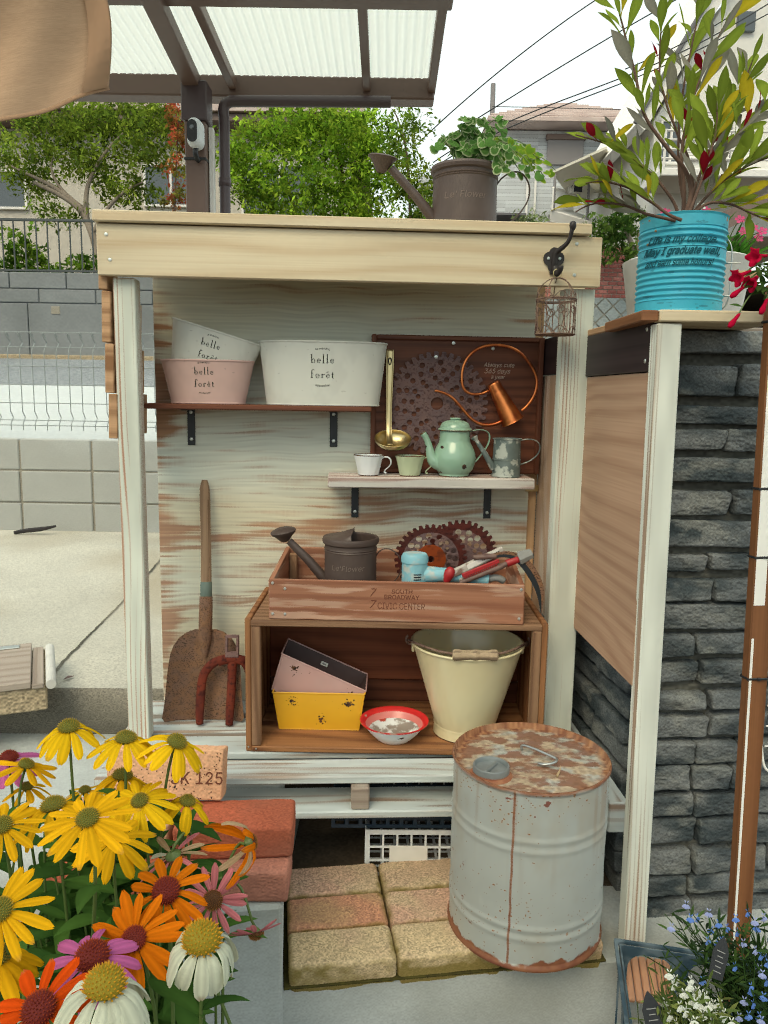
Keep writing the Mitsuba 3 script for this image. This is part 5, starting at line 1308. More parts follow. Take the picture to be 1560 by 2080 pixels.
# ---------------------------------------------------------------- pavers on the low step
add('step_moss', hullbox(0.605, 0.315, 0.004, 0.001), 'moss', SF @ fr((0.294, 0.153, 0.0022)), smooth=False)
tag('step_moss', 'thin dark moss and dirt under and between the paver bricks', 'moss', kind='stuff')
PV = [('paver_tan', 'sandy paver brick at the front left of the step'), ('paver_tan', 'sandy paver brick at the front of the step, left of the drum'), ('paver_tan', 'mossy paver brick under the front of the drum'),
      ('paver_red', 'reddest paver brick, middle of the left row'), ('paver_pink', 'pinkish paver brick in the middle row, left of the drum'), ('paver_pink', 'paver brick in the middle row under the right half of the drum'),
      ('paver_pink', 'pale pinkish paver brick at the back left of the step'), ('paver_tan', 'sandy paver brick at the back, before the white crate'), ('paver_tan', 'paver brick in the back row right behind the drum')]
for k in range(9):
    r, c = divmod(k, 3)
    key = fresh('paver_brick')
    w, d, h = 0.1955, 0.0965, 0.058
    b = raw(rbox(w, d, h, 0.009, 6).refine_to_length(0.012))
    b.vertices += b.vertex_normals * ((meshkit.fbm(b.vertices * 60 + k * 9, 3) - 0.5) * 0.004)[:, None]
    nrm = np.abs(b.vertices) / (np.array([w, d, h]) / 2)
    uv = np.stack([nrm[:, 0], nrm[:, 1] * 0.99], 1)
    uv = np.where(b.vertices[:, 2:] < (-0.016 if k != 1 else 0.006), 1.12, uv)
    M = SF @ fr((0.098 + c * 0.1985 + rnd.uniform(-.001, .001), 0.048 + r * 0.0995, 0.0125 + rnd.uniform(-.001, .0012)), rnd.uniform(-.008, .008), rnd.uniform(-.008, .008), rnd.uniform(-.006, .006))
    scene[key] = mikit.ply(moved(b, M), PV[k][0], smooth=True, uv=uv)
    tag(key, PV[k][1], 'paver', 'paver bricks on the low step')

# ---------------------------------------------------------------- bricks stacked on the ledge
def brick(label, M, mat, lx, ly, lz, r, seed, name='brick'):
    key = thing(name, label, 'brick', 'loose bricks on the ledge')
    b = raw(rbox(lx, ly, lz, r, 6).refine_to_length(0.010))
    b.vertices += b.vertex_normals * ((meshkit.fbm(b.vertices * 70 + seed * 7, 3, seed) - 0.5) * 0.0035)[:, None]
    add(key, b, mat, M, smooth=50)
    return key


brick('pinkish red brick, lowest of the brick stack on the ledge', fr((-0.265, 1.279, 0.6005), 2 * D2R), 'pink_brick', 0.212, 0.103, 0.059, 0.006, 1)
brick('dark red brick on top of the pinkish one at the right of the stack', fr((-0.262, 1.314, 0.661), 4 * D2R), 'red_brick', 0.212, 0.103, 0.060, 0.007, 2)
brick('bright red brick half hidden by the coneflowers in the lower layer', fr((-0.488, 1.290, 0.6005), -1 * D2R), 'red_brick', 0.212, 0.103, 0.059, 0.006, 3)
brick('pale brick half hidden by yellow coneflowers, left in the upper layer', fr((-0.482, 1.318, 0.661), 1 * D2R), 'tan_brick', 0.212, 0.103, 0.060, 0.007, 4)
fb = thing('firebrick', 'tan porous brick with stamped numbers standing on edge before the pallet', 'brick')
FBM = fr((-0.404, 1.368, 0.6905), 2 * D2R, -16 * D2R, 0.6 * D2R)
b = raw(rbox(0.215, 0.055, 0.092, 0.0035, 6).refine_to_length(0.008))
b.vertices += b.vertex_normals * ((meshkit.fbm(b.vertices * 90, 3) - 0.5) * 0.003)[:, None]
b.vertices[:, 2] += 0.046
add(part(fb, 'body'), b, 'tan_brick', FBM, smooth=50)
q = random.Random(5)
pit = []
for _ in range(170):
    x, z, s = q.uniform(-0.105, 0.105), q.uniform(0.003, 0.089), q.uniform(0.0005, 0.0014)
    pit.append(affinity.rotate(affinity.scale(Point(x, z).buffer(1, 4), s, s * q.uniform(0.8, 2.2)), q.uniform(-60, 60)))
add(part(fb, 'pores'), upright(slab(unary_union(pit), 0.0003), (0, -0.0281, 0)), 'enamel_brown', FBM, smooth=False)
labels[f'{fb}__pores'] = {'kind': 'stuff'}
add(part(fb, 'lettering'), upright(text('SK 125', 0.022, 0.0005, sx=0.95), (0.060, -0.0284, 0.030)), 'fade_ink', FBM, smooth=False)

# ---------------------------------------------------------------- crates under the pallet
def grid_panel(w, h, nx, nz, bar, rim):
    s = sbox(0, 0, w, h)
    cx, cz = (w - 2 * rim + bar) / nx, (h - 2 * rim + bar) / nz
    cut = [sbox(rim + i * cx, rim + k * cz, rim + i * cx + cx - bar, rim + k * cz + cz - bar) for i in range(nx) for k in range(nz)]
    return s.difference(unary_union(cut))


def crate(label, M, w, d, h, mat, nx, nd, nz, bar, rim):
    t = thing('plastic_crate', label, 'crate', 'plastic crates under the pallet')
    f = slab(grid_panel(w, h, nx, nz, bar, rim), 0.0025)
    add(part(t, 'front'), upright(f, (0, 0.0, 0)), mat, M, smooth=False)
    add(part(t, 'rear'), upright(f, (0, d, 0)), mat, M, smooth=False)
    g = slab(grid_panel(d, h, nd, nz, bar, rim), 0.0025)
    for x in (0.0, w):
        s = upright(g)
        s.vertices = s.vertices[:, [1, 0, 2]] * np.array([-1, 1, 1]) + np.array([x - 0.0025 * (x > 0) * 0, 0, 0])
        s.fix_normals()
        add(part(t, 'side'), s, mat, M, smooth=False)
    b = slab(grid_panel(w, d, nx, nd, bar * 1.4, rim), 0.003)
    add(part(t, 'base'), b, mat, M, smooth=False)
    return t


wcr = crate('white plastic crate with square holes under the pallet', fr((-0.030, 1.565, 0.4005), 1 * D2R), 0.36, 0.24, 0.112, 'white_plastic', 11, 8, 3, 0.0045, 0.011)
add(part(wcr, 'label_card'), hullbox(0.084, 0.0012, 0.049, 0.0004), 'paper', fr((-0.030, 1.565, 0.4005), 1 * D2R) @ fr((0.096, -0.0045, 0.052)), smooth=False)
crate('dark navy plastic crate standing tilted above the white one', fr((-0.105, 1.580, 0.5075), 1 * D2R, -0.06, 0.0), 0.40, 0.20, 0.048, 'navy_plastic', 13, 6, 2, 0.008, 0.008)

# ---------------------------------------------------------------- blue tin can on the plant stand
can = thing('tin_can', 'turquoise ribbed tin can with blue script lettering, planted with a willow-leaved shrub', 'can')
CNM = fr((0.522, 1.425, 1.6035), -0.02)
Rc, Hc = 0.0735, 0.165
prof = [(0, 0.001), (Rc - 0.001, 0.0), (Rc + 0.001, 0.002)]
rib = [0.030 + k * 0.0118 for k in range(11)]
for z in np.linspace(0.004, Hc - 0.004, 150):
    b = 0.0
    if 0.020 < z < 0.143 and not 0.0905 < z < 0.1075:
        b = 0.0015 * math.cos(2 * PI * z / 0.0098)
    prof.append((Rc + b, z))
prof += [(Rc + 0.0015, Hc - 0.001), (Rc - 0.001, Hc), (Rc - 0.003, Hc - 0.002), (Rc - 0.004, Hc - 0.02), (0, Hc - 0.02)]
add(part(can, 'shell'), lathe(prof, 84), 'can_blue', CNM, smooth=50)
for s, h, z, dx in (('Life is my college.', 0.0120, 0.1140, 0.004), ('May I graduate well,', 0.0125, 0.0950, 0.004), ('and earn some honors!', 0.0115, 0.0765, 0.0)):
    m = text(s, h, 0.0004, shear=0.38, sx=0.78, bold=True)
    w0 = np.ptp(m.vertices[:, 0])
    m.vertices[:, 0] *= (0.124 if h > 0.0122 else 0.112) / w0
    add(part(can, 'lettering'), wrap(upright(m, (dx - 0.004, 0, z)), lambda X, Z: -np.sqrt(np.maximum((Rc + 0.0016) ** 2 - X ** 2, 1e-8)) - 0.0003), 'blue_ink', CNM @ fr((0, 0, 0), -0.34), smooth=False)
add(part(can, 'soil'), lathe([(Rc - 0.004, 0), (0.03, 0.004), (0, 0.005)], 24), 'soil', CNM @ fr((0, 0, Hc - 0.014)), smooth=True)
hd = part(can, 'side_handle')
HX = CNM @ fr((0.063, -0.028, 0.0), 0)
add(hd, tube(smoothpath([(0.0, 0.012, 0.135), (0.012, 0.0, 0.118), (0.015, -0.002, 0.070), (0.012, 0.0, 0.018), (0.004, 0.010, 0.008)], 40), 0.0012, 6), 'steel', HX, smooth=True)
for z in (0.088, 0.032):
    add(part(hd, 'prong'), tube([(0.0, 0.010, z), (0.014, -0.002, z), (0.030, -0.006, z)], [0.0018, 0.0018, 0.0012], 8), 'steel', HX, smooth=True)
add(part(hd, 'jute_roll'), tube([(0.018, 0.004, 0.066), (0.036, 0.000, 0.066), (0.060, -0.004, 0.066)], 0.0095, 14), 'jute', HX, smooth=True)
# pale planter behind it
pp = thing('planter_pot', 'pale grey-white planter pot with grassy leaves behind the blue can', 'pot')
PPM = fr((0.672, 1.80, 1.600))
add(part(pp, 'body'), lathe([(0, 0), (0.110, 0), (0.115, 0.004), (0.133, 0.130), (0.136, 0.143), (0.138, 0.160), (0.130, 0.164), (0.120, 0.160), (0.118, 0.130), (0, 0.130)], 56), 'pot_white', PPM, smooth=35)
plank(part(st, 'rear_board'), (0.50, 1.565, 1.580), (0.90, 1.97, 1.598), 'grey_wood', I4, axis=0)

# ---------------------------------------------------------------- nursery tray with lobelias
NT = fr((0.392, 1.005, 0.275), -0.20)
nt = thing('nursery_tray', 'dark blue plastic carrying tray with round cut-outs holding the lobelias', 'tray')
def tray_wall(L_, h):
    s = Polygon([(0, h), (L_, h), (L_ - 0.012, 0), (0.012, 0)])
    n = max(2, int(round(L_ / 0.105)))
    cut = []
    for k in range(n):
        a, b = L_ * k / n + 0.013, L_ * (k + 1) / n - 0.013
        cut.append(sbox(a, 0.012, b, h - 0.014).buffer(-0.028).buffer(0.028, 8))
    return s.difference(unary_union(cut))
TH, TW, TD = 0.19, 0.42, 0.28
wl = slab(tray_wall(TW, TH), 0.003)
add(part(nt, 'side_wall'), upright(wl, (0, TD, 0)), 'tray_plastic', NT, smooth=False)
add(part(nt, 'side_wall'), upright(wl, (0, 0, 0)), 'tray_plastic', NT, smooth=False)
we = slab(tray_wall(TD, TH), 0.003)
for x in (0.0, TW):
    s = upright(we)
    s.vertices = s.vertices[:, [1, 0, 2]] * np.array([1, 1, 1]) + np.array([x, 0, 0])
    s.fix_normals()
    add(part(nt, 'end_wall'), s, 'tray_plastic', NT, smooth=False)
rim_ = sbox(-0.008, -0.008, TW + 0.008, TD + 0.008).buffer(0.004).difference(sbox(0.006, 0.006, TW - 0.006, TD - 0.006).buffer(0.012))
add(part(nt, 'rim'), slab(rim_, 0.006), 'tray_plastic', NT @ fr((0, 0, TH - 0.004)), smooth=False)
add(part(nt, 'floor'), slab(grid_panel(TW - 0.02, TD - 0.02, 8, 5, 0.012, 0.012), 0.004), 'tray_plastic', NT @ fr((0.01, 0.01, 0.0)), smooth=False)
dt = thing('deck_tile', 'small terracotta brown slatted deck tile seen through the nursery tray', 'tile')
for k in range(6):
    add(part(dt, 'slat'), hullbox(0.0125, 0.085, 0.010, 0.002), 'terracotta', fr((0.5066, 1.2879, 0.385), -0.15) @ fr((-0.036 + k * 0.0145, 0.0, 0.0), 0.0, 0.35), smooth=False)

# ---------------------------------------------------------------- leaves and flowers
def leaf_mesh(L_, W, bend=0.25, fold=0.25, wide=0.45, wave=0.0, n=7, tipw=0.0, twist=0.0):
    """A leaf along +x from the origin, face up (+z): 3 points across, bent down along its length."""
    t = np.linspace(0, 1, n)
    a = wide / (1 - wide)
    w = (t ** a) * (1 - t) * ((1 + a) ** (1 + a) / a ** a) if a > 0 else 1 - t
    w = np.maximum(w, tipw * (t > 0.5) * (t < 0.99)) * W / 2
    w[0] = 0.06 * W
    ang = -bend * t
    dx = np.cos(np.cumsum(ang) / n * 2.2)
    dz = np.sin(np.cumsum(ang) / n * 2.2)
    x = np.r_[0, np.cumsum(dx[:-1])] * L_ / (n - 1)
    z = np.r_[0, np.cumsum(dz[:-1])] * L_ / (n - 1)
    wv = wave * W * np.sin(t * 9.0)
    tw = twist * t
    lft = np.stack([x, w * np.cos(tw), z + w * fold + wv + w * np.sin(tw)], 1)
    rgt = np.stack([x, -w * np.cos(tw), z + w * fold - wv - w * np.sin(tw)], 1)
    mid = np.stack([x, w * 0, z], 1)
    v = np.vstack([lft, mid, rgt])
    f = []
    for i in range(n - 1):
        f += [(i, n + i, n + i + 1), (i, n + i + 1, i + 1), (n + i, 2 * n + i, 2 * n + i + 1), (n + i, 2 * n + i + 1, n + i + 1)]
    return v, np.array(f)


def aim(pos, d, face=(0, 0, 1), roll=0.0):
    """A frame at pos whose x points along d and whose z leans to face."""
    x = np.array(d, float)
    x /= np.linalg.norm(x)
    z = np.array(face, float) - x * np.dot(face, x)
    if np.linalg.norm(z) < 1e-4:
        z = np.array([1.0, 0, 0]) - x * x[0]
    z /= np.linalg.norm(z)
    y = np.cross(z, x)
    c, s = math.cos(roll), math.sin(roll)
    m = np.eye(4)
    m[:3, 0], m[:3, 1], m[:3, 2], m[:3, 3] = x, c * y + s * z, c * z - s * y, pos
    return m


def add_leaf(key, vf, M, col, edge=None):
    v, f = vf
    n = len(v) // 3
    c = np.tile(np.array(col, float), (len(v), 1))
    c[n:2 * n] *= 1.25                              # the midrib is paler
    if edge is not None:
        c[:n] = edge
        c[2 * n:] = edge
    scene[key] = mikit.ply(moved((v, f), M), 'leaf_vc', smooth=True, color=np.clip(c, 0, 1))


PETAL = {'petal_yellow': (0.90, 0.57, 0.014), 'petal_gold': (0.88, 0.48, 0.012), 'petal_orange': (0.78, 0.20, 0.008), 'petal_redorange': (0.76, 0.085, 0.008), 'petal_magenta': (0.60, 0.155, 0.40),
         'petal_salmon': (0.66, 0.215, 0.24), 'petal_white': (0.72, 0.76, 0.60), 'petal_faded': (0.50, 0.36, 0.22)}


def petal_color(name, n, q):
    """Per vertex: faint veins along the petal, a greener base, a slightly faded or scorched tip."""
    c = np.array(PETAL[name]) * q.uniform(0.82, 1.06)
    t = np.linspace(0, 1, n)
    tip = np.array([0.30, 0.17, 0.06]) if q.random() < 0.18 else c * 0.95
    rows = []
    for k in (0.96, 0.78, 1.0, 0.80, 0.97):
        r = c[None] * k * (0.80 + 0.22 * t[:, None])
        r = r * (1 - 0.55 * (t[:, None] > 0.9)) + tip[None] * 0.55 * (t[:, None] > 0.9)
        rows.append(r)
    return np.clip(np.vstack(rows), 0, 1)


def petal_mesh(L_, W, droop, q):
    n = 7
    t = np.linspace(0, 1, n)
    w = W / 2 * np.interp(t, [0, 0.15, 0.45, 0.75, 0.93, 1], [0.35, 0.65, 1.0, 0.98, 0.70, 0.30])
    ang = -droop * np.interp(t, [0, 0.3, 1], [0.15, 0.75, 1.15])
    x = np.r_[0, np.cumsum(np.cos(ang[:-1]))] * L_ / (n - 1)
    z = np.r_[0, np.cumsum(np.sin(ang[:-1]))] * L_ / (n - 1)
    cols = []
    for s, lift in ((-1, -0.16), (-0.5, 0.02), (0, -0.05), (0.5, 0.02), (1, -0.16)):
        xx = x.copy()
        xx[-1] -= 0.05 * L_ * (abs(s) == 0.0) + 0.03 * L_ * (abs(s) == 1)
        cols.append(np.stack([xx, s * w, z + lift * w * 2 + q.uniform(-1, 1) * 0.02 * W], 1))
    v = np.vstack(cols)
    f = []
    for c in range(4):
        for i in range(n - 1):
            a, b = c * n + i, (c + 1) * n + i
            f += [(a, a + 1, b + 1), (a, b + 1, b)]
    return v, np.array(f)


def cone_mesh(r, h, q, inner, mid, tip, nsp=150):
    """The spiny centre: a dome with small spikes in a spiral, coloured per vertex."""
    ms, cs = [], []
    base = lathe([(r * 0.78, -0.0005), (r * 0.97, h * 0.16), (r * 0.93, h * 0.42), (r * 0.74, h * 0.70), (r * 0.42, h * 0.90), (0, h * 0.95)], 20)
    ms.append(base)
    cs.append(np.tile(np.array(inner) * 0.8, (len(base.vertices), 1)))
    for k in range(nsp):
        t = (k + 0.5) / nsp
        th = k * 2.39996
        ph = math.acos(1 - t * 0.98)
        n = np.array([math.sin(ph) * math.cos(th), math.sin(ph) * math.sin(th), math.cos(ph)])
        p0 = np.array([n[0] * r * 0.95, n[1] * r * 0.95, n[2] * h * 0.93 + 0.0004])
        nn = n + np.array([0, 0, 0.30])
        nn /= np.linalg.norm(nn)
        s, l = r * 0.078, r * 0.23 * q.uniform(0.8, 1.2)
        a = np.cross(nn, [0.3, 0.9, 0.2])
        a /= np.linalg.norm(a)
        b = np.cross(nn, a)
        v = np.array([p0 + s * a, p0 - 0.5 * s * a + 0.87 * s * b, p0 - 0.5 * s * a - 0.87 * s * b, p0 + l * nn])
        ms.append(trimesh.Trimesh(v, [(0, 1, 3), (1, 2, 3), (2, 0, 3)], process=False))
        cm = np.array(inner) * (1 - t) + np.array(mid) * t
        cs.append(np.vstack([cm, cm, cm, np.array(tip) * q.uniform(0.7, 1.2)]))
    return cat(ms), np.vstack(cs)


CONE = {'yellow': ((0.12, 0.13, 0.02), (0.20, 0.15, 0.02), (0.42, 0.26, 0.03)), 'dark': ((0.13, 0.015, 0.012), (0.16, 0.018, 0.012), (0.30, 0.055, 0.012)),
        'white': ((0.26, 0.20, 0.015), (0.34, 0.20, 0.015), (0.62, 0.27, 0.02)), 'brown': ((0.10, 0.045, 0.02), (0.14, 0.05, 0.02), (0.30, 0.13, 0.02))}


def coneflower(plant, pos, axis, R_, rc, hc, mat, cone, droop, n, q, root, wid=0.0125, sag=None, ragged=0.12, stem_r=0.0021, bent=None):
    k = part(plant, 'flower')
    A = np.array(axis, float)
    A /= np.linalg.norm(A)
    M = aim(pos, np.cross([0.31, 0.87, 0.1], A), A)
    m, c = cone_mesh(rc, hc, q, *CONE[cone])
    scene[part(k, 'cone')] = mikit.ply(moved(m, M), 'cone_vc', smooth=False, color=np.clip(c, 0, 1))
    for i in range(n):
        th = 2 * PI * (i + q.uniform(-0.25, 0.25)) / n
        L_ = R_ * q.uniform(1 - ragged, 1 + ragged * 0.6)
        d = droop + q.uniform(-0.16, 0.16) + (0.1 if i % 2 else -0.05)
        v, f = petal_mesh(L_, wid * q.uniform(0.85, 1.12), d, q)
        P_ = fr((math.cos(th) * rc * 0.72, math.sin(th) * rc * 0.72, hc * 0.02 - 0.0006 * (i % 2)), th) @ fr((0, 0, 0), 0, q.uniform(-0.35, 0.35), 0)
        scene[part(k, 'petal')] = mikit.ply(moved((v, f), M @ P_), 'petal_vc', smooth=True, color=petal_color(mat if not isinstance(mat, tuple) else q.choice(mat), len(v) // 5, q))
    add(part(k, 'calyx'), lathe([(0.002, -0.007), (rc * 0.45, -0.0045), (rc * 0.80, -0.0008), (rc * 0.70, 0.001), (0, 0.001)], 16), 'stem_green', M, smooth=True)
    back = np.array(pos) - A * 0.006
    end = np.array(root, float)
    if bent is not None:
        pts = [back] + [np.array(b_, float) for b_ in bent] + [end]
    else:
        pts = [back, back - A * 0.035 + np.array([0, 0, -0.02]), back * 0.62 + end * 0.38 + np.array([q.uniform(-.012, .012), q.uniform(-.012, .012), 0]), end]
    sp = smoothpath(pts, 30)
    add(part(plant, 'stem'), tube(sp, np.linspace(stem_r * 0.85, stem_r * 1.4, 30), 8), 'stem_green', smooth=True)
    return sp


def stem_leaves(plant, sp, n, q, lo=0.22, hi=0.95, size=(0.055, 0.095)):
    for i in range(n):
        t = lo + (hi - lo) * (i + q.random()) / n
        p = sp[min(len(sp) - 1, int(t * (len(sp) - 1)))]
        a = q.uniform(0, 2 * PI)
        d = np.array([math.cos(a), math.sin(a) * 0.8, q.uniform(-0.05, 0.75)])
        L_ = q.uniform(*size) * (0.75 + 0.5 * t)
        g = q.random()
        col = np.array([0.030, 0.080, 0.020]) * (1 - g) + np.array([0.085, 0.185, 0.038]) * g
        add_leaf(part(plant, 'leaf'), leaf_mesh(L_, L_ * q.uniform(0.26, 0.36), q.uniform(0.3, 1.1), 0.30, 0.40, 0.03, twist=q.uniform(-.5, .5)), aim(p, d, (0, -0.15, 1), q.uniform(-0.4, 0.4)), col)


q = random.Random(21)
plants = {'yellow': thing('yellow_coneflower', 'tall yellow coneflower plant with many drooping bright yellow heads at the lower left', 'flower'),
          'front': thing('golden_coneflower', 'golden yellow coneflower plant with wide flat heads, nearest the left edge', 'flower'),
          'orange': thing('orange_coneflower', 'orange coneflower plant with two wide dark-centred heads and one withering head', 'flower'),
          'red': thing('red_coneflower', 'red-orange coneflower cut by the bottom left corner', 'flower'),
          'magenta': thing('magenta_coneflower', 'magenta pink coneflower with a domed dark red centre', 'flower'),
          'salmon': thing('salmon_coneflower', 'salmon pink coneflower with small heads, one of them nodding', 'flower'),
          'white': thing('white_coneflower', 'white coneflower with large orange-gold cones and hanging petals', 'flower')}
ROOT = {'yellow': (-0.40, 1.02, 0.05), 'front': (-0.42, 0.84, 0.05), 'orange': (-0.27, 0.92, 0.05), 'red': (-0.36, 0.70, 0.05), 'magenta': (-0.34, 0.80, 0.05), 'salmon': (-0.24, 1.00, 0.05), 'white': (-0.25, 0.80, 0.05)}
HEADS = [  # plant, position, axis, petal length, cone radius, cone height, petal, cone, droop, petals, width
    ('yellow', [(-0.4045, 0.9463, 1.0167)][0], (0, -.05, 1), .045, .0135, .012, 'petal_yellow', 'yellow', .95, 13, .0125),
    ('yellow', [(-0.3307, 0.9444, 1.004)][0], (.05, .0, 1), .042, .0135, .011, 'petal_yellow', 'yellow', .85, 13, .012),
    ('yellow', [(-0.2648, 0.9439, 1.0006)][0], (.42, -.10, 1), .044, .0130, .011, 'petal_yellow', 'yellow', .75, 13, .012),
    ('yellow', [(-0.3511, 0.984, 0.9305)][0], (.1, .2, 1), .044, .0135, .012, 'petal_gold', 'yellow', .9, 12, .013),
    ('yellow', [(-0.2985, 0.8954, 0.9462)][0], (-.05, -.45, 1), .044, .0105, .008, 'petal_yellow', 'yellow', .55, 15, .012),
    ('yellow', [(-0.2495, 0.9326, 0.925)][0], (.25, -.05, 1), .038, .0105, .009, 'petal_yellow', 'yellow', 1.1, 10, .011),
    ('yellow', [(-0.3936, 0.8661, 0.9532)][0], (-.15, .05, 1), .047, .0145, .012, 'petal_gold', 'yellow', .85, 12, .013),
    ('yellow', [(-0.4646, 0.9485, 0.9635)][0], (.25, .15, 1), .040, .010, .009, 'petal_gold', 'yellow', .35, 11, .010),
    ('yellow', [(-0.4896, 1.0004, 0.9049)][0], (0, 0, 1), .028, .009, .007, 'petal_gold', 'yellow', .6, 9, .009),
    ('yellow', [(-0.4133, 1.0092, 0.8963)][0], (0, 0, 1), .026, .008, .007, 'petal_gold', 'yellow', .4, 9, .009),
    ('yellow', [(-0.3021, 0.8142, 0.9443)][0], (.15, -.3, 1), .048, .010, .008, 'petal_gold', 'yellow', .6, 12, .013),
    ('front', [(-0.2875, 0.7061, 1.033)][0], (.02, -.40, 1), .042, .0110, .008, 'petal_gold', 'yellow', .45, 16, .0115),
    ('front', [(-0.416, 0.7884, 0.9746)][0], (.1, -.45, 1), .039, .0110, .008, 'petal_gold', 'yellow', .45, 14, .011),
    ('front', [(-0.344, 0.6379, 0.9823)][0], (.15, -.6, 1), .042, .0115, .008, 'petal_gold', 'yellow', .35, 15, .011),
    ('front', [(-0.3608, 0.6587, 0.9184)][0], (.2, -.1, 1), .045, .012, .009, 'petal_gold', 'yellow', .8, 13, .014),
    ('orange', [(-0.2201, 0.7323, 0.9376)][0], (.12, -.65, 1), .041, .0140, .012, 'petal_orange', 'dark', .62, 13, .0110),
    ('orange', [(-0.2331, 0.6706, 0.9306)][0], (-.02, -.95, 1), .041, .0115, .008, 'petal_orange', 'dark', .28, 15, .0105),
    ('red', [(-0.2708, 0.5532, 0.9571)][0], (-.05, -.60, 1), .038, .0135, .011, 'petal_redorange', 'dark', .45, 12, .0130),
    ('magenta', [(-0.2582, 0.6316, 0.9403)][0], (.08, -.30, 1), .043, .0150, .015, 'petal_magenta', 'dark', .80, 12, .0115),
    ('magenta', [(-0.5059, 0.9873, 0.9525)][0], (0, -.1, 1), .042, .0120, .012, 'petal_magenta', 'dark', .7, 12, .012),
    ('salmon', [(-0.2028, 0.8683, 0.8328)][0], (.05, -1.7, .75), .034, .0115, .009, 'petal_salmon', 'brown', .05, 14, .0085),
    ('white', [(-0.1659, 0.6612, 0.9354)][0], (.08, -.15, 1), .045, .0182, .020, 'petal_white', 'white', 1.45, 12, .0165),
    ('white', [(-0.2117, 0.538, 0.9905)][0], (.10, .0, 1), .045, .0158, .017, 'petal_white', 'white', 1.15, 12, .0170)]
for pn, pos, axis, R_, rc, hc, mat, cone, droop, n, wid in HEADS:
    rt = np.array(ROOT[pn]) + np.array([q.uniform(-.05, .05), q.uniform(-.04, .04), 0])
    pos = np.array(pos)
    rt[:2] = rt[:2] * 0.6 + pos[:2] * 0.4
    sp = coneflower(plants[pn], pos, axis, R_, rc, hc, mat, cone, droop, n, q, rt, wid=wid)
    stem_leaves(plants[pn], sp, 5, q, 0.14, 0.50)
# the three spent heads at the right, on bent necks
p0 = np.array([(-0.163, 0.8973, 0.8917)][0])
rt = (-0.22, 1.02, 0.10)
sp = coneflower(plants['orange'], p0, (.62, .62, -.10), .052, .0115, .008, ('petal_orange', 'petal_faded', 'petal_orange'), 'brown', 1.2, 11, q, rt, wid=.010, ragged=.3, bent=[np.array([(-0.1797, 0.906, 0.882)][0]), np.array([(-0.1918, 0.9021, 0.8558)][0]), np.array([(-0.2211, 0.9072, 0.7547)][0])])
p0 = np.array([(-0.2556, 0.8855, 0.8801)][0])
sp = coneflower(plants['salmon'], p0, (.2, .25, -1), .036, .0125, .008, ('petal_faded', 'petal_white', 'petal_salmon'), 'brown', -.35, 11, q, (-0.25, 1.03, 0.1), wid=.007, ragged=.3, bent=[np.array([(-0.2498, 0.8885, 0.9003)][0]), np.array([(-0.2457, 0.927, 0.8871)][0]), np.array([(-0.2604, 0.9441, 0.7984)][0])])
p0 = np.array([(-0.1572, 0.9078, 0.7589)][0])
sp = coneflower(plants['salmon'], p0, (.25, -.55, -.75), .030, .0095, .008, 'petal_salmon', 'brown', .35, 11, q, (-0.22, 1.04, 0.1), wid=.0075, bent=[np.array([(-0.1626, 0.91, 0.7733)][0]), np.array([(-0.1707, 0.9139, 0.7998)][0]), np.array([(-0.1903, 0.9181, 0.8279)][0]), np.array([(-0.219, 0.9171, 0.8211)][0]), np.array([(-0.2309, 0.9091, 0.7672)][0])])
# leafy shoots between the flower stems
for i in range(46):
    pn = q.choice(['yellow', 'yellow', 'front', 'orange', 'magenta', 'white', 'salmon'])
    x, y = q.uniform(-0.50, -0.245), q.uniform(0.84, 1.10)
    top = 0.70 + 0.20 * q.random() - 0.14 * max(0, (x + 0.34) / 0.1) * 0.5
    sp = smoothpath([(x, y, top), (x + q.uniform(-.02, .02), y, top - 0.12), (x * 0.9 - 0.03, y - 0.01, 0.1)], 24)
    add(part(plants[pn], 'stem'), tube(sp, np.linspace(0.0014, 0.003, 24), 7), 'stem_green', smooth=True)
    stem_leaves(plants[pn], sp, 8, q, 0.0, 0.42, (0.06, 0.105))

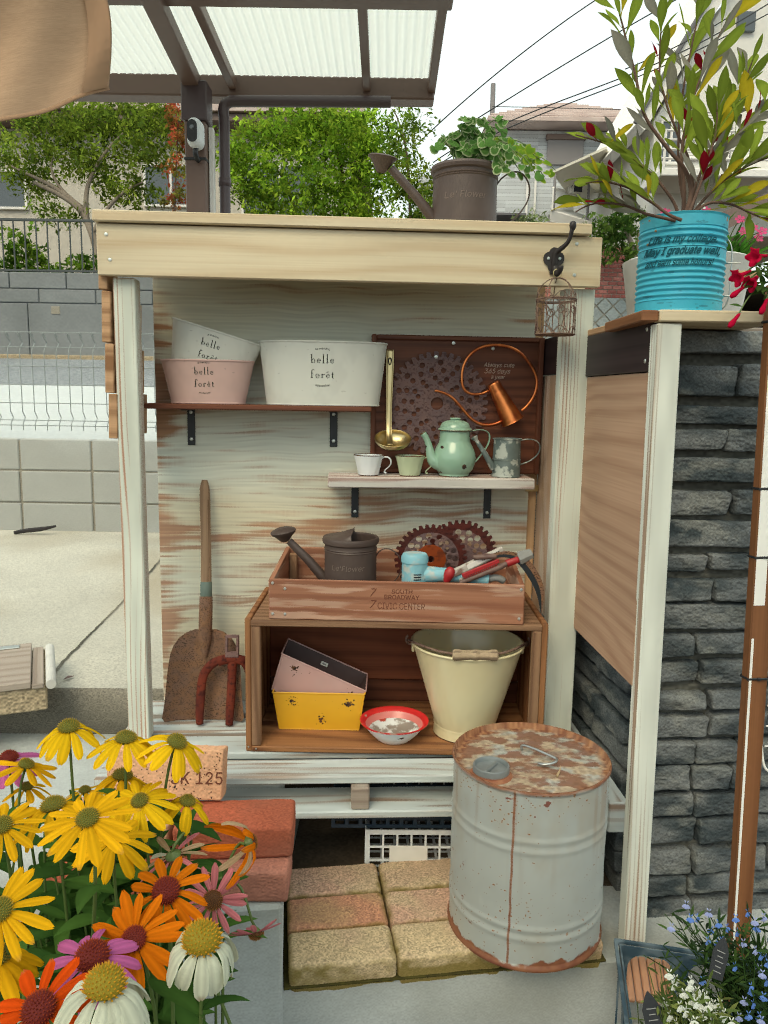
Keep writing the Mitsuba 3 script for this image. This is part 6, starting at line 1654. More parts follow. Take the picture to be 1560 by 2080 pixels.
# ---------------------------------------------------------------- willow-leaved shrub in the blue can
ds = thing('willow_leaf_shrub', 'leggy shrub with long olive, grey and crimson leaves growing in the blue can', 'shrub')
q = random.Random(8)
BR = [[(0.5212, 1.43, 1.7683), (0.5211, 1.43, 1.8166), (0.5128, 1.43, 1.8822), (0.5211, 1.43, 1.9552), (0.5401, 1.43, 2.0193), (0.5744, 1.43, 2.0984)], [(0.5044, 1.38, 1.7596), (0.4927, 1.38, 1.8513), (0.4351, 1.38, 1.9132), (0.4069, 1.38, 1.99), (0.3788, 1.38, 2.073), (0.3663, 1.38, 2.1177)],
      [(0.484, 1.36, 1.7526), (0.4232, 1.36, 1.7675), (0.3685, 1.36, 1.7793), (0.3138, 1.36, 1.7626)], [(0.5047, 1.4, 1.7665), (0.4665, 1.4, 1.8244), (0.4041, 1.4, 1.87), (0.3179, 1.4, 1.9006)],
      [(0.5295, 1.42, 1.7688), (0.5689, 1.42, 1.8189), (0.6135, 1.42, 1.8524), (0.6632, 1.42, 1.8735)], [(0.546, 1.47, 1.7843), (0.575, 1.47, 1.8951), (0.6124, 1.47, 1.9788), (0.6477, 1.47, 2.0772)],
      [(0.5535, 1.5, 1.791), (0.5518, 1.5, 1.8865), (0.4988, 1.5, 1.996), (0.484, 1.5, 2.079), (0.4889, 1.5, 2.1609)], [(0.5038, 1.36, 1.7553), (0.5198, 1.36, 1.8069), (0.54, 1.36, 1.8851), (0.5345, 1.36, 1.954)],
      [(0.4867, 1.34, 1.749), (0.4408, 1.34, 1.7733), (0.3859, 1.34, 1.8012), (0.3247, 1.34, 1.8049)], [(0.5162, 1.38, 1.7598), (0.5628, 1.38, 1.7887), (0.6146, 1.38, 1.7735), (0.6581, 1.38, 1.758)],
      [(0.5421, 1.45, 1.7798), (0.5772, 1.45, 1.8726), (0.6329, 1.45, 1.9394), (0.6805, 1.45, 1.989)], [(0.5627, 1.52, 1.7956), (0.5358, 1.52, 1.9611), (0.5457, 1.52, 2.0715), (0.5574, 1.52, 2.1549), (0.5625, 1.52, 2.2041)]]
for bi, b in enumerate(BR):
    sp = smoothpath(b, 40)
    sp += 0.004 * (meshkit.noise(sp * 30)[:, None] - 0.5)
    add(part(ds, 'branch'), tube(sp, np.linspace(0.0042 if bi in (0, 1) else 0.003, 0.0011, 40), 7), 'bark_brown', smooth=True)
    n = (27, 22, 18, 21, 24, 27, 20, 22, 19, 19, 25, 20)[bi]
    for i in range(n):
        t = (0.34 if len(b) > 4 else 0.25) + 0.66 * (i + q.random() * 0.6) / n
        j = min(38, int(t * 39))
        p = sp[j]
        d = sp[j + 1] - sp[j]
        d /= np.linalg.norm(d)
        a = i * 2.4 + bi
        side = np.array([math.cos(a), math.sin(a) * 0.9, 0.25 + 0.35 * math.sin(a * 1.7)])
        dd = d * q.uniform(0.5, 1.0) + side * q.uniform(0.45, 0.9) + np.array([0, 0, 0.15])
        L_ = q.uniform(0.045, 0.092) * (0.85 + 0.25 * t)
        g = q.random()
        wd = q.uniform(0.19, 0.28)
        if g < 0.60:
            col = np.array([0.18, 0.245, 0.032]) * q.uniform(0.7, 1.35)
        elif g < 0.81:
            col = np.array([0.205, 0.200, 0.165]) * q.uniform(0.75, 1.25)
        elif g < 0.91:
            col = np.array([0.22, 0.010, 0.018]) * q.uniform(0.5, 1.3)
            L_, wd = L_ * 0.5, 0.34
        else:
            col = np.array([0.38, 0.31, 0.02])
        add_leaf(part(ds, 'leaf'), leaf_mesh(L_, L_ * wd, q.uniform(-0.3, 0.6), 0.22, 0.66, 0.05, 10, twist=q.uniform(-.6, .6)), aim(p, dd, (q.uniform(-.5, .5), -0.8, 0.6), q.uniform(-0.7, 0.7)), col)

# ---------------------------------------------------------------- variegated ivy in the roof watering can
iv = thing('ivy', 'variegated ivy with cream-edged round leaves spilling over the roof watering can', 'ivy')
q = random.Random(14)


def ivy_leaf(s):
    a = np.linspace(0, 2 * PI, 11)[:-1]
    rr = np.array([0.35, 0.92, 1.0, 0.88, 0.98, 1.02, 0.98, 0.88, 1.0, 0.92])
    o = np.stack([-np.cos(a) * rr + 0.6, np.sin(a) * rr * 0.95, -0.10 * rr ** 2 + 0.05 * np.sin(a * 5)], 1)
    i = np.stack([-np.cos(a) * rr * 0.68 + 0.6, np.sin(a) * rr * 0.66, 0.02 + 0 * a], 1)
    v = np.vstack([o, i, [[0.6, 0, 0.03]]]) * s
    f = []
    for k in range(10):
        j = (k + 1) % 10
        f += [(k, 10 + k, 10 + j), (k, 10 + j, j), (10 + k, 20, 10 + j)]
    return v, np.array(f)


ivc = np.array([0.272, 0.140, 1.312])
stems = []
for i in range(27):
    a = q.uniform(0, 2 * PI)
    r1 = q.uniform(0.5, 1.0)
    e = ivc + np.array([0.118 * math.cos(a) * r1 + 0.03, 0.085 * math.sin(a) * r1, 0.135 * (1 - 0.8 * r1) + q.uniform(-0.02, 0.025)])
    if i < 6:                                       # strands trailing over the right and front
        e = ivc + np.array([q.uniform(0.05, 0.155), -0.085 + q.uniform(-.01, .02), q.uniform(-0.055, -0.005)])
    elif i < 10:
        e = ivc + np.array([q.uniform(0.12, 0.185), q.uniform(-0.06, 0.02), q.uniform(-0.03, 0.045)])
    b = np.array([0.255 + q.uniform(-.04, .03), 0.15 + q.uniform(-.03, .03), 1.295])
    m_ = (b + e) / 2 + np.array([0, 0, 0.055])
    stems.append(smoothpath([b, m_, e], 14))
for sp in stems:
    add(part(iv, 'stem'), tube(sp, 0.0010, 5), 'stem_green', LF, smooth=True)
    for k in range(11):
        p = sp[3 + min(10, k)] + np.array([q.uniform(-.013, .013), q.uniform(-.012, .012), q.uniform(-.004, .012)])
        n_ = (p - ivc + np.array([0, -0.04, 0.05]))
        n_ /= np.linalg.norm(n_)
        n_ = n_ * 0.6 + np.array([q.uniform(-.5, .5), q.uniform(-1.1, -.2), q.uniform(0.1, .8)])
        s = q.uniform(0.0085, 0.0145)
        d = np.array([q.uniform(-.8, .8), q.uniform(-.3, .1), -0.7 + q.uniform(-.4, .5)])
        v, f = ivy_leaf(s)
        g = q.random()
        inner = np.array([0.10, 0.22, 0.055]) * (0.7 + 0.8 * g)
        rim = np.array([0.58, 0.66, 0.40]) * q.uniform(0.6, 1.15) if q.random() < 0.8 else inner
        if sp[-1][0] > 0.42:
            inner, rim = np.array([0.16, 0.30, 0.03]), np.array([0.34, 0.42, 0.05])
        c = np.vstack([np.tile(rim, (10, 1)), np.tile(inner, (11, 1))])
        scene[part(iv, 'leaf')] = mikit.ply(moved((v, f), LF @ aim(p, d, n_)), 'leaf_vc', smooth=True, color=np.clip(c, 0, 1))

# ---------------------------------------------------------------- grassy plant, petunia
gp2 = thing('dianthus', 'grassy green plant with small pink flowers in the pale pot behind the blue can', 'plant')
q = random.Random(4)
c0 = np.array([0.745, 1.80, 1.73])
for i in range(95):
    a = q.uniform(0, 2 * PI)
    L_ = q.uniform(0.07, 0.14)
    d = np.array([math.cos(a) * q.uniform(0.2, 1.0), math.sin(a) * 0.7, q.uniform(0.35, 1.3)])
    p = c0 + np.array([q.uniform(-.09, .05), q.uniform(-.05, .05), q.uniform(0.0, .03)])
    g = q.random()
    add_leaf(part(gp2, 'leaf'), leaf_mesh(L_, 0.009, q.uniform(0.2, 0.9), 0.3, 0.4, 0, 6), aim(p, d, (0, -0.6, 1)), np.array([0.05, 0.15, 0.02]) * (0.6 + 0.9 * g))
for x, y, yy in ((1352,432,1.74),(1372,438,1.72),(1420,420,1.76),(1432,430,1.74),(1500,445,1.76),(1530,462,1.75),(1548,470,1.76),(1362,425,1.75),(1536,452,1.75)):
    pass
FL = [(0.6037, 1.76, 1.8576), (0.6258, 1.76, 1.8498), (0.681, 1.76, 1.8732), (0.6935, 1.76, 1.8632), (0.767, 1.76, 1.8458), (0.7985, 1.76, 1.8298), (0.8186, 1.76, 1.8219), (0.8113, 1.76, 1.8073), (0.7766, 1.76, 1.8212)]
def small_flower(key, pos, axis, r, mat, n=5, cup=0.2, w=1.05):
    M = aim(pos, np.cross(axis, [0.2, 0.3, 0.9]), axis)
    ms = []
    for i in range(n):
        th = 2 * PI * i / n
        v = np.array([(0.05, 0, 0), (0.55, -0.34 * w, cup * 0.6), (1.0, -0.24 * w, cup), (0.92, 0, cup * 0.8), (1.0, 0.24 * w, cup), (0.55, 0.34 * w, cup * 0.6)]) * r
        ms.append(moved((v, np.array([(0, 1, 3), (1, 2, 3), (0, 3, 5), (3, 4, 5)])), fr((0, 0, 0), th)))
    add(key, cat(ms), mat, M, smooth=False)
for i, p in enumerate(FL):
    p = np.array(p)
    add(part(gp2, 'stem'), tube(smoothpath([c0 + (p - c0) * np.array([.6, .6, 0]), (c0 + p) / 2 + np.array([0, 0, .02]), p], 10), 0.0012, 5), 'stem_green', smooth=True)
    small_flower(part(gp2, 'flower'), p, (q.uniform(-.4, .4), -1, .5), 0.011, 'petal_snow' if i == 2 else 'petal_pink')
pt = thing('petunia', 'crimson petunia hanging into view at the right edge above the brown post', 'flower')
c0 = np.array((0.630, 1.270, 1.644))
TR = [(0.5585, 1.25, 1.6501), (0.5546, 1.25, 1.5869), (0.5573, 1.25, 1.6284), (0.5824, 1.25, 1.6773), (0.5768, 1.25, 1.6437), (0.5968, 1.25, 1.6103)]
for i, p in enumerate(TR):
    p = np.array(p)
    mid = (p + c0) / 2 + np.array([0.0, 0.0, 0.02])
    add(part(pt, 'stem'), tube(smoothpath([c0, mid, p], 14), 0.0013, 6), 'stem_green', smooth=True)
    d = p - mid
    M = aim(p, np.cross(d, [0.1, 0.9, 0.3]), d)
    if i in (1, 2, 5):
        add(part(pt, 'bud'), lathe([(0.0012, -0.004), (0.0026, 0.0), (0.0030, 0.008), (0.0048, 0.018), (0.003, 0.024), (0, 0.025)], 14), 'petal_red', M, smooth=True)
    else:
        a = np.arange(30) * 2 * PI / 30
        pr = []
        for r, z, fl in ((0.0022, -0.012, 0), (0.0034, 0.004, 0), (0.0065, 0.012, 0.03), (0.0105, 0.0165, 0.10), (0.0135, 0.0155, 0.16)):
            rr = r * (1 + fl * np.cos(a * 5))
            pr.append(np.stack([rr * np.cos(a), rr * np.sin(a), z + 0.002 * fl * 10 * np.cos(a * 5 + 1)], 1))
        v = np.vstack(pr)
        f = [(k * 30 + j, k * 30 + (j + 1) % 30, k * 30 + 30 + (j + 1) % 30, k * 30 + 30 + j) for k in range(4) for j in range(30)]
        add(part(pt, 'flower'), (v, np.array(f)), 'petal_red', M, smooth=True)
    for k in range(6):
        g = q.random()
        pp_ = c0 + (p - c0) * q.uniform(0.1, 0.75) + np.array([q.uniform(-.01, .01), q.uniform(-.02, .02), q.uniform(-.012, .02)])
        L_ = q.uniform(0.022, 0.036)
        add_leaf(part(pt, 'leaf'), leaf_mesh(L_, L_ * 0.42, 0.5, 0.2, 0.45, 0.03), aim(pp_, (q.uniform(-1, .4), q.uniform(-.8, .4), q.uniform(-.3, .8)), (0, -.6, 1)), np.array([0.07, 0.13, 0.035]) * (0.6 + 0.8 * g))

# ---------------------------------------------------------------- lobelias in the nursery tray
def lobelia(name, label, pts, roots, mats, nst, cols, seed, r):
    t = thing(name, label, 'flower')
    qq = random.Random(seed)
    root = np.array(roots)
    ms, cs = [], []
    pts = [np.array(p_) for p_ in pts]
    ends = pts + [pts[qq.randrange(len(pts))] + np.array([qq.gauss(0, .022), qq.gauss(0, .022), qq.uniform(-.06, .0)]) for _ in range(nst)]
    for e in ends:
        b = root + np.array([qq.uniform(-.05, .05), qq.uniform(-.05, .05), 0])
        sp = smoothpath([b, b * 0.45 + e * 0.55 + np.array([0, 0, .022]), e - np.array([0, 0, 0.003])], 9)
        col = np.array(cols[0]) * qq.uniform(0.6, 1.4)
        s = tube(sp, 0.0007, 4, cap=False)
        ms.append(s)
        cs.append(np.tile(col, (len(s.vertices), 1)))
        for k in range(11):
            p_ = sp[qq.randrange(2, 9)]
            L_ = qq.uniform(0.010, 0.026)
            v, f = leaf_mesh(L_, L_ * 0.20, 0.4, 0.2, 0.45, 0, 4)
            ms.append(moved((v, f), aim(p_, (qq.uniform(-1, 1), qq.uniform(-1, .6), qq.uniform(-.2, 1.1)), (0, -.4, 1))))
            cs.append(np.tile(np.array(cols[qq.randrange(len(cols))]) * qq.uniform(0.55, 1.5), (len(v), 1)))
    m = cat(ms)
    k = part(t, 'foliage')
    scene[k] = mikit.ply(m, 'leaf_vc', smooth=False, color=np.clip(np.vstack(cs), 0, 1))
    labels[k] = {'kind': 'stuff'}
    for p_ in pts:                                  # two small upper lobes, three broad lower ones
        ax_ = np.array([qq.uniform(-.7, .7), -1, qq.uniform(.1, .9)])
        M = aim(p_, np.array([0, 0, -1.0]) + 0.2 * ax_, ax_)
        lob = []
        for th, L_, w in ((-0.62, 1.0, 0.62), (0, 1.08, 0.66), (0.62, 1.0, 0.62), (2.6, 0.62, 0.22), (-2.6, 0.62, 0.22)):
            v = np.array([(0.06, 0, 0), (0.5 * L_, -w * 0.42, 0.06), (0.92 * L_, -w * 0.34, 0.02), (L_, 0, -0.04), (0.92 * L_, w * 0.34, 0.02), (0.5 * L_, w * 0.42, 0.06)]) * r
            lob.append(moved((v, np.array([(0, 1, 5), (1, 2, 4), (1, 4, 5), (2, 3, 4)])), fr((0, 0, 0), th)))
        add(part(t, 'flower'), cat(lob), qq.choice(mats), M, smooth=False)
    return t


BLUE = [(0.4428, 1.0549, 0.6694), (0.4831, 1.0826, 0.6648), (0.5003, 1.0989, 0.6541), (0.5095, 1.0806, 0.6758), (0.4824, 1.1, 0.6751), (0.5204, 1.0917, 0.6387), (0.5228, 1.0744, 0.6626), (0.5422, 1.0859, 0.6471), (0.5637, 1.0975, 0.6314), (0.5007, 1.0578, 0.646), (0.5213, 1.0732, 0.6336), (0.5176, 1.0493, 0.6528), (0.5585, 1.0652, 0.6377), (0.5858, 1.1129, 0.6538), (0.5809, 1.0794, 0.6636), (0.5895, 1.0874, 0.6468), (0.6129, 1.1147, 0.6455), (0.5527, 1.0832, 0.6657), (0.5846, 1.0617, 0.6193), (0.6036, 1.0784, 0.6082), (0.5723, 1.0556, 0.6328), (0.5792, 1.0514, 0.6058), (0.5679, 1.021, 0.6215), (0.5777, 1.028, 0.6036), (0.486, 1.0327, 0.5998), (0.5459, 1.0089, 0.6102), (0.5535, 1.019, 0.5948), (0.5833, 1.0314, 0.5777), (0.5636, 1.0046, 0.5985), (0.5396, 1.0111, 0.5855), (0.5322, 1.0076, 0.562), (0.5343, 0.9859, 0.584), (0.5584, 1.0015, 0.5697), (0.5458, 0.9724, 0.5886), (0.535, 1.0386, 0.6189), (0.53, 1.055, 0.611), (0.5832, 1.0369, 0.6265), (0.6064, 1.0793, 0.6369), (0.6249, 1.1104, 0.6396), (0.5872, 1.0298, 0.6146), (0.5516, 1.0092, 0.5821), (0.5875, 1.0212, 0.5634)]
WHITE = [(0.4005, 0.9492, 0.6774), (0.4082, 0.9507, 0.66), (0.4379, 0.9653, 0.6549), (0.4263, 0.9417, 0.6662), (0.4137, 0.9581, 0.6622), (0.423, 0.9595, 0.6446), (0.4181, 0.9378, 0.658), (0.4344, 0.9477, 0.6482), (0.4462, 0.9613, 0.6418), (0.4424, 0.9397, 0.6553), (0.4527, 0.9486, 0.6445), (0.4289, 0.9241, 0.6555), (0.4301, 0.9367, 0.6478), (0.3965, 0.9464, 0.6371), (0.4076, 0.924, 0.6504), (0.4223, 0.9338, 0.6404), (0.4291, 0.9417, 0.6287), (0.4145, 0.922, 0.6442), (0.4594, 0.9394, 0.6411), (0.4736, 0.9501, 0.632), (0.4669, 0.923, 0.6411), (0.4699, 0.9309, 0.6292), (0.4222, 0.9084, 0.6421), (0.4208, 0.9172, 0.6309), (0.4055, 0.9279, 0.621), (0.445, 0.924, 0.651), (0.4404, 0.9273, 0.6351), (0.4564, 0.9316, 0.6202), (0.4729, 0.9129, 0.6373), (0.3964, 0.929, 0.6312), (0.3939, 0.9556, 0.6358), (0.4381, 0.9313, 0.6478), (0.4625, 0.9346, 0.6323)]
lobelia('blue_lobelia', 'trailing lobelia with small bright blue flowers in the nursery tray', BLUE, (0.60, 1.03, 0.42), ('petal_blue', 'petal_blue', 'petal_lilac'), 150, ((0.035, 0.075, 0.022), (0.06, 0.11, 0.03), (0.03, 0.055, 0.025)), 31, 0.0088)
lobelia('white_lobelia', 'compact lobelia with small white flowers in the front of the nursery tray', WHITE, (0.415, 0.90, 0.40), ('petal_snow',), 110, ((0.11, 0.16, 0.045), (0.20, 0.24, 0.07), (0.08, 0.12, 0.035)), 32, 0.0095)
for lb, p, a in (('black and white plant label stuck among the blue lobelia', [(0.5035, 1.0222, 0.6444)][0], .35), ('dark plant label with pale print among the white lobelia', [(0.3664, 0.9112, 0.6459)][0], -.15)):
    t = thing('plant_label', lb, 'label')
    M = fr(p, 0.1, -0.35, a)
    s = Polygon([(-0.011, -0.03), (0.011, -0.03), (0.0125, 0.008), (0.006, 0.022), (0, 0.030), (-0.006, 0.022), (-0.0125, 0.008)])
    add(part(t, 'card'), upright(slab(s, 0.0008)), 'black_plastic', M, smooth=False)
    for k in range(5):
        add(part(t, 'print'), hullbox(0.013 - 0.004 * (k % 2), 0.0004, 0.0011, 0.0001), 'tool_grey', M @ fr((0, -0.0011, -0.020 + k * 0.007), 0, 0, 0.1), smooth=False)
for nm, lb, x, y, r in (('nursery_pot', 'black nursery pot under the blue lobelia', 0.60, 1.03, 0.055), ('nursery_pot', 'black nursery pot under the white lobelia', 0.415, 0.90, 0.05)):
    k = thing(nm, lb, 'pot')
    add(k, lathe([(0, 0.0), (r * 0.75, 0.0), (r, 0.085), (r * 1.06, 0.086), (r * 1.06, 0.095), (r * 0.95, 0.095), (0, 0.085)], 28), 'black_plastic', fr((x, y, 0.335)), smooth=35)

# ---------------------------------------------------------------- trees and shrubs in the background
def crown(key, blobs, n, size, pal, seed, per=26, sub=0.16):
    """Leaves in small sprays spread through the blobs' volume: (centre, radii, share)."""
    g = np.random.default_rng(seed)
    V, C = [], []
    tot = sum(b[2] for b in blobs)
    for c, r, sh_ in blobs:
        m = max(1, int(n * sh_ / tot / per))
        d = g.normal(size=(m, 3))
        d /= np.linalg.norm(d, axis=1, keepdims=True)
        p = np.array(c) + d * (g.random((m, 1)) ** 0.45) * np.array(r)
        b_ = g.random((m, 1))
        tw = g.normal(size=(m, 3)) * np.array([1, 1, 0.6])
        tw /= np.linalg.norm(tw, axis=1, keepdims=True)
        s = g.random((m, per, 1)) - 0.5
        q_ = p[:, None] + tw[:, None] * s * sub * 3.2 + g.normal(size=(m, per, 3)) * sub * 0.45
        q_ = q_.reshape(-1, 3)
        k = len(q_)
        a = g.normal(size=(k, 3))
        a /= np.linalg.norm(a, axis=1, keepdims=True)
        nn = g.normal(size=(k, 3)) + np.array([0, -0.3, 0.9])
        b = np.cross(a, nn)
        b /= np.linalg.norm(b, axis=1, keepdims=True) + 1e-9
        L_ = size * (0.45 + 1.15 * g.random((k, 1)) ** 1.6)
        V.append(np.stack([q_ - a * L_, q_ + b * L_ * 0.45, q_ + a * L_, q_ - b * L_ * 0.45], 1).reshape(-1, 3))
        base = np.array(pal)[g.integers(0, len(pal), (m,))] * (0.42 + 1.05 * b_)
        col = (base[:, None] * (0.7 + 0.6 * g.random((m, per, 1)))).reshape(-1, 3)
        C.append(np.repeat(col, 4, 0))
    V, C = np.vstack(V), np.vstack(C)
    k = np.arange(len(V) // 4)[:, None] * 4
    F = np.vstack([k + np.array([0, 1, 2]), k + np.array([0, 2, 3])])
    scene[key] = mikit.ply((V, F), 'leaf_vc', smooth=False, color=np.clip(C, 0, 1))
    labels[key] = {'kind': 'stuff'}


def tree(label, limbs, blobs, n, size, pal, seed, bark='bark_pale', name='tree', cat_='tree', **kw):
    t = thing(name, label, cat_)
    crown(part(t, 'crown'), blobs, n, size, pal, seed, **kw)
    for i, (pts, r0, r1) in enumerate(limbs):
        sp = smoothpath(pts, 24)
        sp += 0.06 * r0 / 0.05 * (meshkit.noise(sp * 3)[:, None] - 0.5) * 0.3
        add(part(t, 'trunk' if i == 0 else 'limb'), tube(sp, np.linspace(r0, r1, 24), 8), bark, smooth=True)
    return t


G1 = [(0.19, 0.28, 0.038), (0.25, 0.36, 0.045), (0.13, 0.21, 0.035), (0.33, 0.42, 0.06)]
G2 = [(0.22, 0.39, 0.036), (0.32, 0.50, 0.045), (0.15, 0.28, 0.030), (0.40, 0.56, 0.06)]
tree('pale-trunked garden tree with fine green leaves behind the railing at the left', [([(-4.6195, 12.6, 3.1227), (-4.6368, 12.6, 3.8721), (-4.815, 12.6, 4.239), (-5.1501, 12.6, 4.4906), (-5.5252, 12.6, 4.6672)], .075, .03), ([(-4.6368, 12.6, 3.8721), (-4.7289, 12.6, 4.4606), (-4.517, 12.6, 4.9732), (-4.1204, 12.6, 5.4109)], .05, .015), ([(-4.7764, 12.6, 4.2396), (-4.9243, 12.6, 4.3842), (-5.2218, 12.6, 4.599), (-5.671, 12.6, 4.8103), (-5.9691, 12.6, 4.9505)], .045, .015), ([(-4.8119, 12.6, 4.3126), (-5.2481, 12.6, 4.8532), (-5.2166, 12.6, 5.0345)], .03, .012), ([(-4.6184, 12.6, 3.9466), (-4.2291, 12.6, 4.4684), (-3.8382, 12.6, 4.6936)], .04, .012)],
     [((-5.6968, 12.7, 5.2014), (.75, .7, .55), 1.2), ((-5.0303, 12.8, 5.5695), (.75, .7, .50), 1.3), ((-4.2927, 12.8, 5.7256), (.65, .6, .42), 1.1), ((-3.8063, 12.8, 5.2611), (.50, .6, .42), .9), ((-4.6634, 12.8, 5.1014), (.7, .7, .45), 1.0), ((-5.6568, 12.9, 4.7438), (.45, .5, .25), .35), ((-4.1754, 12.8, 4.6297), (.50, .5, .30), .6), ((-5.162, 12.6, 4.2335), (.45, .5, .14), .25), ((-3.5877, 12.9, 5.8431), (.4, .4, .3), .4)], 17000, .036, G1, 1, sub=.11)
tree('full bright green leafy tree above the left half of the shed roof', [([(-0.8045, 13.2, 4.1293), (-0.7685, 13.2, 4.6698), (-0.8129, 13.2, 5.2022), (-1.1347, 13.2, 5.7237)], .06, .015), ([(-1.533, 13.2, 4.1177), (-1.6131, 13.2, 4.6565), (-1.8525, 13.2, 5.1102)], .04, .012), ([(-0.8087, 13.2, 4.6691), (-0.3713, 13.2, 5.0575), (-0.0973, 13.2, 5.4398)], .03, .01)],
     [((-2.1372, 13, 5.3476), (.55, .6, .45), .8), ((-1.5087, 13, 5.6382), (.65, .7, .42), 1.2), ((-0.8045, 13, 5.6491), (.65, .7, .45), 1.2), ((-0.2921, 13, 5.3763), (.55, .6, .5), 1.0), ((-1.1937, 13, 4.9899), (.8, .7, .5), 1.4), ((-1.9844, 13, 4.6771), (.6, .6, .4), .9), ((-0.4004, 13, 4.6266), (.7, .6, .45), 1.1), ((-2.455, 13, 5.0449), (.28, .4, .45), .4), ((-1.1918, 13, 4.3871), (1.1, .6, .3), 1.0)], 24000, .038, G2, 2, sub=.11, bark='bark_brown')
tree('thin bushy tree with sparse yellow-green sprays right of the full tree', [([(0.3354, 12, 3.9026), (0.2999, 12, 4.5318), (0.1986, 12, 5.2182), (0.0471, 12, 5.589)], .03, .008)],
     [((0.1651, 12, 5.0811), (.30, .4, .6), .7), ((0.4313, 12, 4.5339), (.45, .4, .35), .9), ((0.5272, 12, 4.1868), (.35, .4, .2), .6), ((0.3747, 12, 5.4249), (.25, .3, .18), .15)], 4200, .034, [(0.17, 0.27, 0.03), (0.24, 0.32, 0.04), (0.10, 0.19, 0.025)], 3, sub=.10, bark='bark_brown')
tree('slender shrub with reddish young leaves left of the carport post', [([(-3.2734, 12.2, 3.8863), (-3.2282, 12.2, 4.5277), (-3.1626, 12.2, 5.4362)], .02, .006)],
     [((-3.2335, 12.2, 5.5385), (.13, .2, .14), .5), ((-3.1235, 12.2, 5.2154), (.18, .2, .20), 1.0), ((-3.2075, 12.2, 4.7745), (.18, .2, .25), .6), ((-3.2034, 12.2, 4.3157), (.22, .2, .22), .8)], 1500, .034, [(0.42, 0.10, 0.05), (0.34, 0.16, 0.05), (0.20, 0.20, 0.04)], 4, sub=.07, bark='bark_brown', name='photinia', cat_='shrub')
tree('low bright green bush behind the bars of the railing', [([(-5.32, 11.8, 3.036), (-5.3, 11.8, 3.4238)], .02, .01)],
     [((-5.3309, 11.8, 3.5283), (.32, .3, .34), 1.0), ((-5.455, 11.8, 3.2457), (.45, .3, .14), .6), ((-4.5034, 11.8, 3.3312), (.20, .3, .13), .4), ((-4.8734, 11.8, 3.2056), (.5, .3, .06), .3)], 2300, .040, [(0.12, 0.24, 0.025), (0.18, 0.30, 0.03), (0.07, 0.15, 0.02)], 5, sub=.07, name='bush', cat_='bush')
tree('dark green garden shrub behind the brick wall, left of the blue can', [([(2.8011, 9, 2.6883), (2.7424, 9, 3.1698), (2.599, 9, 3.4321)], .05, .02), ([(2.7727, 9, 2.9568), (2.8148, 9, 3.33)], .03, .012)],
     [((2.4567, 9, 3.3243), (.28, .4, .18), 1.0), ((2.6721, 9, 3.4069), (.30, .4, .18), .9), ((2.6369, 9, 3.0882), (.20, .3, .10), .5), ((2.4065, 9.2, 3.2289), (.16, .3, .12), .4)], 2600, .030, [(0.045, 0.10, 0.02), (0.09, 0.16, 0.03), (0.13, 0.21, 0.04)], 6, sub=.06, name='shrub', cat_='shrub')
tree('pale green weeds showing over the shed roof beside the watering can', [([(1.498, 8, 3.1052), (1.4915, 8, 3.2458)], .008, .004)],
     [((1.4688, 8, 3.208), (.20, .2, .06), 1.0)], 420, .022, [(0.22, 0.27, 0.12), (0.16, 0.22, 0.08)], 7, sub=.05, name='weed', cat_='weed')

# ---------------------------------------------------------------- brick wall and stone paving beyond the gap at the right
bwall = thing('brick_wall', 'small red brick garden wall seen between the shed and the blue can', 'wall')
BX0, BX1, BZ0, BZ1 = 1.584, 3.159, 2.663, 3.258
solid(part(bwall, 'mortar_core'), (BX0, 9.512, BZ0), (BX1, 9.7, BZ1 - 0.004), 'mortar', b=0.003)
bh = (BZ1 - BZ0) / 12
for r in range(12):
    x = BX0 + (0.055 if r % 2 else 0.0)
    while x < BX1 - 0.05:
        solid(part(bwall, 'brick'), (x + 0.004, 9.50 + rnd.uniform(0, .004), BZ0 + r * bh + 0.004), (x + 0.106, 9.6, BZ0 + (r + 1) * bh - 0.004), ('far_brick', 'far_brick_pale', 'far_brick')[rnd.randrange(3)], b=0.004)
        x += 0.110
sw = thing('stone_facing', 'grey diagonal stone facing below the red brick wall', 'wall')
solid(part(sw, 'mortar_core'), (BX0, 9.44, BZ0 - 0.9), (BX1, 9.7, BZ0 - 0.004), 'mortar', b=0.003)
for a in range(-2, 9):
    for b in range(-3, 5):
        cx, cz = BX0 + 0.2 * a + (0.1 if b % 2 else 0) , BZ0 - 0.02 + b * 0.1 - 0.28
        dmd = affinity.rotate(sbox(-0.064, -0.064, 0.064, 0.064), 45).buffer(-0.004).buffer(0.002)
        dmd = affinity.translate(dmd, cx, cz).intersection(sbox(BX0, BZ0 - 0.9, BX1, BZ0 - 0.006))
        if dmd.is_empty or dmd.area < 0.001:
            continue
        add(part(sw, 'stone'), upright(slab(dmd, 0.012 + rnd.uniform(0, .01)), (0, 9.44, 0)), 'far_tile', smooth=False)

# ---------------------------------------------------------------- houses
def window(house, lo, hi, frame='house_white', glass='glass_dark'):
    w = part(house, 'window')
    (x0, y, z0), (x1, _, z1) = lo, hi
    t = 0.05
    add(w, cat([moved(hullbox(x1 - x0, 0.08, t, 0.005), fr(((x0 + x1) / 2, y, z))) for z in (z0, z1)] + [moved(hullbox(t, 0.08, z1 - z0 - t, 0.005), fr((x, y, (z0 + z1) / 2))) for x in (x0 + t / 2, (x0 + x1) / 2, x1 - t / 2)]), frame, smooth=False)
    add(part(w, 'pane'), hullbox(x1 - x0 - t, 0.02, z1 - z0 - t, 0.002), glass, fr(((x0 + x1) / 2, y + 0.02, (z0 + z1) / 2)), smooth=False)


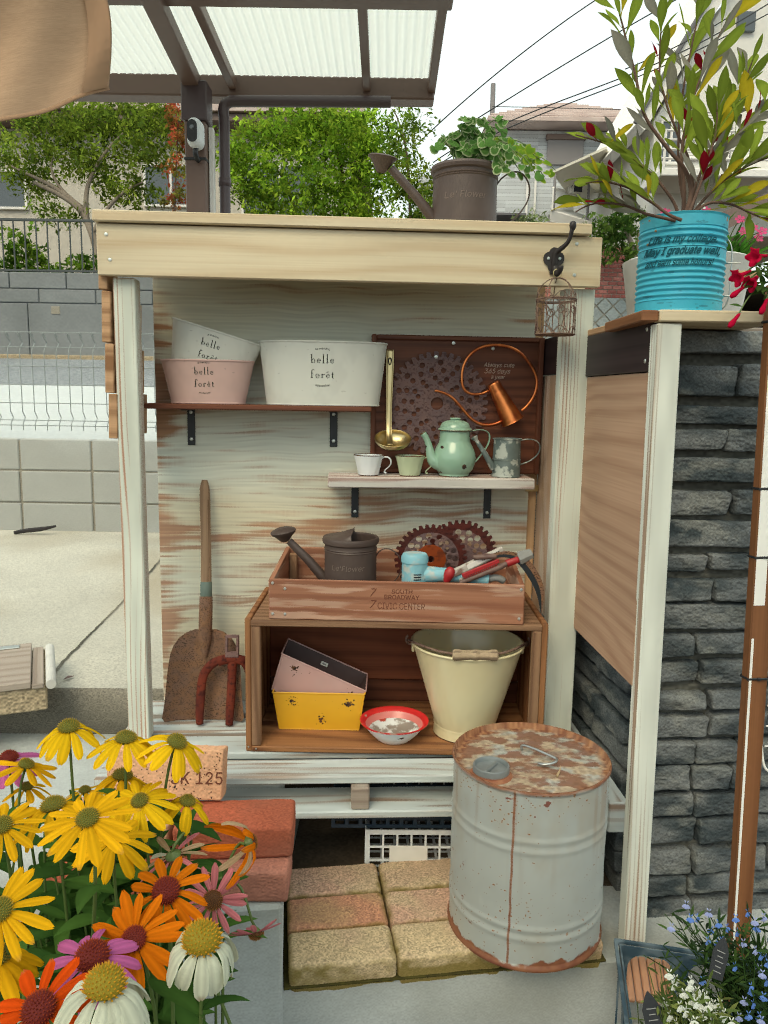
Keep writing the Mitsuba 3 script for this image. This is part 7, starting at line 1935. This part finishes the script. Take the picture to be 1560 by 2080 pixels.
def hip_roof(key, x0, x1, y0, y1, z, h, inset, mat):
    b = m3.Manifold.hull_points(np.array([(x0, y0, z), (x1, y0, z), (x1, y1, z), (x0, y1, z), (x0, y0, z - .12), (x1, y0, z - .12), (x1, y1, z - .12), (x0, y1, z - .12), (x0 + inset, (y0 + y1) / 2, z + h), (x1 - inset, (y0 + y1) / 2, z + h)]))
    add(key, b, mat, smooth=False)


h1 = thing('beige_house', 'beige house with a brown eave behind the trees at the left', 'house')
solid(part(h1, 'wall'), (-16, 17.0, 3.0), (-0.9, 25, 6.86), 'plaster', b=0.02)
solid(part(h1, 'eave'), (-16.4, 16.4, 6.86), (-0.6, 25.4, 7.02), 'eave_brown', b=0.02)
hip_roof(part(h1, 'roof'), -16.6, -0.5, 16.3, 25.6, 7.15, 1.2, 4.0, 'roof_tile')
window(h1, (-8.9, 16.96, 5.25), (-7.6, 0, 6.0))
window(h1, (-5.15, 16.96, 5.35), (-4.0, 0, 6.15))
window(h1, (-3.1, 16.96, 5.0), (-1.5, 0, 6.2))
solid(part(h1, 'door_panel'), (-5.9, 16.93, 3.2), (-5.2, 16.99, 5.2), 'eave_brown', b=0.01)
for i in range(12):
    solid(part(h1, 'siding_board'), (-4.75 + i * 0.115, 16.94, 3.2), (-4.75 + i * 0.115 + 0.105, 16.985, 4.9), 'slat_far', b=0.006)

h2 = thing('grey_house', 'grey sided house with a hipped pinkish tile roof behind the watering can', 'house')
GX0, GZ = 1.361, 10.007
solid(part(h2, 'wall'), (3.6, 26.0, 5.0), (8.6, 32, GZ - 0.1), 'house_grey', b=0.02)
solid(part(h2, 'wall'), (0.9, 25.6, 5.0), (5.7, 30, 8.4), 'house_grey', b=0.02)
hip_roof(part(h2, 'roof'), 3.0, 9.0, 25.2, 32.8, GZ + 0.05, 1.75, 2.9, 'roof_tile')
for k in range(9):                                  # tile courses on the facing slope
    t = (k + 0.3) / 9.5
    add(part(h2, 'tile_course'), tube([(3.0 + 2.9 * t, 25.2 + 3.8 * t, GZ + 0.07 + 1.75 * t), (9.0 - 2.9 * t, 25.2 + 3.8 * t, GZ + 0.07 + 1.75 * t)], 0.035, 6), 'roof_tile', smooth=False)
solid(part(h2, 'shutter_box'), (5.0, 25.88, 8.85), (6.15, 25.99, 9.72), 'shutter_grey', b=0.02)
solid(part(h2, 'shutter_head'), (4.95, 25.82, 9.60), (6.2, 25.99, 9.76), 'eave_brown', b=0.01)
solid(part(h2, 'lower_window'), (5.05, 25.50, 6.75), (5.45, 25.6, 7.25), 'shutter_grey', b=0.01)
for x in (4.35, 4.6):
    add(part(h2, 'downpipe'), tube([(x, 25.5, 5.2), (x, 25.5, 8.35)], 0.04, 8), 'house_white', smooth=True)
solid(part(h2, 'porch_roof'), (3.2, 24.6, 7.0), (4.2, 25.59, 7.08), 'roof_dark', b=0.01)
solid(part(h2, 'porch_window'), (3.3, 25.50, 6.2), (4.0, 25.6, 6.95), 'glass_dark', b=0.01)

bl = thing('balcony', 'white balcony with upright bars and a pale sloping canopy between the houses', 'balcony')
B0, B1, B2, B3 = (4.05, 20, 6.1196), (5.153, 20, 6.6825), (4.0089, 20, 6.9644), (5.308, 20, 7.5574)
bx0, bx1 = B0[0], B1[0] + 0.2
for i in range(24):
    f = i / 23
    p = np.array(B0) * (1 - f) + np.array(B1) * f + np.array([0, 2.6 * f, 0.0])
    solid(part(bl, 'bar'), (p[0] - .018, p[1] - .02, p[2] - 0.02 + 0.0), (p[0] + .018, p[1] + .02, p[2] + 0.50), 'house_white', b=0.004)
for dz in (0.50, 0.0):
    add(part(bl, 'rail'), tube([np.array(B0) + [0, 0, dz], np.array(B1) + [0, 2.6, dz]], 0.035, 8), 'house_white', smooth=True)
sl = np.array([np.array(B0) + [-.05, 0, -.02], np.array(B1) + [0.1, 2.6, -.02], np.array(B1) + [0.1, 2.6, -.45], np.array(B0) + [-.05, 0, -.28]])
sl2 = sl + np.array([0, 0.3, 0])
add(part(bl, 'slab'), m3.Manifold.hull_points(np.vstack([sl, sl2 + [2.5, 2, 0]])), 'house_white', smooth=False)
cnp = np.array([np.array(B2), np.array(B3), np.array(B3) + [1.0, 2.6, 0.0], np.array(B2) + [1.2, 2.6, -0.1]])
add(part(bl, 'canopy'), m3.Manifold.hull_points(np.vstack([cnp, cnp + [0, 0, 0.06]])), 'canopy_pale', smooth=False)
for q0 in (np.array(B2) + [0.08, 0.05, 0], np.array(B3) * 0.28 + np.array(B2) * 0.72 + [0.9, 1.4, 0]):
    add(part(bl, 'post'), tube([q0, (q0[0], q0[1], B0[2])], 0.035, 8), 'shutter_grey', smooth=True)
for i, (x, y, w_, h_, m_) in enumerate(((1172, 372, .30, .42, 'laundry_dark'), (1160, 376, .16, .40, 'house_white'), (1200, 362, .2, .5, 'tub_white'))):
    p = np.array([(4.9047, 21.2, 7.0612), (4.7529, 21.2, 7.0099), (5.765, 21.2, 7.319)][i])
    k = thing('laundry', ['dark garment drying on the balcony', 'pale cloth drying at the left end of the balcony', 'light towel drying farther along the balcony'][i], 'laundry')
    gz = np.linspace(0, 1, 7)
    v = np.array([(p[0] + (u - .5) * w_, p[1] + 0.03 * math.sin(9 * u + 3 * t), p[2] + (t - .5) * h_) for u in gz for t in gz])
    f = np.array([(a * 7 + b, a * 7 + 7 + b, a * 7 + 8 + b, a * 7 + b + 1) for a in range(6) for b in range(6)])
    add(k, (np.vstack([v, v + [0, .02, 0]]), np.vstack([f, f[:, ::-1] + 49])), m_, smooth=40)

h3 = thing('white_house', 'large white gabled house with louvred shutters and a railed balcony at the right', 'house')
gz = [(7.2156, 18, 10.0499), (5.7815, 18, 7.5137), (5.9453, 18, 5.1091), (10.0448, 18, 5.1741), (9.404, 18, 11.3794)]
poly = Polygon([(p[0], p[2]) for p in gz])
add(part(h3, 'wall'), upright(slab(poly, 6.0), (0, 24.0, 0)), 'white_wall', smooth=False)
e0, e1 = np.array(gz[1]), np.array(gz[0])
dv = (e1 - e0) / np.linalg.norm(e1 - e0)
add(part(h3, 'verge'), m3.Manifold.hull_points(np.array([e0 - dv * .35 + [-.12, -.35, .02], e1 + dv * 2.5 + [-.12, -.35, .02], e0 - dv * .35 + [-.30, -.35, .16], e1 + dv * 2.5 + [-.30, -.35, .16], e0 - dv * .35 + [-.12, 6, .02], e1 + dv * 2.5 + [-.12, 6, .02], e0 - dv * .35 + [-.30, 6, .16], e1 + dv * 2.5 + [-.30, 6, .16]])), 'house_white', smooth=False)
e2 = np.array([-.33, -.40, .19])
add(part(h3, 'roof_edge'), tube([e0 - dv * .4 + e2, e1 + dv * 2.5 + e2], 0.05, 6), 'roof_dark', smooth=False)
w0, w1 = (6.4672, 17.95, 6.753), (7.4962, 17.95, 7.6856)
for i in range(17):
    z = w0[2] + (w1[2] - w0[2]) * (i + .5) / 17
    solid(part(h3, 'louvre'), (w0[0] + .06, 17.9, z - .022), (w1[0] - .04, 17.97, z + .022), 'house_white', b=0.006)
solid(part(h3, 'shutter_frame'), (w0[0], 17.93, w0[2] - .04), (w1[0], 17.985, w1[2] + .04), 'shutter_grey', b=0.01)
window(h3, (w0[0] - 0.55, 17.95, w0[2] - .1), (w0[0] - 0.05, 0, w1[2] - .15))
v0, v1 = (7.2918, 17.97, 7.6589), (6.9451, 17.97, 7.9563)
solid(part(h3, 'vent'), (v1[0] - .9, 17.9, 8.05), (v1[0] - .45, 17.99, 8.28), 'glass_dark', b=0.01)
solid(part(h3, 'gable_vent'), (7.42, 17.9, 9.35), (7.8, 17.99, 9.75), 'glass_dark', b=0.01)
solid(part(h3, 'balcony_slab'), (5.55, 16.6, 6.02), (9.6, 17.98, 6.18), 'house_white', b=0.02)
for z in (6.36, 6.54, 6.72, 6.90):
    add(part(h3, 'balcony_rail'), tube([(5.55, 16.62, z), (9.6, 16.62, z)], 0.026, 6), 'house_white', smooth=True)
for i in range(6):
    add(part(h3, 'balcony_post'), tube([(5.6 + i * .75, 16.62, 6.16), (5.6 + i * .75, 16.62, 6.92)], 0.03, 6), 'house_white', smooth=True)
ca = [(4.076, 11, 3.8095), (6.0398, 11, 4.6818), (6.0645, 11, 4.4421), (4.0943, 11, 3.5637)]
cp4 = np.array(ca)
lr = thing('lower_roof', 'dark lean-to roof edge behind the shrub at the right', 'roof')
add(lr, m3.Manifold.hull_points(np.vstack([cp4, cp4 + [0.4, 2.0, 0.25]])), 'eave_brown', smooth=False)

# ---------------------------------------------------------------- utility pole and cables
up_ = thing('utility_pole', 'thin distant utility pole above the watering can', 'pole')
pz = (4.2119, 34, 14.2872)
add(up_, tube([(pz[0], 34, 4.0), pz], [0.13, 0.10], 10), 'shutter_grey', smooth=True)
CB = [([(3.7662, 15, 8.623), (2.7849, 15, 7.9559), (1.488, 15, 6.9403), (0.4327, 15, 5.9924)], 'thin overhead cable with beads crossing the sky highest'), ([(5.3879, 15, 8.7284), (4.1281, 15, 8.042), (1.9441, 15, 6.7373), (0.9724, 15, 6.1289)], 'overhead cable crossing the sky in the middle'),
      ([(6.9056, 15.4, 8.7106), (5.5153, 15.4, 7.9335), (4.3603, 15.4, 7.4307), (2.3739, 15.4, 6.6675), (0.8229, 15.4, 5.8553)], 'upper strand of the bundled overhead cables'), ([(7.1004, 15.8, 8.7281), (5.6664, 15.8, 7.9977), (4.4796, 15.8, 7.4896), (2.44, 15.8, 6.696), (0.8471, 15.8, 5.8609)], 'lower strand of the bundled overhead cables'),
      ([(7.1529, 16, 9.2349), (5.9008, 16, 8.4344), (4.5218, 16, 7.7967)], 'short overhead cable nearest the white gable'), ([(2.9674, 24, 9.894), (5.5567, 24, 9.8801), (8.7231, 24, 9.8481)], 'faint level cable above the grey house roof')]
for pts, lb in CB:
    k = thing('overhead_cable', lb, 'cable', 'overhead cables')
    add(k, tube(smoothpath(pts, 40), 0.011, 6), 'cable', smooth=True)

# ---------------------------------------------------------------- carport
cp = thing('carport', 'brown framed carport with a translucent corrugated roof behind the shed', 'carport')
solid(part(cp, 'post'), (-0.771, 3.06, 0.676), (-0.693, 3.14, 2.46), 'frame_brown', b=0.004)
solid(part(cp, 'post_head'), (-0.780, 3.05, 2.4605), (-0.684, 3.15, 2.60), 'pipe_brown', b=0.004)
solid(part(cp, 'wall_strip'), (-0.690, 3.10, 0.676), (-0.672, 3.13, 2.45), 'house_white', b=0.002)
add(part(cp, 'downpipe'), tube(np.vstack([[(-0.640, 3.15, 0.70), (-0.640, 3.15, 2.2)], smoothpath([(-0.640, 3.15, 2.50), (-0.634, 3.15, 2.55), (-0.60, 3.15, 2.562)], 8), [(-0.55, 3.15, 2.563), (0.0, 3.15, 2.569)]]), 0.021, 14), 'pipe_brown', smooth=True)
for z in (2.25, 1.6):
    add(part(cp, 'pipe_clip'), tube([(-0.640, 3.15, z), (-0.640, 3.15, z + .03)], 0.0245, 14), 'pipe_brown', smooth=True)
solid(part(cp, 'front_beam'), (-1.6, 2.52, 2.640), (0.185, 2.60, 2.705), 'frame_brown', b=0.004)
solid(part(cp, 'gutter'), (-1.6, 3.22, 2.605), (0.17, 3.31, 2.685), 'frame_brown', b=0.006)
sl_ = math.atan2(2.685 - 2.712, 3.25 - 2.55)
CPF = fr((0, 2.55, 2.712), 0, sl_)
gx = np.arange(-1.6, 0.165, 0.008)
v = np.array([(x, y, 0.0065 * math.sin(x * 2 * PI / 0.032)) for y in (0, 0.74) for x in gx])
n = len(gx)
f = np.array([(i, i + 1, n + i + 1, n + i) for i in range(n - 1)])
add(part(cp, 'corrugated_sheet'), (v, f), 'clear_sheet', CPF, smooth=True)
for x in (-0.62, -0.095, 0.158):
    add(part(cp, 'rafter'), hullbox(0.030, 0.66, 0.045, 0.003), 'frame_brown', CPF @ fr((x, 0.37, -0.034)), smooth=False)
add(part(cp, 'brace'), hullbox(0.060, 0.80, 0.05, 0.003), 'frame_brown', fr((-0.735, 2.78, 2.62), 0.03, sl_ - 0.02), smooth=False)
sc_ = thing('security_camera', 'small white oval security camera with a black face on the carport post', 'camera')
SM = fr((-0.722, 2.995, 2.40), -0.1)
add(part(sc_, 'housing'), m3.Manifold.batch_hull([m3.Manifold.sphere(0.0265, 24).translate((0, 0.012 + y, z)) for y in (0.0, 0.03) for z in (-0.026, 0.026)]), 'white_plastic', SM, smooth=60)
fc = slab(unary_union([Point(0, 0.020).buffer(0.0185, 20), Point(0, -0.020).buffer(0.0185, 20), sbox(-0.0185, -0.02, 0.0185, 0.02)]), 0.004)
add(part(sc_, 'face'), upright(fc, (0, -0.0125, 0)), 'black_plastic', SM, smooth=False)
add(part(sc_, 'lens'), upright(lathe([(0, 0.003), (0.006, 0.003), (0.009, 0.0), (0, 0)], 20), (0, -0.0165, 0.012)), 'glass_dark', SM, smooth=30)
add(part(sc_, 'bracket'), tube(smoothpath([(0.0, 0.03, -0.045), (0.0, 0.02, -0.070), (0.0, 0.05, -0.085)], 12), 0.010, 10), 'black_plastic', SM, smooth=True)
add(part(sc_, 'strap'), hullbox(0.084, 0.09, 0.010, 0.002), 'black_plastic', fr((-0.732, 3.10, 2.325)), smooth=False)

# ---------------------------------------------------------------- shade sail
ss = thing('shade_sail', 'beige woven shade sail slung across the top left corner', 'sail')
top = np.array([(-1.2893, 2.1095, 2.7103), (-1.1002, 2.2098, 2.7049), (-0.9527, 2.3108, 2.7045), (-0.8617, 2.4087, 2.683)])
bot = np.array([(-1.446, 2.2708, 2.0985), (-1.0901, 2.2851, 2.1941), (-0.9561, 2.367, 2.2688), (-0.8443, 2.4601, 2.3502)])
tb, bb = smoothpath(top, 40), smoothpath(bot, 40)
V, UV = [], []
for j in range(30):
    f_ = j / 29
    row = tb * (1 - f_) + bb * f_
    s = np.linspace(0, 1, 40)
    row = row + np.stack([0.03 * f_ * (1 - f_) * 4 * (s > 0.97) * 0, 0.10 * np.sin(PI * f_) * (1 - s) + 0.012 * np.sin(s * 14 + f_ * 5), -0.05 * np.sin(PI * s) * (1 - f_)], 1)
    row[:, 0] += 0.035 * math.sin(PI * f_) * s ** 3
    V.append(row)
    UV.append(np.stack([s, np.full(40, f_)], 1))
V, UV = np.array(V), np.array(UV)
f = np.array([(j * 40 + i, j * 40 + i + 1, j * 40 + 41 + i, j * 40 + 40 + i) for j in range(29) for i in range(39)])
scene[part(ss, 'sheet')] = mikit.ply((V.reshape(-1, 3), f), 'cloth', smooth=True, uv=UV.reshape(-1, 2))
add(part(ss, 'lower_hem'), tube(V[-1], 0.006, 8, flat=0.5), 'cloth_hem', smooth=True)
hm = V[:, 34:40] + np.array([0, -0.012, -0.004])
hm[..., 2] += 0.003 * np.sin(np.arange(30) * 2.4)[:, None]
f = np.array([(j * 6 + i, j * 6 + i + 1, j * 6 + 7 + i, j * 6 + 6 + i) for j in range(29) for i in range(5)])
scene[part(ss, 'side_hem')] = mikit.ply((hm.reshape(-1, 3), f), 'cloth_hem', smooth=True)
